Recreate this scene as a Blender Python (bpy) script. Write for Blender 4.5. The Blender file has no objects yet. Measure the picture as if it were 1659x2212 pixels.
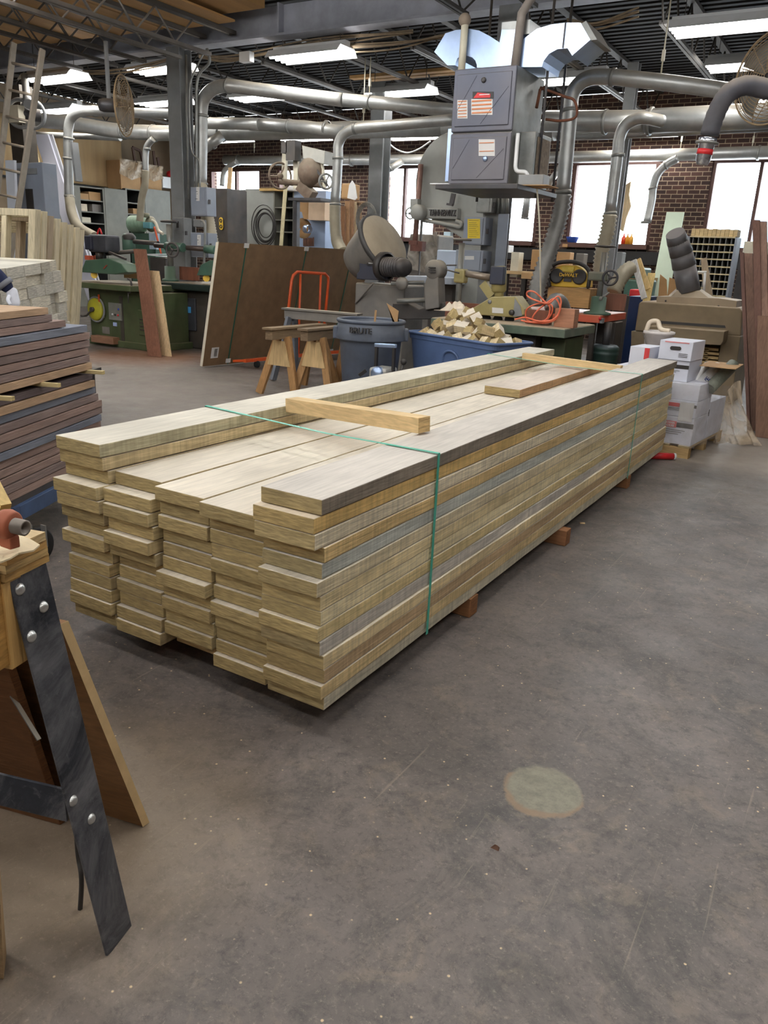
import bpy, bmesh, math, random
from mathutils import Vector, Matrix, Euler
random.seed(7)
PI = math.pi
S = bpy.context.scene
COL = S.collection
# ------------------------------------------------------------------ camera model
CXP, CYP, F = 829.5, 1106.0, 1698.0
YAW, PIT, ROL = -0.5325, 0.3127, -0.0463
CAM = Vector((1.2359, -1.7552, 1.4605))
_f = Vector((math.sin(YAW)*math.cos(PIT), math.cos(YAW)*math.cos(PIT), -math.sin(PIT)))
_r = Vector((math.cos(YAW), -math.sin(YAW), 0)); _d = _f.cross(_r)
_r2 = math.cos(ROL)*_r + math.sin(ROL)*_d; _d2 = -math.sin(ROL)*_r + math.cos(ROL)*_d
def ray(x, y): return _r2*((x-CXP)/F) + _d2*((y-CYP)/F) + _f
def at(x, y, Y=None, Z=None, X=None):
    d = ray(x, y)
    if Y is not None: t = (Y-CAM.y)/d.y
    elif Z is not None: t = (Z-CAM.z)/d.z
    else: t = (X-CAM.x)/d.x
    return CAM + d*t
def mpp(p): return (Vector(p)-CAM).dot(_f)/F          # metres per photo pixel at p
cd = bpy.data.cameras.new('camera'); cam = bpy.data.objects.new('camera', cd); COL.objects.link(cam)
M = Matrix((_r2, -_d2, -_f)).transposed().to_4x4(); M.translation = CAM
cam.matrix_world = M
cd.sensor_fit = 'HORIZONTAL'; cd.sensor_width = 36.0; cd.lens = 36.0*F/1659.0
cd.clip_start = 0.05; cd.clip_end = 200
S.camera = cam
# ------------------------------------------------------------------ materials
def lin(c): return tuple(((v/255)/12.92 if v/255 <= .04045 else ((v/255+.055)/1.055)**2.4) for v in c)
MATS = {}
def nd(nt, t, **k):
    n = nt.nodes.new(t)
    for a, b in k.items(): setattr(n, a, b)
    return n
def mat(name, col, rough=.6, metal=0., var=.18, scale=6., bump=0., dust=None, dustamt=.5, emit=0, stretch=None, detail=6, spec=.5, scuff=None):
    if name in MATS: return MATS[name]
    m = bpy.data.materials.new(name); m.use_nodes = True; nt = m.node_tree; b = nt.nodes['Principled BSDF']; L = nt.links
    c = lin(col)
    b.inputs['Roughness'].default_value = rough; b.inputs['Metallic'].default_value = metal
    b.inputs['Specular IOR Level'].default_value = spec
    tc = nd(nt, 'ShaderNodeTexCoord'); mp = nd(nt, 'ShaderNodeMapping'); L.new(tc.outputs['Object'], mp.inputs[0])
    if stretch: mp.inputs['Scale'].default_value = stretch
    no = nd(nt, 'ShaderNodeTexNoise'); no.inputs['Scale'].default_value = scale; no.inputs['Detail'].default_value = detail; no.inputs['Roughness'].default_value = .62
    L.new(mp.outputs[0], no.inputs['Vector'])
    cr = nd(nt, 'ShaderNodeValToRGB'); e = cr.color_ramp.elements
    e[0].position = .3; e[1].position = .7
    e[0].color = tuple(v*(1-var) for v in c)+(1,); e[1].color = tuple(min(1, v*(1+var)) for v in c)+(1,)
    L.new(no.outputs[0], cr.inputs[0]); out = cr.outputs[0]
    if dust:
        ge = nd(nt, 'ShaderNodeNewGeometry'); sx = nd(nt, 'ShaderNodeSeparateXYZ'); L.new(ge.outputs['Normal'], sx.inputs[0])
        mr = nd(nt, 'ShaderNodeMapRange'); mr.inputs[1].default_value = .1; mr.inputs[2].default_value = .9; L.new(sx.outputs[2], mr.inputs[0])
        n2 = nd(nt, 'ShaderNodeTexNoise'); n2.inputs['Scale'].default_value = scale*.6; L.new(tc.outputs['Object'], n2.inputs['Vector'])
        ma = nd(nt, 'ShaderNodeMath', operation='MULTIPLY_ADD'); L.new(n2.outputs[0], ma.inputs[0]); ma.inputs[1].default_value = .5; ma.inputs[2].default_value = -.08
        m2 = nd(nt, 'ShaderNodeMath', operation='MULTIPLY_ADD', use_clamp=True); L.new(mr.outputs[0], m2.inputs[0]); m2.inputs[1].default_value = dustamt; L.new(ma.outputs[0], m2.inputs[2])
        mx = nd(nt, 'ShaderNodeMix', data_type='RGBA'); L.new(m2.outputs[0], mx.inputs[0]); L.new(out, mx.inputs[6]); mx.inputs[7].default_value = lin(dust)+(1,)
        out = mx.outputs[2]
        if metal > 0:
            m3 = nd(nt, 'ShaderNodeMath', operation='MULTIPLY_ADD', use_clamp=True); L.new(m2.outputs[0], m3.inputs[0]); m3.inputs[1].default_value = -metal; m3.inputs[2].default_value = metal
            L.new(m3.outputs[0], b.inputs['Metallic'])
    if scuff:
        for sc_, lo, hi, k_ in ((3.2, .42, .66, .8), (38, .58, .68, .3)):
            n3 = nd(nt, 'ShaderNodeTexNoise'); n3.inputs['Scale'].default_value = sc_; n3.inputs['Detail'].default_value = 9; n3.inputs['Roughness'].default_value = .75; n3.inputs['Distortion'].default_value = .7; L.new(mp.outputs[0], n3.inputs['Vector'])
            q3 = nd(nt, 'ShaderNodeMapRange'); q3.inputs[1].default_value = lo; q3.inputs[2].default_value = hi; q3.inputs[4].default_value = k_; L.new(n3.outputs[0], q3.inputs[0])
            x3 = nd(nt, 'ShaderNodeMix', data_type='RGBA'); L.new(q3.outputs[0], x3.inputs[0]); L.new(out, x3.inputs[6]); x3.inputs[7].default_value = lin(scuff)+(1,); out = x3.outputs[2]
    L.new(out, b.inputs['Base Color'])
    if bump:
        bp = nd(nt, 'ShaderNodeBump'); bp.inputs['Strength'].default_value = bump; bp.inputs['Distance'].default_value = .01
        L.new(no.outputs[0], bp.inputs['Height']); L.new(bp.outputs[0], b.inputs['Normal'])
    if emit:
        b.inputs['Emission Color'].default_value = c+(1,); b.inputs['Emission Strength'].default_value = emit
    MATS[name] = m; return m
def wood(name, axis=1, side=None, grain=.35, endmul=(.62, .56, .42), pale_lit=0., scale=1., saw=.0, endcol=None):
    """board wood: tint = object colour; long axis = local axis; end grain darker, broad faces paler, partly painted light."""
    m = bpy.data.materials.new(name); m.use_nodes = True; nt = m.node_tree; b = nt.nodes['Principled BSDF']; L = nt.links
    b.inputs['Roughness'].default_value = .72; b.inputs['Specular IOR Level'].default_value = .3
    oi = nd(nt, 'ShaderNodeObjectInfo'); tc = nd(nt, 'ShaderNodeTexCoord')
    ad = nd(nt, 'ShaderNodeVectorMath', operation='ADD'); L.new(tc.outputs['Object'], ad.inputs[0])
    sc = nd(nt, 'ShaderNodeVectorMath', operation='SCALE'); sc.inputs[0].default_value = (13.1, 7.7, 5.3); L.new(oi.outputs['Random'], sc.inputs['Scale']); L.new(sc.outputs[0], ad.inputs[1])
    mp = nd(nt, 'ShaderNodeMapping'); s = [9*scale]*3; s[axis] = .7*scale; mp.inputs['Scale'].default_value = s; L.new(ad.outputs[0], mp.inputs[0])
    n1 = nd(nt, 'ShaderNodeTexNoise'); n1.inputs['Scale'].default_value = 1.3; n1.inputs['Detail'].default_value = 3; n1.inputs['Distortion'].default_value = .6; L.new(mp.outputs[0], n1.inputs['Vector'])
    # growth rings from the noise field
    mu = nd(nt, 'ShaderNodeMath', operation='MULTIPLY'); mu.inputs[1].default_value = 46; L.new(n1.outputs[0], mu.inputs[0])
    si = nd(nt, 'ShaderNodeMath', operation='SINE'); L.new(mu.outputs[0], si.inputs[0])
    n2 = nd(nt, 'ShaderNodeTexNoise'); n2.inputs['Scale'].default_value = 14; n2.inputs['Detail'].default_value = 6; L.new(mp.outputs[0], n2.inputs['Vector'])
    a1 = nd(nt, 'ShaderNodeMath', operation='MULTIPLY_ADD'); L.new(si.outputs[0], a1.inputs[0]); a1.inputs[1].default_value = .16; L.new(n2.outputs[0], a1.inputs[2])
    mr = nd(nt, 'ShaderNodeMapRange'); mr.inputs[1].default_value = .2; mr.inputs[2].default_value = .8; mr.inputs[3].default_value = 1-grain; mr.inputs[4].default_value = 1+grain*.45; L.new(a1.outputs[0], mr.inputs[0])
    if pale_lit:
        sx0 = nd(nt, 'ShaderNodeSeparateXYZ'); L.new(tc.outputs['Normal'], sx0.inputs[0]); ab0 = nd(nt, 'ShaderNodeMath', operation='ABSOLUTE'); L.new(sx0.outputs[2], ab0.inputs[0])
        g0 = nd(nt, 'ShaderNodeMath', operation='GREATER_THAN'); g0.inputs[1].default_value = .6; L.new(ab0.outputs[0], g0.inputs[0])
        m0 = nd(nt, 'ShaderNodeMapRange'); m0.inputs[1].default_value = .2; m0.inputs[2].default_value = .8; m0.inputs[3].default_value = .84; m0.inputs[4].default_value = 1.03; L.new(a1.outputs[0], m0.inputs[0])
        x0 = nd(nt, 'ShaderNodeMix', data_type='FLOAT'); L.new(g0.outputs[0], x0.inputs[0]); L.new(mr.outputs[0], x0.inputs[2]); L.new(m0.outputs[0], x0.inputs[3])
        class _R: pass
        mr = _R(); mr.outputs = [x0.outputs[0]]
    # blotches
    n3 = nd(nt, 'ShaderNodeTexNoise'); n3.inputs['Scale'].default_value = 2.2; n3.inputs['Detail'].default_value = 4; L.new(ad.outputs[0], n3.inputs['Vector'])
    r3 = nd(nt, 'ShaderNodeMapRange'); r3.inputs[1].default_value = .3; r3.inputs[2].default_value = .7; r3.inputs[3].default_value = .82; r3.inputs[4].default_value = 1.1; L.new(n3.outputs[0], r3.inputs[0])
    mm = nd(nt, 'ShaderNodeMath', operation='MULTIPLY'); L.new(mr.outputs[0], mm.inputs[0]); L.new(r3.outputs[0], mm.inputs[1])
    sx = nd(nt, 'ShaderNodeSeparateXYZ'); L.new(tc.outputs['Normal'], sx.inputs[0])
    ab = nd(nt, 'ShaderNodeMath', operation='ABSOLUTE'); L.new(sx.outputs[axis], ab.inputs[0])
    en = nd(nt, 'ShaderNodeMath', operation='GREATER_THAN'); en.inputs[1].default_value = .6; L.new(ab.outputs[0], en.inputs[0])
    abz = nd(nt, 'ShaderNodeMath', operation='ABSOLUTE'); L.new(sx.outputs[2], abz.inputs[0])
    tp = nd(nt, 'ShaderNodeMath', operation='GREATER_THAN'); tp.inputs[1].default_value = .6; L.new(abz.outputs[0], tp.inputs[0])
    col = oi.outputs['Color']
    if pale_lit:  # weathered pale tone plus overhead light, both mixed into the broad faces
        mxp = nd(nt, 'ShaderNodeMix', data_type='RGBA'); fm = nd(nt, 'ShaderNodeMath', operation='MULTIPLY'); fm.inputs[1].default_value = pale_lit; L.new(tp.outputs[0], fm.inputs[0])
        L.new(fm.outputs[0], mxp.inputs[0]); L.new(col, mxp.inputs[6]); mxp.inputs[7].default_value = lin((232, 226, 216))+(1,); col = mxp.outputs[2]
    if saw:   # band-saw marks across the narrow rough faces
        m4 = nd(nt, 'ShaderNodeMapping'); ss = [3.]*3; ss[axis] = 70.; ss[2] = 2.; m4.inputs['Scale'].default_value = ss; L.new(ad.outputs[0], m4.inputs[0])
        n4 = nd(nt, 'ShaderNodeTexNoise'); n4.inputs['Scale'].default_value = 1.; n4.inputs['Detail'].default_value = 2; L.new(m4.outputs[0], n4.inputs['Vector'])
        r4 = nd(nt, 'ShaderNodeMapRange'); r4.inputs[1].default_value = .3; r4.inputs[2].default_value = .7; r4.inputs[3].default_value = 1-saw; r4.inputs[4].default_value = 1+saw*.5; L.new(n4.outputs[0], r4.inputs[0])
        mt = nd(nt, 'ShaderNodeMix', data_type='FLOAT'); L.new(tp.outputs[0], mt.inputs[0]); L.new(r4.outputs[0], mt.inputs[2]); mt.inputs[3].default_value = 1.
        m5 = nd(nt, 'ShaderNodeMath', operation='MULTIPLY'); L.new(mm.outputs[0], m5.inputs[0]); L.new(mt.outputs[0], m5.inputs[1]); mm = m5
    v = nd(nt, 'ShaderNodeVectorMath', operation='SCALE'); L.new(col, v.inputs[0]); L.new(mm.outputs[0], v.inputs['Scale'])
    # end grain: diagonal saw strokes
    m6 = nd(nt, 'ShaderNodeMapping'); m6.inputs['Rotation'].default_value = (0, .75, 0) if axis == 1 else ((.75, 0, 0) if axis == 0 else (0, 0, .75)); m6.inputs['Scale'].default_value = ((8, 3, 55) if axis == 1 else (3, 8, 55)) if axis != 2 else (8, 55, 3); L.new(ad.outputs[0], m6.inputs[0])
    n6 = nd(nt, 'ShaderNodeTexNoise'); n6.inputs['Scale'].default_value = 3; n6.inputs['Detail'].default_value = 5; L.new(m6.outputs[0], n6.inputs['Vector'])
    r6 = nd(nt, 'ShaderNodeMapRange'); r6.inputs[1].default_value = .25; r6.inputs[2].default_value = .75; r6.inputs[3].default_value = .58; r6.inputs[4].default_value = 1.22; L.new(n6.outputs[0], r6.inputs[0])
    # end colour = mostly common tan
    me = nd(nt, 'ShaderNodeVectorMath', operation='MULTIPLY'); L.new(oi.outputs['Color'], me.inputs[0]); me.inputs[1].default_value = endmul; endout = me.outputs[0]
    
    if endcol:
        mq = nd(nt, 'ShaderNodeMix', data_type='RGBA'); mq.inputs[0].default_value = .8; L.new(endout, mq.inputs[6]); mq.inputs[7].default_value = lin(endcol)+(1,); endout = mq.outputs[2]
    rv = nd(nt, 'ShaderNodeMapRange'); rv.inputs[3].default_value = .84; rv.inputs[4].default_value = 1.16; L.new(oi.outputs['Random'], rv.inputs[0])
    r7 = nd(nt, 'ShaderNodeMath', operation='MULTIPLY'); L.new(r6.outputs[0], r7.inputs[0]); L.new(rv.outputs[0], r7.inputs[1]); r6 = r7
    ve = nd(nt, 'ShaderNodeVectorMath', operation='SCALE'); L.new(endout, ve.inputs[0]); L.new(r6.outputs[0], ve.inputs['Scale'])
    mx = nd(nt, 'ShaderNodeMix', data_type='RGBA'); L.new(en.outputs[0], mx.inputs[0]); L.new(v.outputs[0], mx.inputs[6]); L.new(ve.outputs[0], mx.inputs[7])
    L.new(mx.outputs[2], b.inputs['Base Color'])
    bp = nd(nt, 'ShaderNodeBump'); bp.inputs['Strength'].default_value = .45; bp.inputs['Distance'].default_value = .005
    L.new(n6.outputs[0], bp.inputs['Height']); L.new(bp.outputs[0], b.inputs['Normal'])
    MATS[name] = m; return m
DUST = (174, 162, 142)
galv = mat('galvanised', (168, 172, 172), .4, .7, .2, 5, dust=DUST, dustamt=.7)
galvd = mat('galvanised_dull', (128, 132, 132), .5, .6, .25, 6, dust=(150, 138, 118), dustamt=.6)
bright = mat('sky_tinted_sheet_metal', (172, 192, 224), .3, .8, .15, 2.5)  # blue of the reflected sky and windows put into the base colour
steelg = mat('grey_painted_steel', (122, 126, 130), .5, .1, .2, 3, dust=(150, 140, 122), dustamt=.5)
steeld = mat('dark_steel', (58, 60, 66), .5, .4, .35, 5, dust=(120, 106, 88), dustamt=.4)
legst = mat('scuffed_dark_steel', (50, 53, 60), .36, .45, .5, 9, bump=.2, scuff=(148, 148, 150))
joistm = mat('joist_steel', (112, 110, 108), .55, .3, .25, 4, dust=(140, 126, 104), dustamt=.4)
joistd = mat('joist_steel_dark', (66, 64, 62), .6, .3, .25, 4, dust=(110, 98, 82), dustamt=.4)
gird = mat('girder_grey', (158, 162, 174), .6, .1, .28, 2, dust=(120, 106, 84), dustamt=.4)
blk = mat('black_plastic', (28, 28, 30), .5, 0, .2, 5, dust=(90, 80, 70), dustamt=.25)
rubber = mat('rubber', (24, 24, 25), .8, 0, .2, 5)
white = mat('white_paint', (226, 226, 224), .55, 0, .06, 4)
tube_em = mat('fluorescent_tube', (252, 251, 250), .5, emit=26)
cream = mat('cream', (205, 198, 176), .6, 0, .1, 4)
greenm = mat('green_machine_paint', (62, 78, 48), .5, .05, .3, 4, dust=(120, 110, 84), dustamt=.45)
teal = mat('teal_machine_paint', (48, 92, 80), .45, .05, .25, 5, dust=(120, 124, 100), dustamt=.35)
greyblue = mat('grey_blue_cabinet', (132, 142, 158), .5, .05, .12, 3, dust=(150, 142, 126), dustamt=.4)
cabgrey = mat('cabinet_grey_green', (122, 121, 111), .6, 0, .14, 3)
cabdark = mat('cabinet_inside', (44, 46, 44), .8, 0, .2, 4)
darkm = mat('black_machine', (46, 46, 48), .5, .1, .35, 5, dust=(120, 104, 84), dustamt=.5)
tabst = mat('cast_table_top', (140, 128, 108), .5, .3, .25, 8)
furn = mat('furnace_grey', (78, 86, 104), .42, .3, .14, 2, dust=(160, 140, 115), dustamt=.35)
navy = mat('navy_plastic', (36, 42, 60), .5, 0, .2, 5, dust=(90, 84, 78), dustamt=.3)
brute = mat('grey_blue_bin_plastic', (70, 80, 98), .55, 0, .28, 5, dust=(130, 130, 128), dustamt=.2)
totem = mat('blue_tote_plastic', (82, 102, 140), .5, 0, .18, 4)
orange = mat('orange_paint', (206, 82, 34), .42, 0, .12, 6)
orange2 = mat('orange_red_table_paint', (214, 84, 50), .45, 0, .14, 6, dust=(196, 150, 120), dustamt=.6)
cordm = mat('orange_cord', (226, 116, 84), .5, 0, .08, 6)
red = mat('red_plastic', (205, 40, 44), .4, 0, .1, 6)
yellow = mat('yellow_plastic', (222, 178, 32), .45, 0, .1, 6, dust=(190, 170, 110), dustamt=.3)
ysign = mat('yellow_sign', (226, 196, 48), .6, 0, .05, 6)
tanm = mat('tan_machine_paint', (146, 134, 82), .45, .05, .2, 5, dust=(180, 168, 130), dustamt=.3)
planm = mat('brown_planer_paint', (112, 96, 70), .6, .05, .22, 4, dust=(160, 140, 112), dustamt=.8)
grind = mat('dusty_grey_machine', (98, 96, 94), .6, .1, .25, 5, dust=(172, 160, 140), dustamt=.8)
paper = mat('paper', (228, 228, 228), .8, 0, .05, 5)
card = mat('cardboard', (176, 140, 98), .85, 0, .1, 5)
boxw = mat('white_carton', (214, 216, 226), .75, 0, .05, 5)
greenp = mat('green_fibre_strap', (70, 176, 152), .35, 0, .08, 12)
dkgreen = mat('dark_green_strap', (28, 92, 74), .4, 0, .1, 12)
canvas = mat('tan_canvas', (188, 160, 118), .9, 0, .12, 1.6, stretch=(1, 3, .25))
mdf = mat('brown_hardboard', (118, 92, 64), .75, 0, .16, 7)
mdfedge = mat('pale_panel_edge', (214, 206, 186), .7, 0, .06, 7)
darkwood = mat('dark_red_wood', (118, 72, 52), .6, 0, .2, 5, stretch=(4, 4, .5))
blueM = mat('blue_cart_paint', (62, 82, 116), .45, .1, .25, 9, scuff=None)
hosem = mat('flex_hose', (156, 148, 128), .6, .1, .14, 6, dust=(178, 166, 142), dustamt=.3)
hosed = mat('grey_flex_hose', (132, 130, 126), .5, .3, .16, 6)
ducthose = mat('dark_wrapped_duct', (62, 66, 78), .7, 0, .25, 8, dust=(118, 104, 86), dustamt=.6)
foil = mat('foil_tape', (190, 192, 200), .25, .9, .25, 18, bump=.5)
glove = mat('white_glove', (226, 228, 236), .85, 0, .06, 20)
sleeve = mat('navy_cloth', (34, 42, 74), .9, 0, .25, 12)
band = mat('grey_band', (120, 122, 128), .8, 0, .1, 12)
skin = mat('skin', (190, 140, 115), .6, 0, .06, 8)
jeans = mat('denim', (52, 62, 86), .9, 0, .2, 16)
cloth = mat('dusty_cloth', (214, 200, 178), .95, 0, .14, 10)
paleg = mat('pale_green_board', (198, 212, 190), .7, 0, .05, 3)
sheetw = mat('pale_lilac_panel', (206, 206, 218), .55, 0, .05, 2)
brick_r = mat('rust', (104, 62, 42), .8, .2, .3, 8)
woodM = wood('lumber', 1, grain=.24, pale_lit=.62, saw=.2, endmul=(.74, .68, .52), endcol=(178, 158, 112))
woodX = wood('lumber_crosswise', 0, grain=.2, endmul=(.8, .76, .66))
woodD = wood('dark_hardwood', 1, grain=.2, endmul=(.75, .72, .7))
woodP = wood('pale_lumber', 0, grain=.1, endmul=(.86, .85, .84))
woodZ = wood('upright_board', 2, grain=.22, endmul=(.85, .8, .75))
# brick
def brickmat():
    m = bpy.data.materials.new('brick'); m.use_nodes = True; nt = m.node_tree; b = nt.nodes['Principled BSDF']; L = nt.links
    tc = nd(nt, 'ShaderNodeTexCoord'); sx = nd(nt, 'ShaderNodeSeparateXYZ'); L.new(tc.outputs['Object'], sx.inputs[0]); cb = nd(nt, 'ShaderNodeCombineXYZ')
    ad = nd(nt, 'ShaderNodeMath', operation='ADD'); L.new(sx.outputs[0], ad.inputs[0]); L.new(sx.outputs[1], ad.inputs[1])
    L.new(ad.outputs[0], cb.inputs[0]); L.new(sx.outputs[2], cb.inputs[1])
    br = nd(nt, 'ShaderNodeTexBrick'); L.new(cb.outputs[0], br.inputs['Vector'])
    br.inputs['Scale'].default_value = 1; br.inputs['Brick Width'].default_value = .21; br.inputs['Row Height'].default_value = .08; br.inputs['Mortar Size'].default_value = .007
    br.inputs['Color1'].default_value = lin((84, 58, 50))+(1,); br.inputs['Color2'].default_value = lin((56, 40, 37))+(1,); br.inputs['Mortar'].default_value = lin((156, 138, 116))+(1,)
    no = nd(nt, 'ShaderNodeTexNoise'); no.inputs['Scale'].default_value = 7; L.new(tc.outputs['Object'], no.inputs['Vector'])
    mr = nd(nt, 'ShaderNodeMapRange'); mr.inputs[3].default_value = .7; mr.inputs[4].default_value = 1.25; L.new(no.outputs[0], mr.inputs[0])
    v = nd(nt, 'ShaderNodeVectorMath', operation='SCALE'); L.new(br.outputs[0], v.inputs[0]); L.new(mr.outputs[0], v.inputs['Scale']); L.new(v.outputs[0], b.inputs['Base Color'])
    b.inputs['Roughness'].default_value = .9; MATS['brick'] = m; return m
brick = brickmat()
def glassmat():
    m = bpy.data.materials.new('window_glass'); m.use_nodes = True; nt = m.node_tree; nt.nodes.clear(); L = nt.links
    o = nd(nt, 'ShaderNodeOutputMaterial'); t = nd(nt, 'ShaderNodeBsdfTransparent'); g = nd(nt, 'ShaderNodeBsdfGlossy'); x = nd(nt, 'ShaderNodeMixShader')
    t.inputs[0].default_value = (.97, .98, .98, 1); g.inputs['Roughness'].default_value = .05; x.inputs[0].default_value = .05
    L.new(t.outputs[0], x.inputs[1]); L.new(g.outputs[0], x.inputs[2]); L.new(x.outputs[0], o.inputs[0]); return m
glass = glassmat()
def filmmat(name, col, alpha, rough=.35):
    m = bpy.data.materials.new(name); m.use_nodes = True; nt = m.node_tree; b = nt.nodes['Principled BSDF']; L = nt.links
    b.inputs['Base Color'].default_value = lin(col)+(1,); b.inputs['Roughness'].default_value = rough
    tc = nd(nt, 'ShaderNodeTexCoord'); no = nd(nt, 'ShaderNodeTexNoise'); no.inputs['Scale'].default_value = 3.2; no.inputs['Detail'].default_value = 4; no.inputs['Distortion'].default_value = 2.2; L.new(tc.outputs['Object'], no.inputs['Vector'])
    mr = nd(nt, 'ShaderNodeMapRange'); mr.inputs[1].default_value = .3; mr.inputs[2].default_value = .75; mr.inputs[3].default_value = alpha*.4; mr.inputs[4].default_value = min(1, alpha*1.6); L.new(no.outputs[0], mr.inputs[0]); L.new(mr.outputs[0], b.inputs['Alpha'])
    bp = nd(nt, 'ShaderNodeBump'); bp.inputs['Strength'].default_value = .6; bp.inputs['Distance'].default_value = .02; L.new(no.outputs[0], bp.inputs['Height']); L.new(bp.outputs[0], b.inputs['Normal'])
    MATS[name] = m; return m
film = filmmat('stretch_wrap', (224, 218, 212), .2, .15)
filmd = filmmat('dusty_plastic_sheet', (168, 158, 144), .8, .35)
filmt = filmmat('tan_plastic_sheet', (196, 176, 148), .6, .4)
# concrete floor
def floormat():
    m = bpy.data.materials.new('shop_concrete'); m.use_nodes = True; nt = m.node_tree; b = nt.nodes['Principled BSDF']; L = nt.links
    tc = nd(nt, 'ShaderNodeTexCoord'); P = tc.outputs['Object']
    def noise(sc, det=6, ro=.6, dist=0, vec=None):
        n = nd(nt, 'ShaderNodeTexNoise'); n.inputs['Scale'].default_value = sc; n.inputs['Detail'].default_value = det; n.inputs['Roughness'].default_value = ro; n.inputs['Distortion'].default_value = dist; L.new(vec or P, n.inputs['Vector']); return n.outputs[0]
    def rng(src, a, b_, c=0., d=1.):
        r = nd(nt, 'ShaderNodeMapRange'); r.inputs[1].default_value = a; r.inputs[2].default_value = b_; r.inputs[3].default_value = c; r.inputs[4].default_value = d; L.new(src, r.inputs[0]); return r.outputs[0]
    def mix(f, a, b_):
        x = nd(nt, 'ShaderNodeMix', data_type='RGBA')
        (L.new(f, x.inputs[0]) if not isinstance(f, float) else setattr(x.inputs[0], 'default_value', f))
        for i, v in ((6, a), (7, b_)):
            if isinstance(v, tuple): x.inputs[i].default_value = lin(v)+(1,)
            else: L.new(v, x.inputs[i])
        return x.outputs[2]
    def mul(a, b_):
        x = nd(nt, 'ShaderNodeMath', operation='MULTIPLY', use_clamp=True); L.new(a, x.inputs[0])
        if isinstance(b_, float): x.inputs[1].default_value = b_
        else: L.new(b_, x.inputs[1])
        return x.outputs[0]
    c = mix(rng(noise(1.1, 8, .65), .35, .65), (94, 87, 82), (124, 114, 107))
    c = mix(mul(rng(noise(2.6, 10, .75, .8), .5, .66), .75), c, (66, 64, 62))          # oily dark mottling
    c = mix(mul(rng(noise(6.5, 8, .7, 1.), .54, .68), .55), c, (138, 124, 108))       # dusty tan smears
    c = mix(mul(rng(noise(14, 12, .85, .4), .5, .6), .55), c, (72, 68, 65)); c = mix(mul(rng(noise(30, 10, .85), .52, .64), .6), c, (58, 55, 53)); c = mix(mul(rng(noise(19, 12, .85, .5), .56, .64), .45), c, (146, 134, 122))
    c = mix(mul(rng(noise(70, 6, .8), .56, .66), .55), c, (156, 146, 132))
    # scratches
    mp = nd(nt, 'ShaderNodeMapping'); mp.inputs['Rotation'].default_value = (0, 0, .5); mp.inputs['Scale'].default_value = (45, 1.6, 1); L.new(P, mp.inputs[0])
    c = mix(mul(rng(noise(1, 4, .6, .3, mp.outputs[0]), .66, .72), .45), c, (150, 138, 120))
    mp2 = nd(nt, 'ShaderNodeMapping'); mp2.inputs['Rotation'].default_value = (0, 0, -1.0); mp2.inputs['Scale'].default_value = (60, 1.3, 1); L.new(P, mp2.inputs[0])
    c = mix(mul(rng(noise(1, 4, .6, .3, mp2.outputs[0]), .68, .73), .35), c, (60, 60, 60))
    # wood-chip specks
    vo = nd(nt, 'ShaderNodeTexVoronoi'); vo.inputs['Scale'].default_value = 26; L.new(P, vo.inputs['Vector'])
    sp = mul(rng(vo.outputs['Distance'], .11, .06), rng(noise(19, 2), .5, .56)); c = mix(sp, c, (214, 190, 150))
    # sawdust lying around the machines and trestle
    def blob(x, y, r, soft=.5):
        s = nd(nt, 'ShaderNodeVectorMath', operation='DISTANCE'); L.new(P, s.inputs[0]); s.inputs[1].default_value = (x, y, 0)
        a = nd(nt, 'ShaderNodeMath', operation='MULTIPLY_ADD'); L.new(noise(3.5, 6, .7), a.inputs[0]); a.inputs[1].default_value = soft*r; L.new(s.outputs['Value'], a.inputs[2])
        return rng(a.outputs[0], r*1.35, r*.75)
    for x, y, r, k, cc in ((-.35, -.75, .62, .4, (164, 142, 112)), (-7.3, 5.9, 1.1, .8, (140, 98, 72)), (-6, 4.2, 2.2, .55, (164, 154, 142)), (.6, 5.6, 1.0, .55, (166, 146, 120)), (-3.4, 3.2, 2.4, .45, (160, 152, 142)), (1.5, 7, 3.2, .6, (162, 156, 148))):
        c = mix(mul(blob(x, y, r), k), c, cc)
    # round repair patch
    pd = nd(nt, 'ShaderNodeVectorMath', operation='DISTANCE'); L.new(P, pd.inputs[0]); pd.inputs[1].default_value = (.685, .165, 0)
    pa = nd(nt, 'ShaderNodeMath', operation='MULTIPLY_ADD'); L.new(noise(7, 6, .7), pa.inputs[0]); pa.inputs[1].default_value = .07; L.new(pd.outputs['Value'], pa.inputs[2])
    c = mix(rng(pa.outputs[0], .155, .146), c, mix(rng(noise(24, 8, .7), .3, .7), (128, 108, 88), (146, 124, 98)))
    pd2 = nd(nt, 'ShaderNodeVectorMath', operation='DISTANCE'); L.new(P, pd2.inputs[0]); pd2.inputs[1].default_value = (.682, .183, 0)
    pb = nd(nt, 'ShaderNodeMath', operation='MULTIPLY_ADD'); L.new(noise(9, 5, .7), pb.inputs[0]); pb.inputs[1].default_value = .05; L.new(pd2.outputs['Value'], pb.inputs[2])
    c = mix(rng(pb.outputs[0], .140, .128), c, mix(rng(noise(26, 8, .8), .3, .62), (108, 104, 90), (142, 137, 118)))
    L.new(c, b.inputs['Base Color'])
    b.inputs['Specular IOR Level'].default_value = .45
    L.new(rng(noise(4, 6), .3, .7, .38, .62), b.inputs['Roughness'])
    bp = nd(nt, 'ShaderNodeBump'); bp.inputs['Strength'].default_value = .25; bp.inputs['Distance'].default_value = .004; L.new(noise(35, 8, .7), bp.inputs['Height']); L.new(bp.outputs[0], b.inputs['Normal'])
    return m
floorm = floormat()
deckm = mat('dark_roof_deck', (24, 21, 20), .75, .1, .3, 3)
plyc = mat('stored_plywood', (172, 134, 84), .8, 0, .22, 3, stretch=(1, .15, 1))
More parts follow.
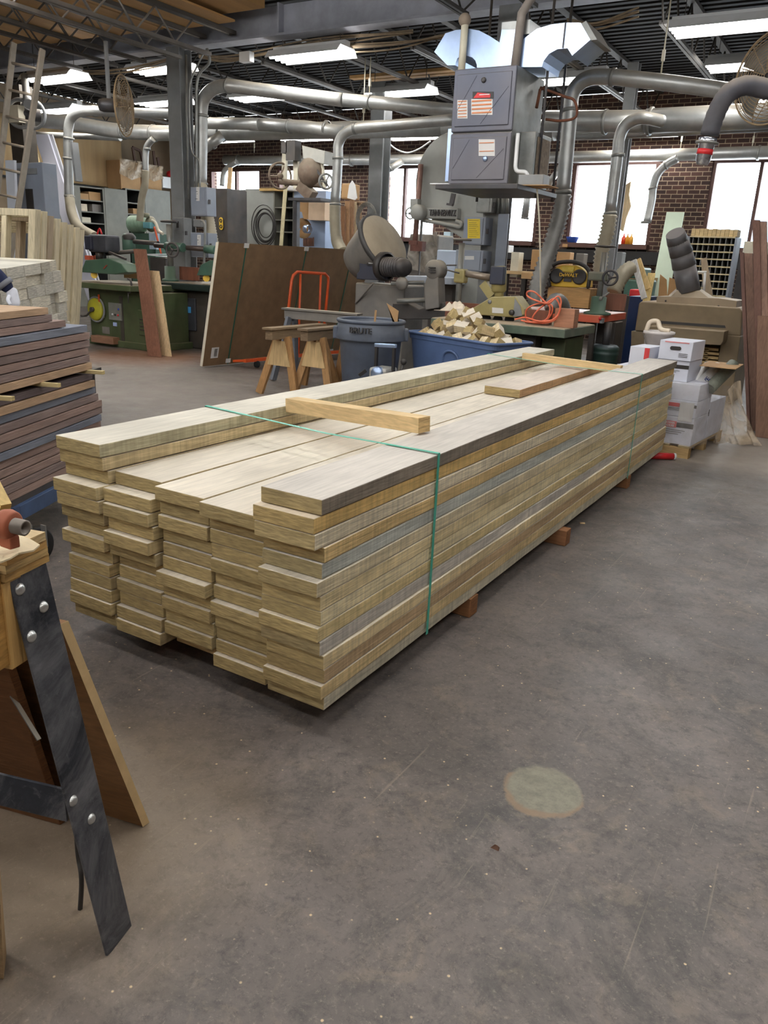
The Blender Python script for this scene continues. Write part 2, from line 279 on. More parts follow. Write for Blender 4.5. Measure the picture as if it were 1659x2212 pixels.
# ------------------------------------------------------------------ mesh building
class MB:
    def __init__(s): s.v = []; s.f = []; s.sm = []
    def add(s, vs, fs, smooth=False):
        o = len(s.v); s.v += [Vector(v) for v in vs]
        for f in fs: s.f.append([i+o for i in f]); s.sm.append(smooth)
        return s
    def hexa(s, p):
        return s.add(p, [(0, 3, 2, 1), (4, 5, 6, 7), (0, 1, 5, 4), (1, 2, 6, 5), (2, 3, 7, 6), (3, 0, 4, 7)])
    def box(s, a, b):
        x0, x1 = sorted((a[0], b[0])); y0, y1 = sorted((a[1], b[1])); z0, z1 = sorted((a[2], b[2]))
        return s.hexa([(x0, y0, z0), (x1, y0, z0), (x1, y1, z0), (x0, y1, z0), (x0, y0, z1), (x1, y0, z1), (x1, y1, z1), (x0, y1, z1)])
    def cb(s, c, d, rot=(0, 0, 0)):
        R = Euler(rot).to_matrix(); c = Vector(c); h = Vector(d)/2
        return s.hexa([c+R@Vector((sx*h.x, sy*h.y, sz*h.z)) for sz in (-1, 1) for sx, sy in ((-1, -1), (1, -1), (1, 1), (-1, 1))])
    def bar(s, p, q, w, h, up=(0, 0, 1)):
        p = Vector(p); q = Vector(q); d = (q-p).normalized(); u = Vector(up)
        if abs(d.dot(u)) > .98: u = Vector((0, 1, 0))
        r = d.cross(u).normalized(); u = r.cross(d)
        o = [(-w/2, -h/2), (w/2, -h/2), (w/2, h/2), (-w/2, h/2)]
        return s.add([p+r*a+u*b for a, b in o]+[q+r*a+u*b for a, b in o], [(3, 2, 1, 0), (4, 5, 6, 7), (0, 1, 5, 4), (1, 2, 6, 5), (2, 3, 7, 6), (3, 0, 4, 7)])
    def tube(s, pts, r, seg=12, cap=True, closed=False, smooth=True):
        pts = [Vector(p) for p in pts]; n = len(pts); rs = r if isinstance(r, (list, tuple)) else [r]*n
        vs = []; prev = None
        for i, p in enumerate(pts):
            a = pts[i-1] if (i > 0 or closed) else p; b = pts[(i+1) % n] if (i < n-1 or closed) else p
            t = (b-a).normalized()
            if prev is None:
                u = Vector((0, 0, 1)) if abs(t.z) < .9 else Vector((0, 1, 0)); u = (u-t*u.dot(t)).normalized()
            else:
                u = prev-t*prev.dot(t); u = u.normalized() if u.length > 1e-6 else t.orthogonal().normalized()
            prev = u; w = t.cross(u)
            for k in range(seg):
                an = 2*PI*k/seg; vs.append(p+(u*math.cos(an)+w*math.sin(an))*rs[i])
        fs = []
        for i in range(n if closed else n-1):
            j = (i+1) % n
            for k in range(seg): k2 = (k+1) % seg; fs.append((i*seg+k, j*seg+k, j*seg+k2, i*seg+k2))
        s.add(vs, fs, smooth)
        if cap and not closed:
            o = len(s.v)-len(vs)
            s.f.append([o+k for k in range(seg)]); s.sm.append(False)
            s.f.append([o+(n-1)*seg+k for k in reversed(range(seg))]); s.sm.append(False)
        return s
    def cyl(s, p, q, r, seg=20, r2=None): return s.tube([p, q], [r, r if r2 is None else r2], seg)
    def lathe(s, prof, c=(0, 0, 0), seg=32, ax=None):
        """profile (radius, height) around ax through c"""
        c = Vector(c); ax = Vector(ax or (0, 0, 1)).normalized(); u = ax.orthogonal().normalized(); w = ax.cross(u); n = len(prof); vs = []
        for r, h in prof:
            for k in range(seg): an = 2*PI*k/seg; vs.append(c+ax*h+(u*math.cos(an)+w*math.sin(an))*r)
        fs = [(i*seg+k, i*seg+(k+1) % seg, (i+1)*seg+(k+1) % seg, (i+1)*seg+k) for i in range(n-1) for k in range(seg)]
        return s.add(vs, fs, True)
    def prism(s, pts, dv):
        """polygon of 3-D points extruded by dv"""
        pts = [Vector(p) for p in pts]; dv = Vector(dv); n = len(pts)
        return s.add(pts+[p+dv for p in pts], [tuple(reversed(range(n))), tuple(range(n, 2*n))]+[(i, (i+1) % n, n+(i+1) % n, n+i) for i in range(n)])
    def sph(s, c, r, seg=14, sc=(1, 1, 1)):
        c = Vector(c); prof = []
        vs = []; n = seg//2
        for i in range(n+1):
            a = PI*i/n
            for k in range(seg): b = 2*PI*k/seg; vs.append(c+Vector((math.sin(a)*math.cos(b)*sc[0], math.sin(a)*math.sin(b)*sc[1], math.cos(a)*sc[2]))*r)
        fs = [(i*seg+k, (i+1)*seg+k, (i+1)*seg+(k+1) % seg, i*seg+(k+1) % seg) for i in range(n) for k in range(seg)]
        return s.add(vs, fs, True)
    def torus(s, c, ax, R, r, seg=36, rs=8):
        c = Vector(c); ax = Vector(ax).normalized(); u = ax.orthogonal().normalized(); w = ax.cross(u)
        return s.tube([c+(u*math.cos(2*PI*k/seg)+w*math.sin(2*PI*k/seg))*R for k in range(seg)], r, rs, closed=True)
    def grid(s, fn, nu, nv, smooth=True):
        return s.add([fn(i/nu, j/nv) for j in range(nv+1) for i in range(nu+1)], [(j*(nu+1)+i, j*(nu+1)+i+1, (j+1)*(nu+1)+i+1, (j+1)*(nu+1)+i) for j in range(nv) for i in range(nu)], smooth)
    def mesh(s, name, origin=Vector((0, 0, 0)), fix=True):
        me = bpy.data.meshes.new(name); me.from_pydata([tuple(v-origin) for v in s.v], [], s.f)
        me.polygons.foreach_set('use_smooth', s.sm)
        if fix:
            bm = bmesh.new(); bm.from_mesh(me); bmesh.ops.remove_doubles(bm, verts=bm.verts, dist=1e-5); bmesh.ops.recalc_face_normals(bm, faces=bm.faces); bm.to_mesh(me); bm.free()
        me.update(); return me
def props(o, label=None, cat=None, group=None, kind=None):
    if label: o['label'] = label
    if cat: o['category'] = cat
    if group: o['group'] = group
    if kind: o['kind'] = kind
    return o
def bev(o, w=.004, seg=2):
    m = o.modifiers.new('bevel', 'BEVEL'); m.width = w; m.segments = seg; m.limit_method = 'ANGLE'; m.angle_limit = .7; return o
def solid(o, t, off=0):
    m = o.modifiers.new('solid', 'SOLIDIFY'); m.thickness = t; m.offset = off; return o
def obj(name, mb, m, parent=None, origin=None, bevel=0, col=None):
    """mesh in world coordinates; parented parts keep world placement"""
    org = parent_world(parent) if parent is not None else Vector(origin or (0, 0, 0))
    o = bpy.data.objects.new(name, mb.mesh(name, org)); COL.objects.link(o); o.data.materials.append(m)
    if parent is not None: o.parent = parent
    else: o.location = org
    if bevel: bev(o, bevel)
    if col: o.color = lin(col)+(1,)
    return o
def parent_world(p):
    v = Vector((0, 0, 0))
    while p is not None: v = v+p.location; p = p.parent
    return v
def thing(name, label, cat, loc, group=None):
    o = bpy.data.objects.new(name, None); COL.objects.link(o); o.location = loc; o.empty_display_size = .1
    return props(o, label, cat, group)
def one(name, mb, m, label, cat, group=None, origin=None, bevel=0, col=None, kind=None):
    if origin is None:
        n = len(mb.v); c = sum(mb.v, Vector())/n; origin = (c.x, c.y, min(v.z for v in mb.v))
    return props(obj(name, mb, m, None, origin, bevel, col), label, cat, group, kind)
def struct(name, mb, m, bevel=0):
    return props(obj(name, mb, m, None, (0, 0, 0), bevel), kind='structure')
def text(name, s, m, parent, loc, size, rx=PI/2, rz=0., ext=.002, ry=0., xs=1.):
    cu = bpy.data.curves.new(name, 'FONT'); cu.body = s; cu.size = size; cu.extrude = ext; cu.align_x = 'CENTER'; cu.align_y = 'CENTER'; cu.offset = size*.012
    t = bpy.data.objects.new(name+'_curve', cu); COL.objects.link(t)
    dg = bpy.context.evaluated_depsgraph_get(); me = bpy.data.meshes.new_from_object(t.evaluated_get(dg)); bpy.data.objects.remove(t)
    R = Euler((rx, ry, rz)).to_matrix().to_4x4(); me.transform(R @ Matrix.Diagonal((xs, 1, 1, 1)))
    o = bpy.data.objects.new(name, me); COL.objects.link(o); o.data.materials.append(m); o.parent = parent; o.location = Vector(loc)-parent_world(parent); return o
def pbox(mb, x0, y0, x1, y1, Y, d, zb=None):
    """box whose front face spans the photo rectangle on the plane Y, running d back"""
    xm, ym = (x0+x1)/2, (y0+y1)/2
    X0, X1 = at(x0, ym, Y=Y).x, at(x1, ym, Y=Y).x; Z1, Z0 = at(xm, y0, Y=Y).z, at(xm, y1, Y=Y).z
    if zb is not None: Z0 = zb
    return mb.box((X0, Y, Z0), (X1, Y+d, Z1))
def curve(pts, n=8):
    """Catmull-Rom through points"""
    P = [Vector(p) for p in pts]; P = [P[0]*2-P[1]]+P+[P[-1]*2-P[-2]]; out = []
    for i in range(1, len(P)-2):
        a, b, c, d = P[i-1:i+3]
        for k in range(n):
            t = k/n; out.append(.5*((2*b)+(c-a)*t+(2*a-5*b+4*c-d)*t*t+(3*b-a-3*c+d)*t**3))
    return out+[P[-2]]
def resample(pts, step):
    out = [pts[0]]; acc = 0
    for a, b in zip(pts, pts[1:]):
        L = (b-a).length; t = step-acc
        while t < L: out.append(a+(b-a)*(t/L)); t += step
        acc = (acc+L) % step
    return out
def hose(mb, pts, r, step=.045, amp=.09, seg=14):
    p = resample(curve(pts, 10), step/2)
    return mb.tube(p, [r*(1+amp*(1 if i % 2 else -1)) for i in range(len(p))], seg)
ORD = ['topmost', 'second', 'third', 'fourth', 'fifth', 'sixth', 'seventh', 'eighth', 'ninth', 'tenth', 'eleventh', 'twelfth', 'thirteenth', 'fourteenth', 'fifteenth', 'sixteenth', 'seventeenth', 'eighteenth', 'nineteenth', 'twentieth']
# ================================================================== SETTING
YW = 15.2; XL = -16.0; XR = 6.0; YS = -7.0; ZR = 4.72; YG = 8.0
struct('floor', MB().box((XL-.3, YS-.3, -.2), (XR+.3, YW+.3, 0)), floorm)
zs, zt = 1.88, 3.5
wins = []
for a, b in ((451, 563), (598, 735), (831, 948), (1040, 1171), (1239, 1425)):
    wins.append((at(a, 356, Y=YW).x, at(b, 356, Y=YW).x))
wins.append((at(1540, 352, Y=YW).x, at(1540, 352, Y=YW).x+2.1)); wins.append((wins[-1][1]+1.0, wins[-1][1]+3.0))
mb = MB().box((XL, YW, 0), (XR, YW+.3, zs)).box((XL, YW, zt), (XR, YW+.3, ZR))
xs = [XL]+[v for w in wins for v in w]+[XR]
for i in range(0, len(xs), 2): mb.box((xs[i], YW, zs), (xs[i+1], YW+.3, zt))
# brick piers standing proud with a steel post between the windows
struct('wall_north', mb, brick)
frm = mat('window_frame_brown', (88, 60, 52), .6, 0, .15, 5)
for i, (a, b) in enumerate(wins):
    f = MB(); w = .07
    f.box((a, YW+.02, zs), (a+w, YW+.14, zt)).box((b-w, YW+.02, zs), (b, YW+.14, zt)).box((a+w, YW+.02, zt-w), (b-w, YW+.14, zt)).box((a-.02, YW-.24, zs-.04), (b+.02, YW-.001, zs+.05)).box((a+w, YW+.001, zs+.001), (b-w, YW+.14, zs+.05))
    if i in (0, 2, 5): m_ = at({0: 507, 2: 874, 5: 1646}[i], 356, Y=YW).x; f.box((m_-.03, YW+.03, zs+.05), (m_+.03, YW+.13, zt-w))
    o = struct('window_%d' % (i+1), f, frm)
    g = obj('pane', MB().box((a+w, YW+.08, zs+.05), (b-w, YW+.085, zt-w)), glass, o)
struct('wall_west', MB().box((XL-.3, YS, 0), (XL, YW, ZR)), mat('dusty_wall_paint', (150, 132, 108), .85, 0, .15, 2))
struct('wall_east', MB().box((XR, YS, 0), (XR+.3, YW, ZR)), brick)
struct('wall_south', MB().box((XL, YS-.3, 0), (XR, YS, ZR)), mat('grey_wall_paint', (150, 148, 142), .85, 0, .12, 2))
# ribbed roof deck, ribs running left-right
mb = MB(); prof = []; y = YS
while y < YW: prof += [(y, ZR), (y+.09, ZR), (y+.11, ZR+.05), (y+.17, ZR+.05)]; y += .19
for (y0, z0), (y1, z1) in zip(prof, prof[1:]): mb.add([(XL, y0, z0), (XR, y0, z0), (XR, y1, z1), (XL, y1, z1)], [(0, 1, 2, 3)])
mb.box((XL-.3, YS-.3, ZR+.06), (XR+.3, YW+.3, ZR+.2))
struct('ceiling', mb, deckm)
struct('trim_1', MB().box((XL+.1, YW-.16, 1.55), (XR-.1, YW-.001, 1.8)), mat('black_sill_duct', (34, 34, 36), .6, 0, .15, 5))
# --- girder on the column line
g = thing('steel_girder', 'deep grey I-beam girder running across the shop above the columns', 'beam', (-5, YG, 4.28))
obj('web', MB().box((XL+.02, YG-.01, 4.32), (XR-.02, YG+.01, 4.68)), gird, g)
obj('bottom_flange', MB().box((XL+.02, YG-.13, 4.285), (XR-.02, YG+.13, 4.315)), gird, g)
for xx in (at(612, 60, Y=YG).x, -11.5, -2, 1.5): obj('stiffener', MB().box((xx-.015, YG-.12, 4.32), (xx+.015, YG+.12, 4.68)), gird, g)
def column(x, y, top, w, label, m=steelg):
    c = thing('steel_column', label, 'column', (x, y, 0))
    h = w/2; t = .018
    obj('shaft', MB().box((x-h, y-h, .02), (x+h, y-h+t, top)).box((x-h, y+h-t, .02), (x+h, y+h, top)).box((x-t/2, y-h+t, .02), (x+t/2, y+h-t, top)), m, c)
    obj('base_plate', MB().box((x-h-.06, y-h-.06, 0), (x+h+.06, y+h+.06, .02)), m, c)
    return c
cLx = at(392, 300, Y=7.9).x; cFx = at(1076, 440, Y=7.9).x; cCx = at(818, 400, Y=10.6).x
cL = column(cLx, 7.9, 4.28, .26, 'grey steel column left of centre carrying the electrical boxes')
cF = column(cFx, 7.9, 4.28, .26, 'grey steel column behind and beneath the hung furnace')
cC = column(cCx, 10.6, 4.2, .26, 'grey steel column in the middle distance before the tall windows')
cR = column(at(1338, 400, Y=10.6).x, 10.6, 4.2, .15, 'thin dusty steel column behind the second pipe drop on the right')
for n_, px in (('left', 408), ('centre', 399)):
    pass
one('conduit', MB().tube([at(402, 118, Y=7.7), at(404, 260, Y=7.7), at(407, 430, Y=7.7)], .016, 8), galvd, 'thin conduit clipped up the face of the left column', 'conduit')
one('conduit', MB().tube(curve([at(447, 105, Y=7.9), at(452, 135, Y=7.9), at(428, 165, Y=7.85), at(424, 230, Y=7.85), at(424, 410, Y=7.85)], 6), .022, 8), galvd, 'bent grey conduit dropping down the right side of the left column', 'conduit')
one('cable', MB().tube(curve([at(440, 115, Y=7.8), at(418, 160, Y=7.75), at(409, 200, Y=7.7), at(413, 320, Y=7.7), at(430, 350, Y=7.7), at(432, 405, Y=7.7)], 6), .012, 8), galvd, 'dusty cable curling round the left column to the upper box', 'cable')
# --- bar joists
def joist(x, y0, y1, zb, zt_, m, label, pitch=.55):
    t = thing('bar_joist', label, 'joist', (x, (y0+y1)/2, zb))
    obj('bottom_chord', MB().box((x-.045, y0+.5, zb), (x-.008, y1-.5, zb+.04)).box((x+.008, y0+.5, zb), (x+.045, y1-.5, zb+.04)), m, t)
    obj('top_chord', MB().box((x-.055, y0, zt_), (x+.055, y1, zt_+.05)), joistd, t)
    w = MB(); y = y0+.5; k = 0; P = [Vector((x, y0+.1, zt_))]
    while y <= y1-.5: P.append(Vector((x, y, zb+.02 if k % 2 == 0 else zt_))); y += pitch/2*(1.2); k += 1
    P.append(Vector((x, y1-.1, zt_)))
    for a, b in zip(P, P[1:]): w.cyl(a, b, .013, 6)
    obj('web_bars', w, joistd if zb > 4.12 else m, t)
c_ = [(445, 111), (373, 121), (235, 132), (184, 135), (139, 145)]
nx = [at(256, 55, Z=4.0).x, at(186, 64, Z=4.0).x, at(118, 79, Z=4.0).x, at(92, 99, Z=4.0).x, at(70, 124, Z=4.0).x]
for i, x in enumerate(nx):
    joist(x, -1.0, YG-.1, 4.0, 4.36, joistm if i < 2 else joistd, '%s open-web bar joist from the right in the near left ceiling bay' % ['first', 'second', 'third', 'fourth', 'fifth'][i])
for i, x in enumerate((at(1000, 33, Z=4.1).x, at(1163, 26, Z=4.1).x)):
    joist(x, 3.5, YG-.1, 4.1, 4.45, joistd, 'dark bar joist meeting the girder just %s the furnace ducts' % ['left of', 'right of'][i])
fx = [-.1, -1.48, -3.06, -4.76, -5.8, -7.35, -8.9, -10.4, -11.9, -13.4, -14.8, 1.4, 2.9]
for i, x in enumerate(fx):
    joist(x, YG+.12, YW-.02, 4.14, 4.66, joistm, 'dusty bar joist of the far ceiling bay, %s' % ['above the curved dark duct', 'beside the right-hand tube light', 'right of the furnace top', 'left of the furnace ducts', 'touching the centre tube light', 'right of the column top', 'left of the column top', 'behind the caged fan', 'far left beyond the fan', 'beyond the aluminium ladder', 'against the west wall', 'at the right frame edge', 'outermost on the right'][i], .7)
# stored panels above the near joists
for i, (x0, x1, y0, y1) in enumerate(((-6.95, -8.15, 1.5, 7.55), (-8.2, -9.4, 2.0, 7.45), (-9.45, -10.65, 3.0, 7.4), (-10.7, -12., 4, 7.2))):
    one('plywood_sheet', MB().box((x0, y0, 4.415), (x1, y1, 4.44)), plyc, 'tan plywood sheet stored above the near left joists, %s from the right' % ORD[i].replace('topmost', 'first'), 'plywood', 'plywood over the joists')
x_ = at(572, 8, Z=4.55)
one('plywood_sheet', MB().box((x_.x, 3.5, 4.5), (x_.x-1.2, x_.y, 4.62)), plyc, 'short tan panel overhead in front of the girder at the top edge', 'plywood')
# timbers stored across the far joists
for i, (x0, x1, y, px) in enumerate(((755, 985, 10.8, 163), (1180, 1290, 10.8, 172))):
    p = at(x0, px, Y=y); q = at(x1, px-6, Y=y)
    for k in range(2): one('timber', MB().box((p.x+.25*k, y+.2*k, p.z-.05), (q.x, y+.2*k+.14, p.z)), plyc, 'long tan timber stored on the joists %s the furnace, %s one' % (['left of', 'right of'][i], ['nearer', 'farther'][k]), 'timber')
# --- fluorescent fixtures (4 ft, two bare tubes under a white reflector)
def fixture(x, y, z, label, L=1.22, bare=False):
    t = thing('tube_light', label, 'light', (x, y, z+.12))
    h = MB()
    if not bare: h.prism([(x-L/2, y-.25, z-.0), (x-L/2, y-.17, z+.1), (x-L/2, y+.17, z+.1), (x-L/2, y+.25, z-.0), (x-L/2, y+.242, z-.0), (x-L/2, y+.165, z+.085), (x-L/2, y-.165, z+.085), (x-L/2, y-.242, z-.0)], (L, 0, 0))
    h.box((x-L/2, y-.06, z+.1), (x+L/2, y+.06, z+.16)); obj('reflector', h, white, t)
    for s in (-.13, .0, .13): obj('tube', MB().tube([(x-L/2+.01, y+s, z+.03), (x+L/2-.01, y+s, z+.03)], .028, 10), tube_em, t)
    w = MB()
    for s in (-.5, .5): w.cyl((x+s*L*.8, y, z+.16), (x+s*L*.8, y, z+.6), .005, 6)
    obj('hanger', w, joistd, t)
FL = [(-.76, 8.62, 4.03, 'brightest tube light, large at the upper right edge'), (-.7, 10.5, 4.03, 'tube light behind the right-hand wire fan'), (-6.08, 8.1, 4.03, 'wide tube light left of centre just beyond the girder'),
      (-6.15, 10.65, 4.03, 'tube light left of the furnace behind the long pipe'), (-8.75, 10.25, 4.03, 'tube light right of the left column'), (at(345, 148, Z=4.2).x, 8.5, 4.17, 'tube light beside the top of the left column'),
      (-11.0, 10.1, 4.03, 'tube light between the caged fan and the column'), (-3.3, 10.6, 4.03, 'tube light right of the furnace behind its duct')]
for x, y, z, l in FL: fixture(x, y, z, l)
for (x, y, z, l) in ((at(1383, 288, Z=3.85).x, at(1383, 290, Z=3.85).y, 3.82, 'tube light low in the far bay below the big right-hand pipe'), (at(890, 296, Z=3.85).x, at(890, 296, Z=3.85).y, 3.82, 'tube light in the far bay left of the furnace base'), (at(490, 303, Z=3.8).x, at(490, 303, Z=3.8).y, 3.78, 'tube light in the far bay above the left windows'), (at(655, 300, Z=3.8).x, at(655, 300, Z=3.8).y, 3.78, 'far tube light half hidden behind the hung machine'),
                       (at(118, 173, Z=3.95).x, at(118, 173, Z=3.95).y, 3.95, 'tube light seen through the ladder'), (at(128, 241, Z=3.9).x, at(128, 241, Z=3.9).y, 3.9, 'tube light above the left elbow pipe'), (at(1640, 220, Z=4.03).x+.5, at(1640, 222, Z=4.03).y, 4.03, 'tube light behind the lower edge of the right fan')):
    fixture(x, y, z, l)
k = 0
for y in (4.3, 1.9, -.5, -2.9, -5.3):  # unseen tubes added to light the near bay; reflectors left off for the girder
    for x in (-7.6, -5.0, -2.4, .2, 2.8):
        fixture(x, y, 3.95, 'unseen tube light added overhead to light the near bay, outside the picture', 1.22, True); [props(o, group='added tube lights over the near bay') for o in COL.objects if o.name.startswith('tube_light') and o.get('label','').endswith('outside the picture')]

# ------------------------------------------------------------------ camera-side daylight
w = bpy.data.worlds.new('world'); S.world = w; w.use_nodes = True
w.node_tree.nodes['Background'].inputs[0].default_value = (.86, .93, 1, 1); w.node_tree.nodes['Background'].inputs[1].default_value = 9
S.view_settings.view_transform = 'Standard'; S.view_settings.look = 'None'; S.view_settings.exposure = .3; S.view_settings.gamma = 1; S.view_settings.use_curve_mapping = False
# ================================================================== STRAPPED LUMBER PILE
T = .0508; ZB = .09; PW = .2412
def plank(x0, x1, y0, y1, z0, z1, m, col, label, group, name='lumber_plank', ax=1, jit=.0018, n=22):
    rnd = random.Random(label); c = Vector(((x0+x1)/2, (y0+y1)/2, z0))
    vs = []; fs = []; b = rnd.uniform(-.003, .003)
    for i in range(n+1):
        t = i/n; e = rnd.uniform(-jit, jit); e2 = rnd.uniform(-jit, jit); bo = b*math.sin(PI*t)
        if ax == 1:
            y = y0+(y1-y0)*t; vs += [(x0+e+bo, y, z0), (x1+e2+bo, y, z0+abs(e)*.4), (x1+e2+bo, y, z1-abs(e2)*.4), (x0+e+bo, y, z1)]
        else:
            x = x0+(x1-x0)*t; vs += [(x, y0+e, z0), (x, y1+e2, z0), (x, y1+e2, z1), (x, y0+e, z1)]
    for i in range(n):
        for k in range(4): fs.append((4*i+k, 4*i+(k+1) % 4, 4*i+4+(k+1) % 4, 4*i+4+k))
    fs += [(3, 2, 1, 0), (4*n, 4*n+1, 4*n+2, 4*n+3)]
    mb = MB().add(vs, fs); o = one(name, mb, m, label, 'plank', group, c, .003, col)
    return o
# front position of every end, from the left (col 0) to the right (col 4), bottom row first; metres toward the viewer
px4 = [1013, 990, 1018, 1013, 980, 965, 986, 988, 960, 1000, 1018, 943, 938, 1000]
px3 = [147, 168, 170, 158, 123, 147, 160, 128, 133, 118, 117, 35]
px2 = [1095, 1022, 1038, 998, 1015, 950, 1012, 1012, 1012, 968, 985, 937]
px1 = [610, 610, 637, 612, 635, 632, 550, 495, 540, 487, 497, 597]
px0 = [252, 205, 210, 207, 195, 213, 138, 183, 130, 93, 60, 165, 117, 85]
def front(X, z, pxx):
    """Y on the vertical plane x = X at height z whose photo column is pxx"""
    lo, hi = -.4, .5
    for _ in range(40):
        mid = (lo+hi)/2; v = Vector((X, mid, z))-CAM; u = CXP+F*v.dot(_r2)/v.dot(_f)
        if u < pxx: lo = mid
        else: hi = mid
    return (lo+hi)/2
cols = [[252, 205], None]
lefts = {4: [420+v/3.626 for v in px4], 3: [420+v/3.626 for v in px3], 2: [100+v/4.021 for v in px2], 1: [100+v/4.021 for v in px1], 0: [100+v/4.021 for v in px0]}
TAN = [(206, 186, 140), (198, 180, 140), (214, 196, 150), (204, 184, 136), (192, 174, 134)]
sidecol = [(214, 206, 180), (224, 198, 146), (200, 172, 132), (232, 210, 162), (208, 200, 186), (224, 202, 148), (240, 224, 180), (230, 210, 162), (228, 212, 174), (202, 204, 192), (222, 192, 134), (236, 222, 190), (230, 194, 124), (146, 134, 118)]
CN = ['leftmost', 'second', 'middle', 'fourth', 'rightmost']
rw = random.Random(3)
for c in range(5):
    n = len(lefts[c]); xr = -(4-c)*PW - (0 if c == 4 else .008); wdt = .2285
    if c == 0: xr = -.976
    for r in range(n):
        z0 = ZB+r*T; dx = rw.uniform(-.004, .004) if c < 4 else (rw.uniform(-.005, .003)); ww = wdt+rw.uniform(-.004, .004)
        X1 = xr+dx; X0 = X1-ww
        y = front(X1 if c == 4 else X0, z0+T*.5, lefts[c][r]); y = max(-.13, min(.16, y))
        if c == 2 and r == 0: y = .1
        L = 4.69+rw.uniform(-.03, .03)
        if r >= 12 and c == 0: L = 4.66
        col = sidecol[r] if c == 4 else (TAN[rw.randrange(5)])
        if c == 2 and r == 7: col = (160, 146, 124)
        if c == 2 and r == 0: col = (176, 110, 62)
        if c == 0 and r == 13: col = (186, 178, 146)
        if c == 0 and r == 12: col = (204, 184, 142)
        top = n-1-r
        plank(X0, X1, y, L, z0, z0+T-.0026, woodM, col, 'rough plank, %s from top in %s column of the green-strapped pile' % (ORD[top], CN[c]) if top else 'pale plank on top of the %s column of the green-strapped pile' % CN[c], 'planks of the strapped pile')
ztop = ZB+14*T
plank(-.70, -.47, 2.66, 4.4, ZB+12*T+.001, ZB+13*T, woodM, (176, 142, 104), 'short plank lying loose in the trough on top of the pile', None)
# cross stick wedged in the gap, two far spacers
def stick(p, q, w, h, label, m=woodX, col=(222, 192, 142)):
    p = Vector(p); q = Vector(q); mb = MB().bar(p, q, w, h); o = one('spacer_stick', mb, m, label, 'stick', None, (p+q)/2, .002, col); return o
a_ = at(632, 878, Z=.800); b_ = at(880, 928, Z=.832)
stick((-.965, 1.10, .802), (-.20, .965, .838), .075, .062, 'pale squared stick laid across the trough behind the near strap')
stick((-.96, 3.93, ztop+.0), (-.2, 3.86, ztop-.01), .045, .05, 'nearer thin pale batten across the far end of the trough')
stick((-.94, 4.06, ztop-.02), (-.2, 4.0, ztop-.03), .05, .05, 'farther thin pale batten across the far end of the trough', col=(206, 180, 130))
# bearers under the pile
for (y, x0, x1, l, ccol) in ((1.14, -1.25, .004, 'red-brown bearer block under the near strap end of the pile', (150, 104, 68)), (2.28, -1.25, .04, 'red-brown bearer protruding right from under the middle of the pile', (160, 112, 76)), (3.7, -1.25, .0, 'bearer under the far end of the strapped pile', (150, 104, 68)), (.34, -1.1, -.14, 'bearer set back under the near end of the pile', (150, 90, 56))):
    mb = MB().box((x0, y-.038, 0), (x1, y+.038, ZB-.002)); one('bearer', mb, woodX, l, 'block', None, None, .004, ccol)
# straps
def strap(y0, yl, label):
    e = .0025; zt2 = ztop+.002
    t = [(e+.001, y0, ZB-.003), (e+.001, y0, zt2), (-.5, y0+.01, zt2-.004), (-1.205-e, yl, zt2), (-1.212, yl, ZB-.003)]
    mb = MB(); w = .008
    for a, b in zip(t, t[1:]):
        a = Vector(a); b = Vector(b); n = Vector((1, 0, 0)) if abs(a.z-b.z) > .3 else Vector((0, 0, 1)); th = n*.0012
        o = Vector((0, w, 0)); mb.add([a-o, a+o, b+o, b-o, a-o+th, a+o+th, b+o+th, b-o+th], [(0, 1, 2, 3), (7, 6, 5, 4), (0, 4, 5, 1), (1, 5, 6, 2), (2, 6, 7, 3), (3, 7, 4, 0)])
    one('strap', mb, greenp, label, 'strap', None, (0, y0, ZB))
strap(.704, .80, 'green plastic strap around the near end of the lumber pile')
strap(3.615, 3.83, 'green plastic strap around the far end of the lumber pile')
# ================================================================== DARK HARDWOOD ON BLUE CART (left)
P0 = Vector((-2.06, .42, 0)); D = Vector((-.4107, .9118, 0)).normalized(); N = Vector((-D.y, D.x, 0))   # N points away from the viewer
def slab(s0, s1, n0, n1, z0, z1):
    return MB().hexa([P0+D*s+N*n+Vector((0, 0, z)) for z in (z0, z1) for s, n in ((s0, n0), (s0, n1), (s1, n1), (s1, n0))])
def rot_obj(name, s0, s1, n0, n1, z0, z1, m, label, cat, group, col=None, bevel=.0015):
    """board whose local Y runs along D"""
    c = P0+D*((s0+s1)/2)+N*((n0+n1)/2); c.z = z0
    mb = MB().box(((n0-n1)/2, (s0-s1)/2, 0), ((n1-n0)/2, (s1-s0)/2, z1-z0))
    o = bpy.data.objects.new(name, mb.mesh(name)); COL.objects.link(o); o.data.materials.append(m); o.location = c; o.rotation_euler = (0, 0, math.atan2(-D.x, D.y))
    bev(o, bevel); props(o, label, cat, group)
    if col: o.color = lin(col)+(1,)
    return o
DK = {'b': (118, 122, 134), 'r': (150, 126, 116), 'm': (134, 116, 110), 't': (182, 152, 122), 'd': (96, 84, 84)}
seq = 'brmrmt' ; low = 'dtbmrmbrrrmr'
z = 1.048; i = 0; pit = .0405; rows = []
for k, ch in enumerate(seq):
    rows.append((z-pit*(k+1), ch, .80+.006*k))
zl = z-pit*6-.02
for k, ch in enumerate(low):
    rows.append((zl-pit*(k+1), ch, .845+.009*k))
SNP = rows[:]
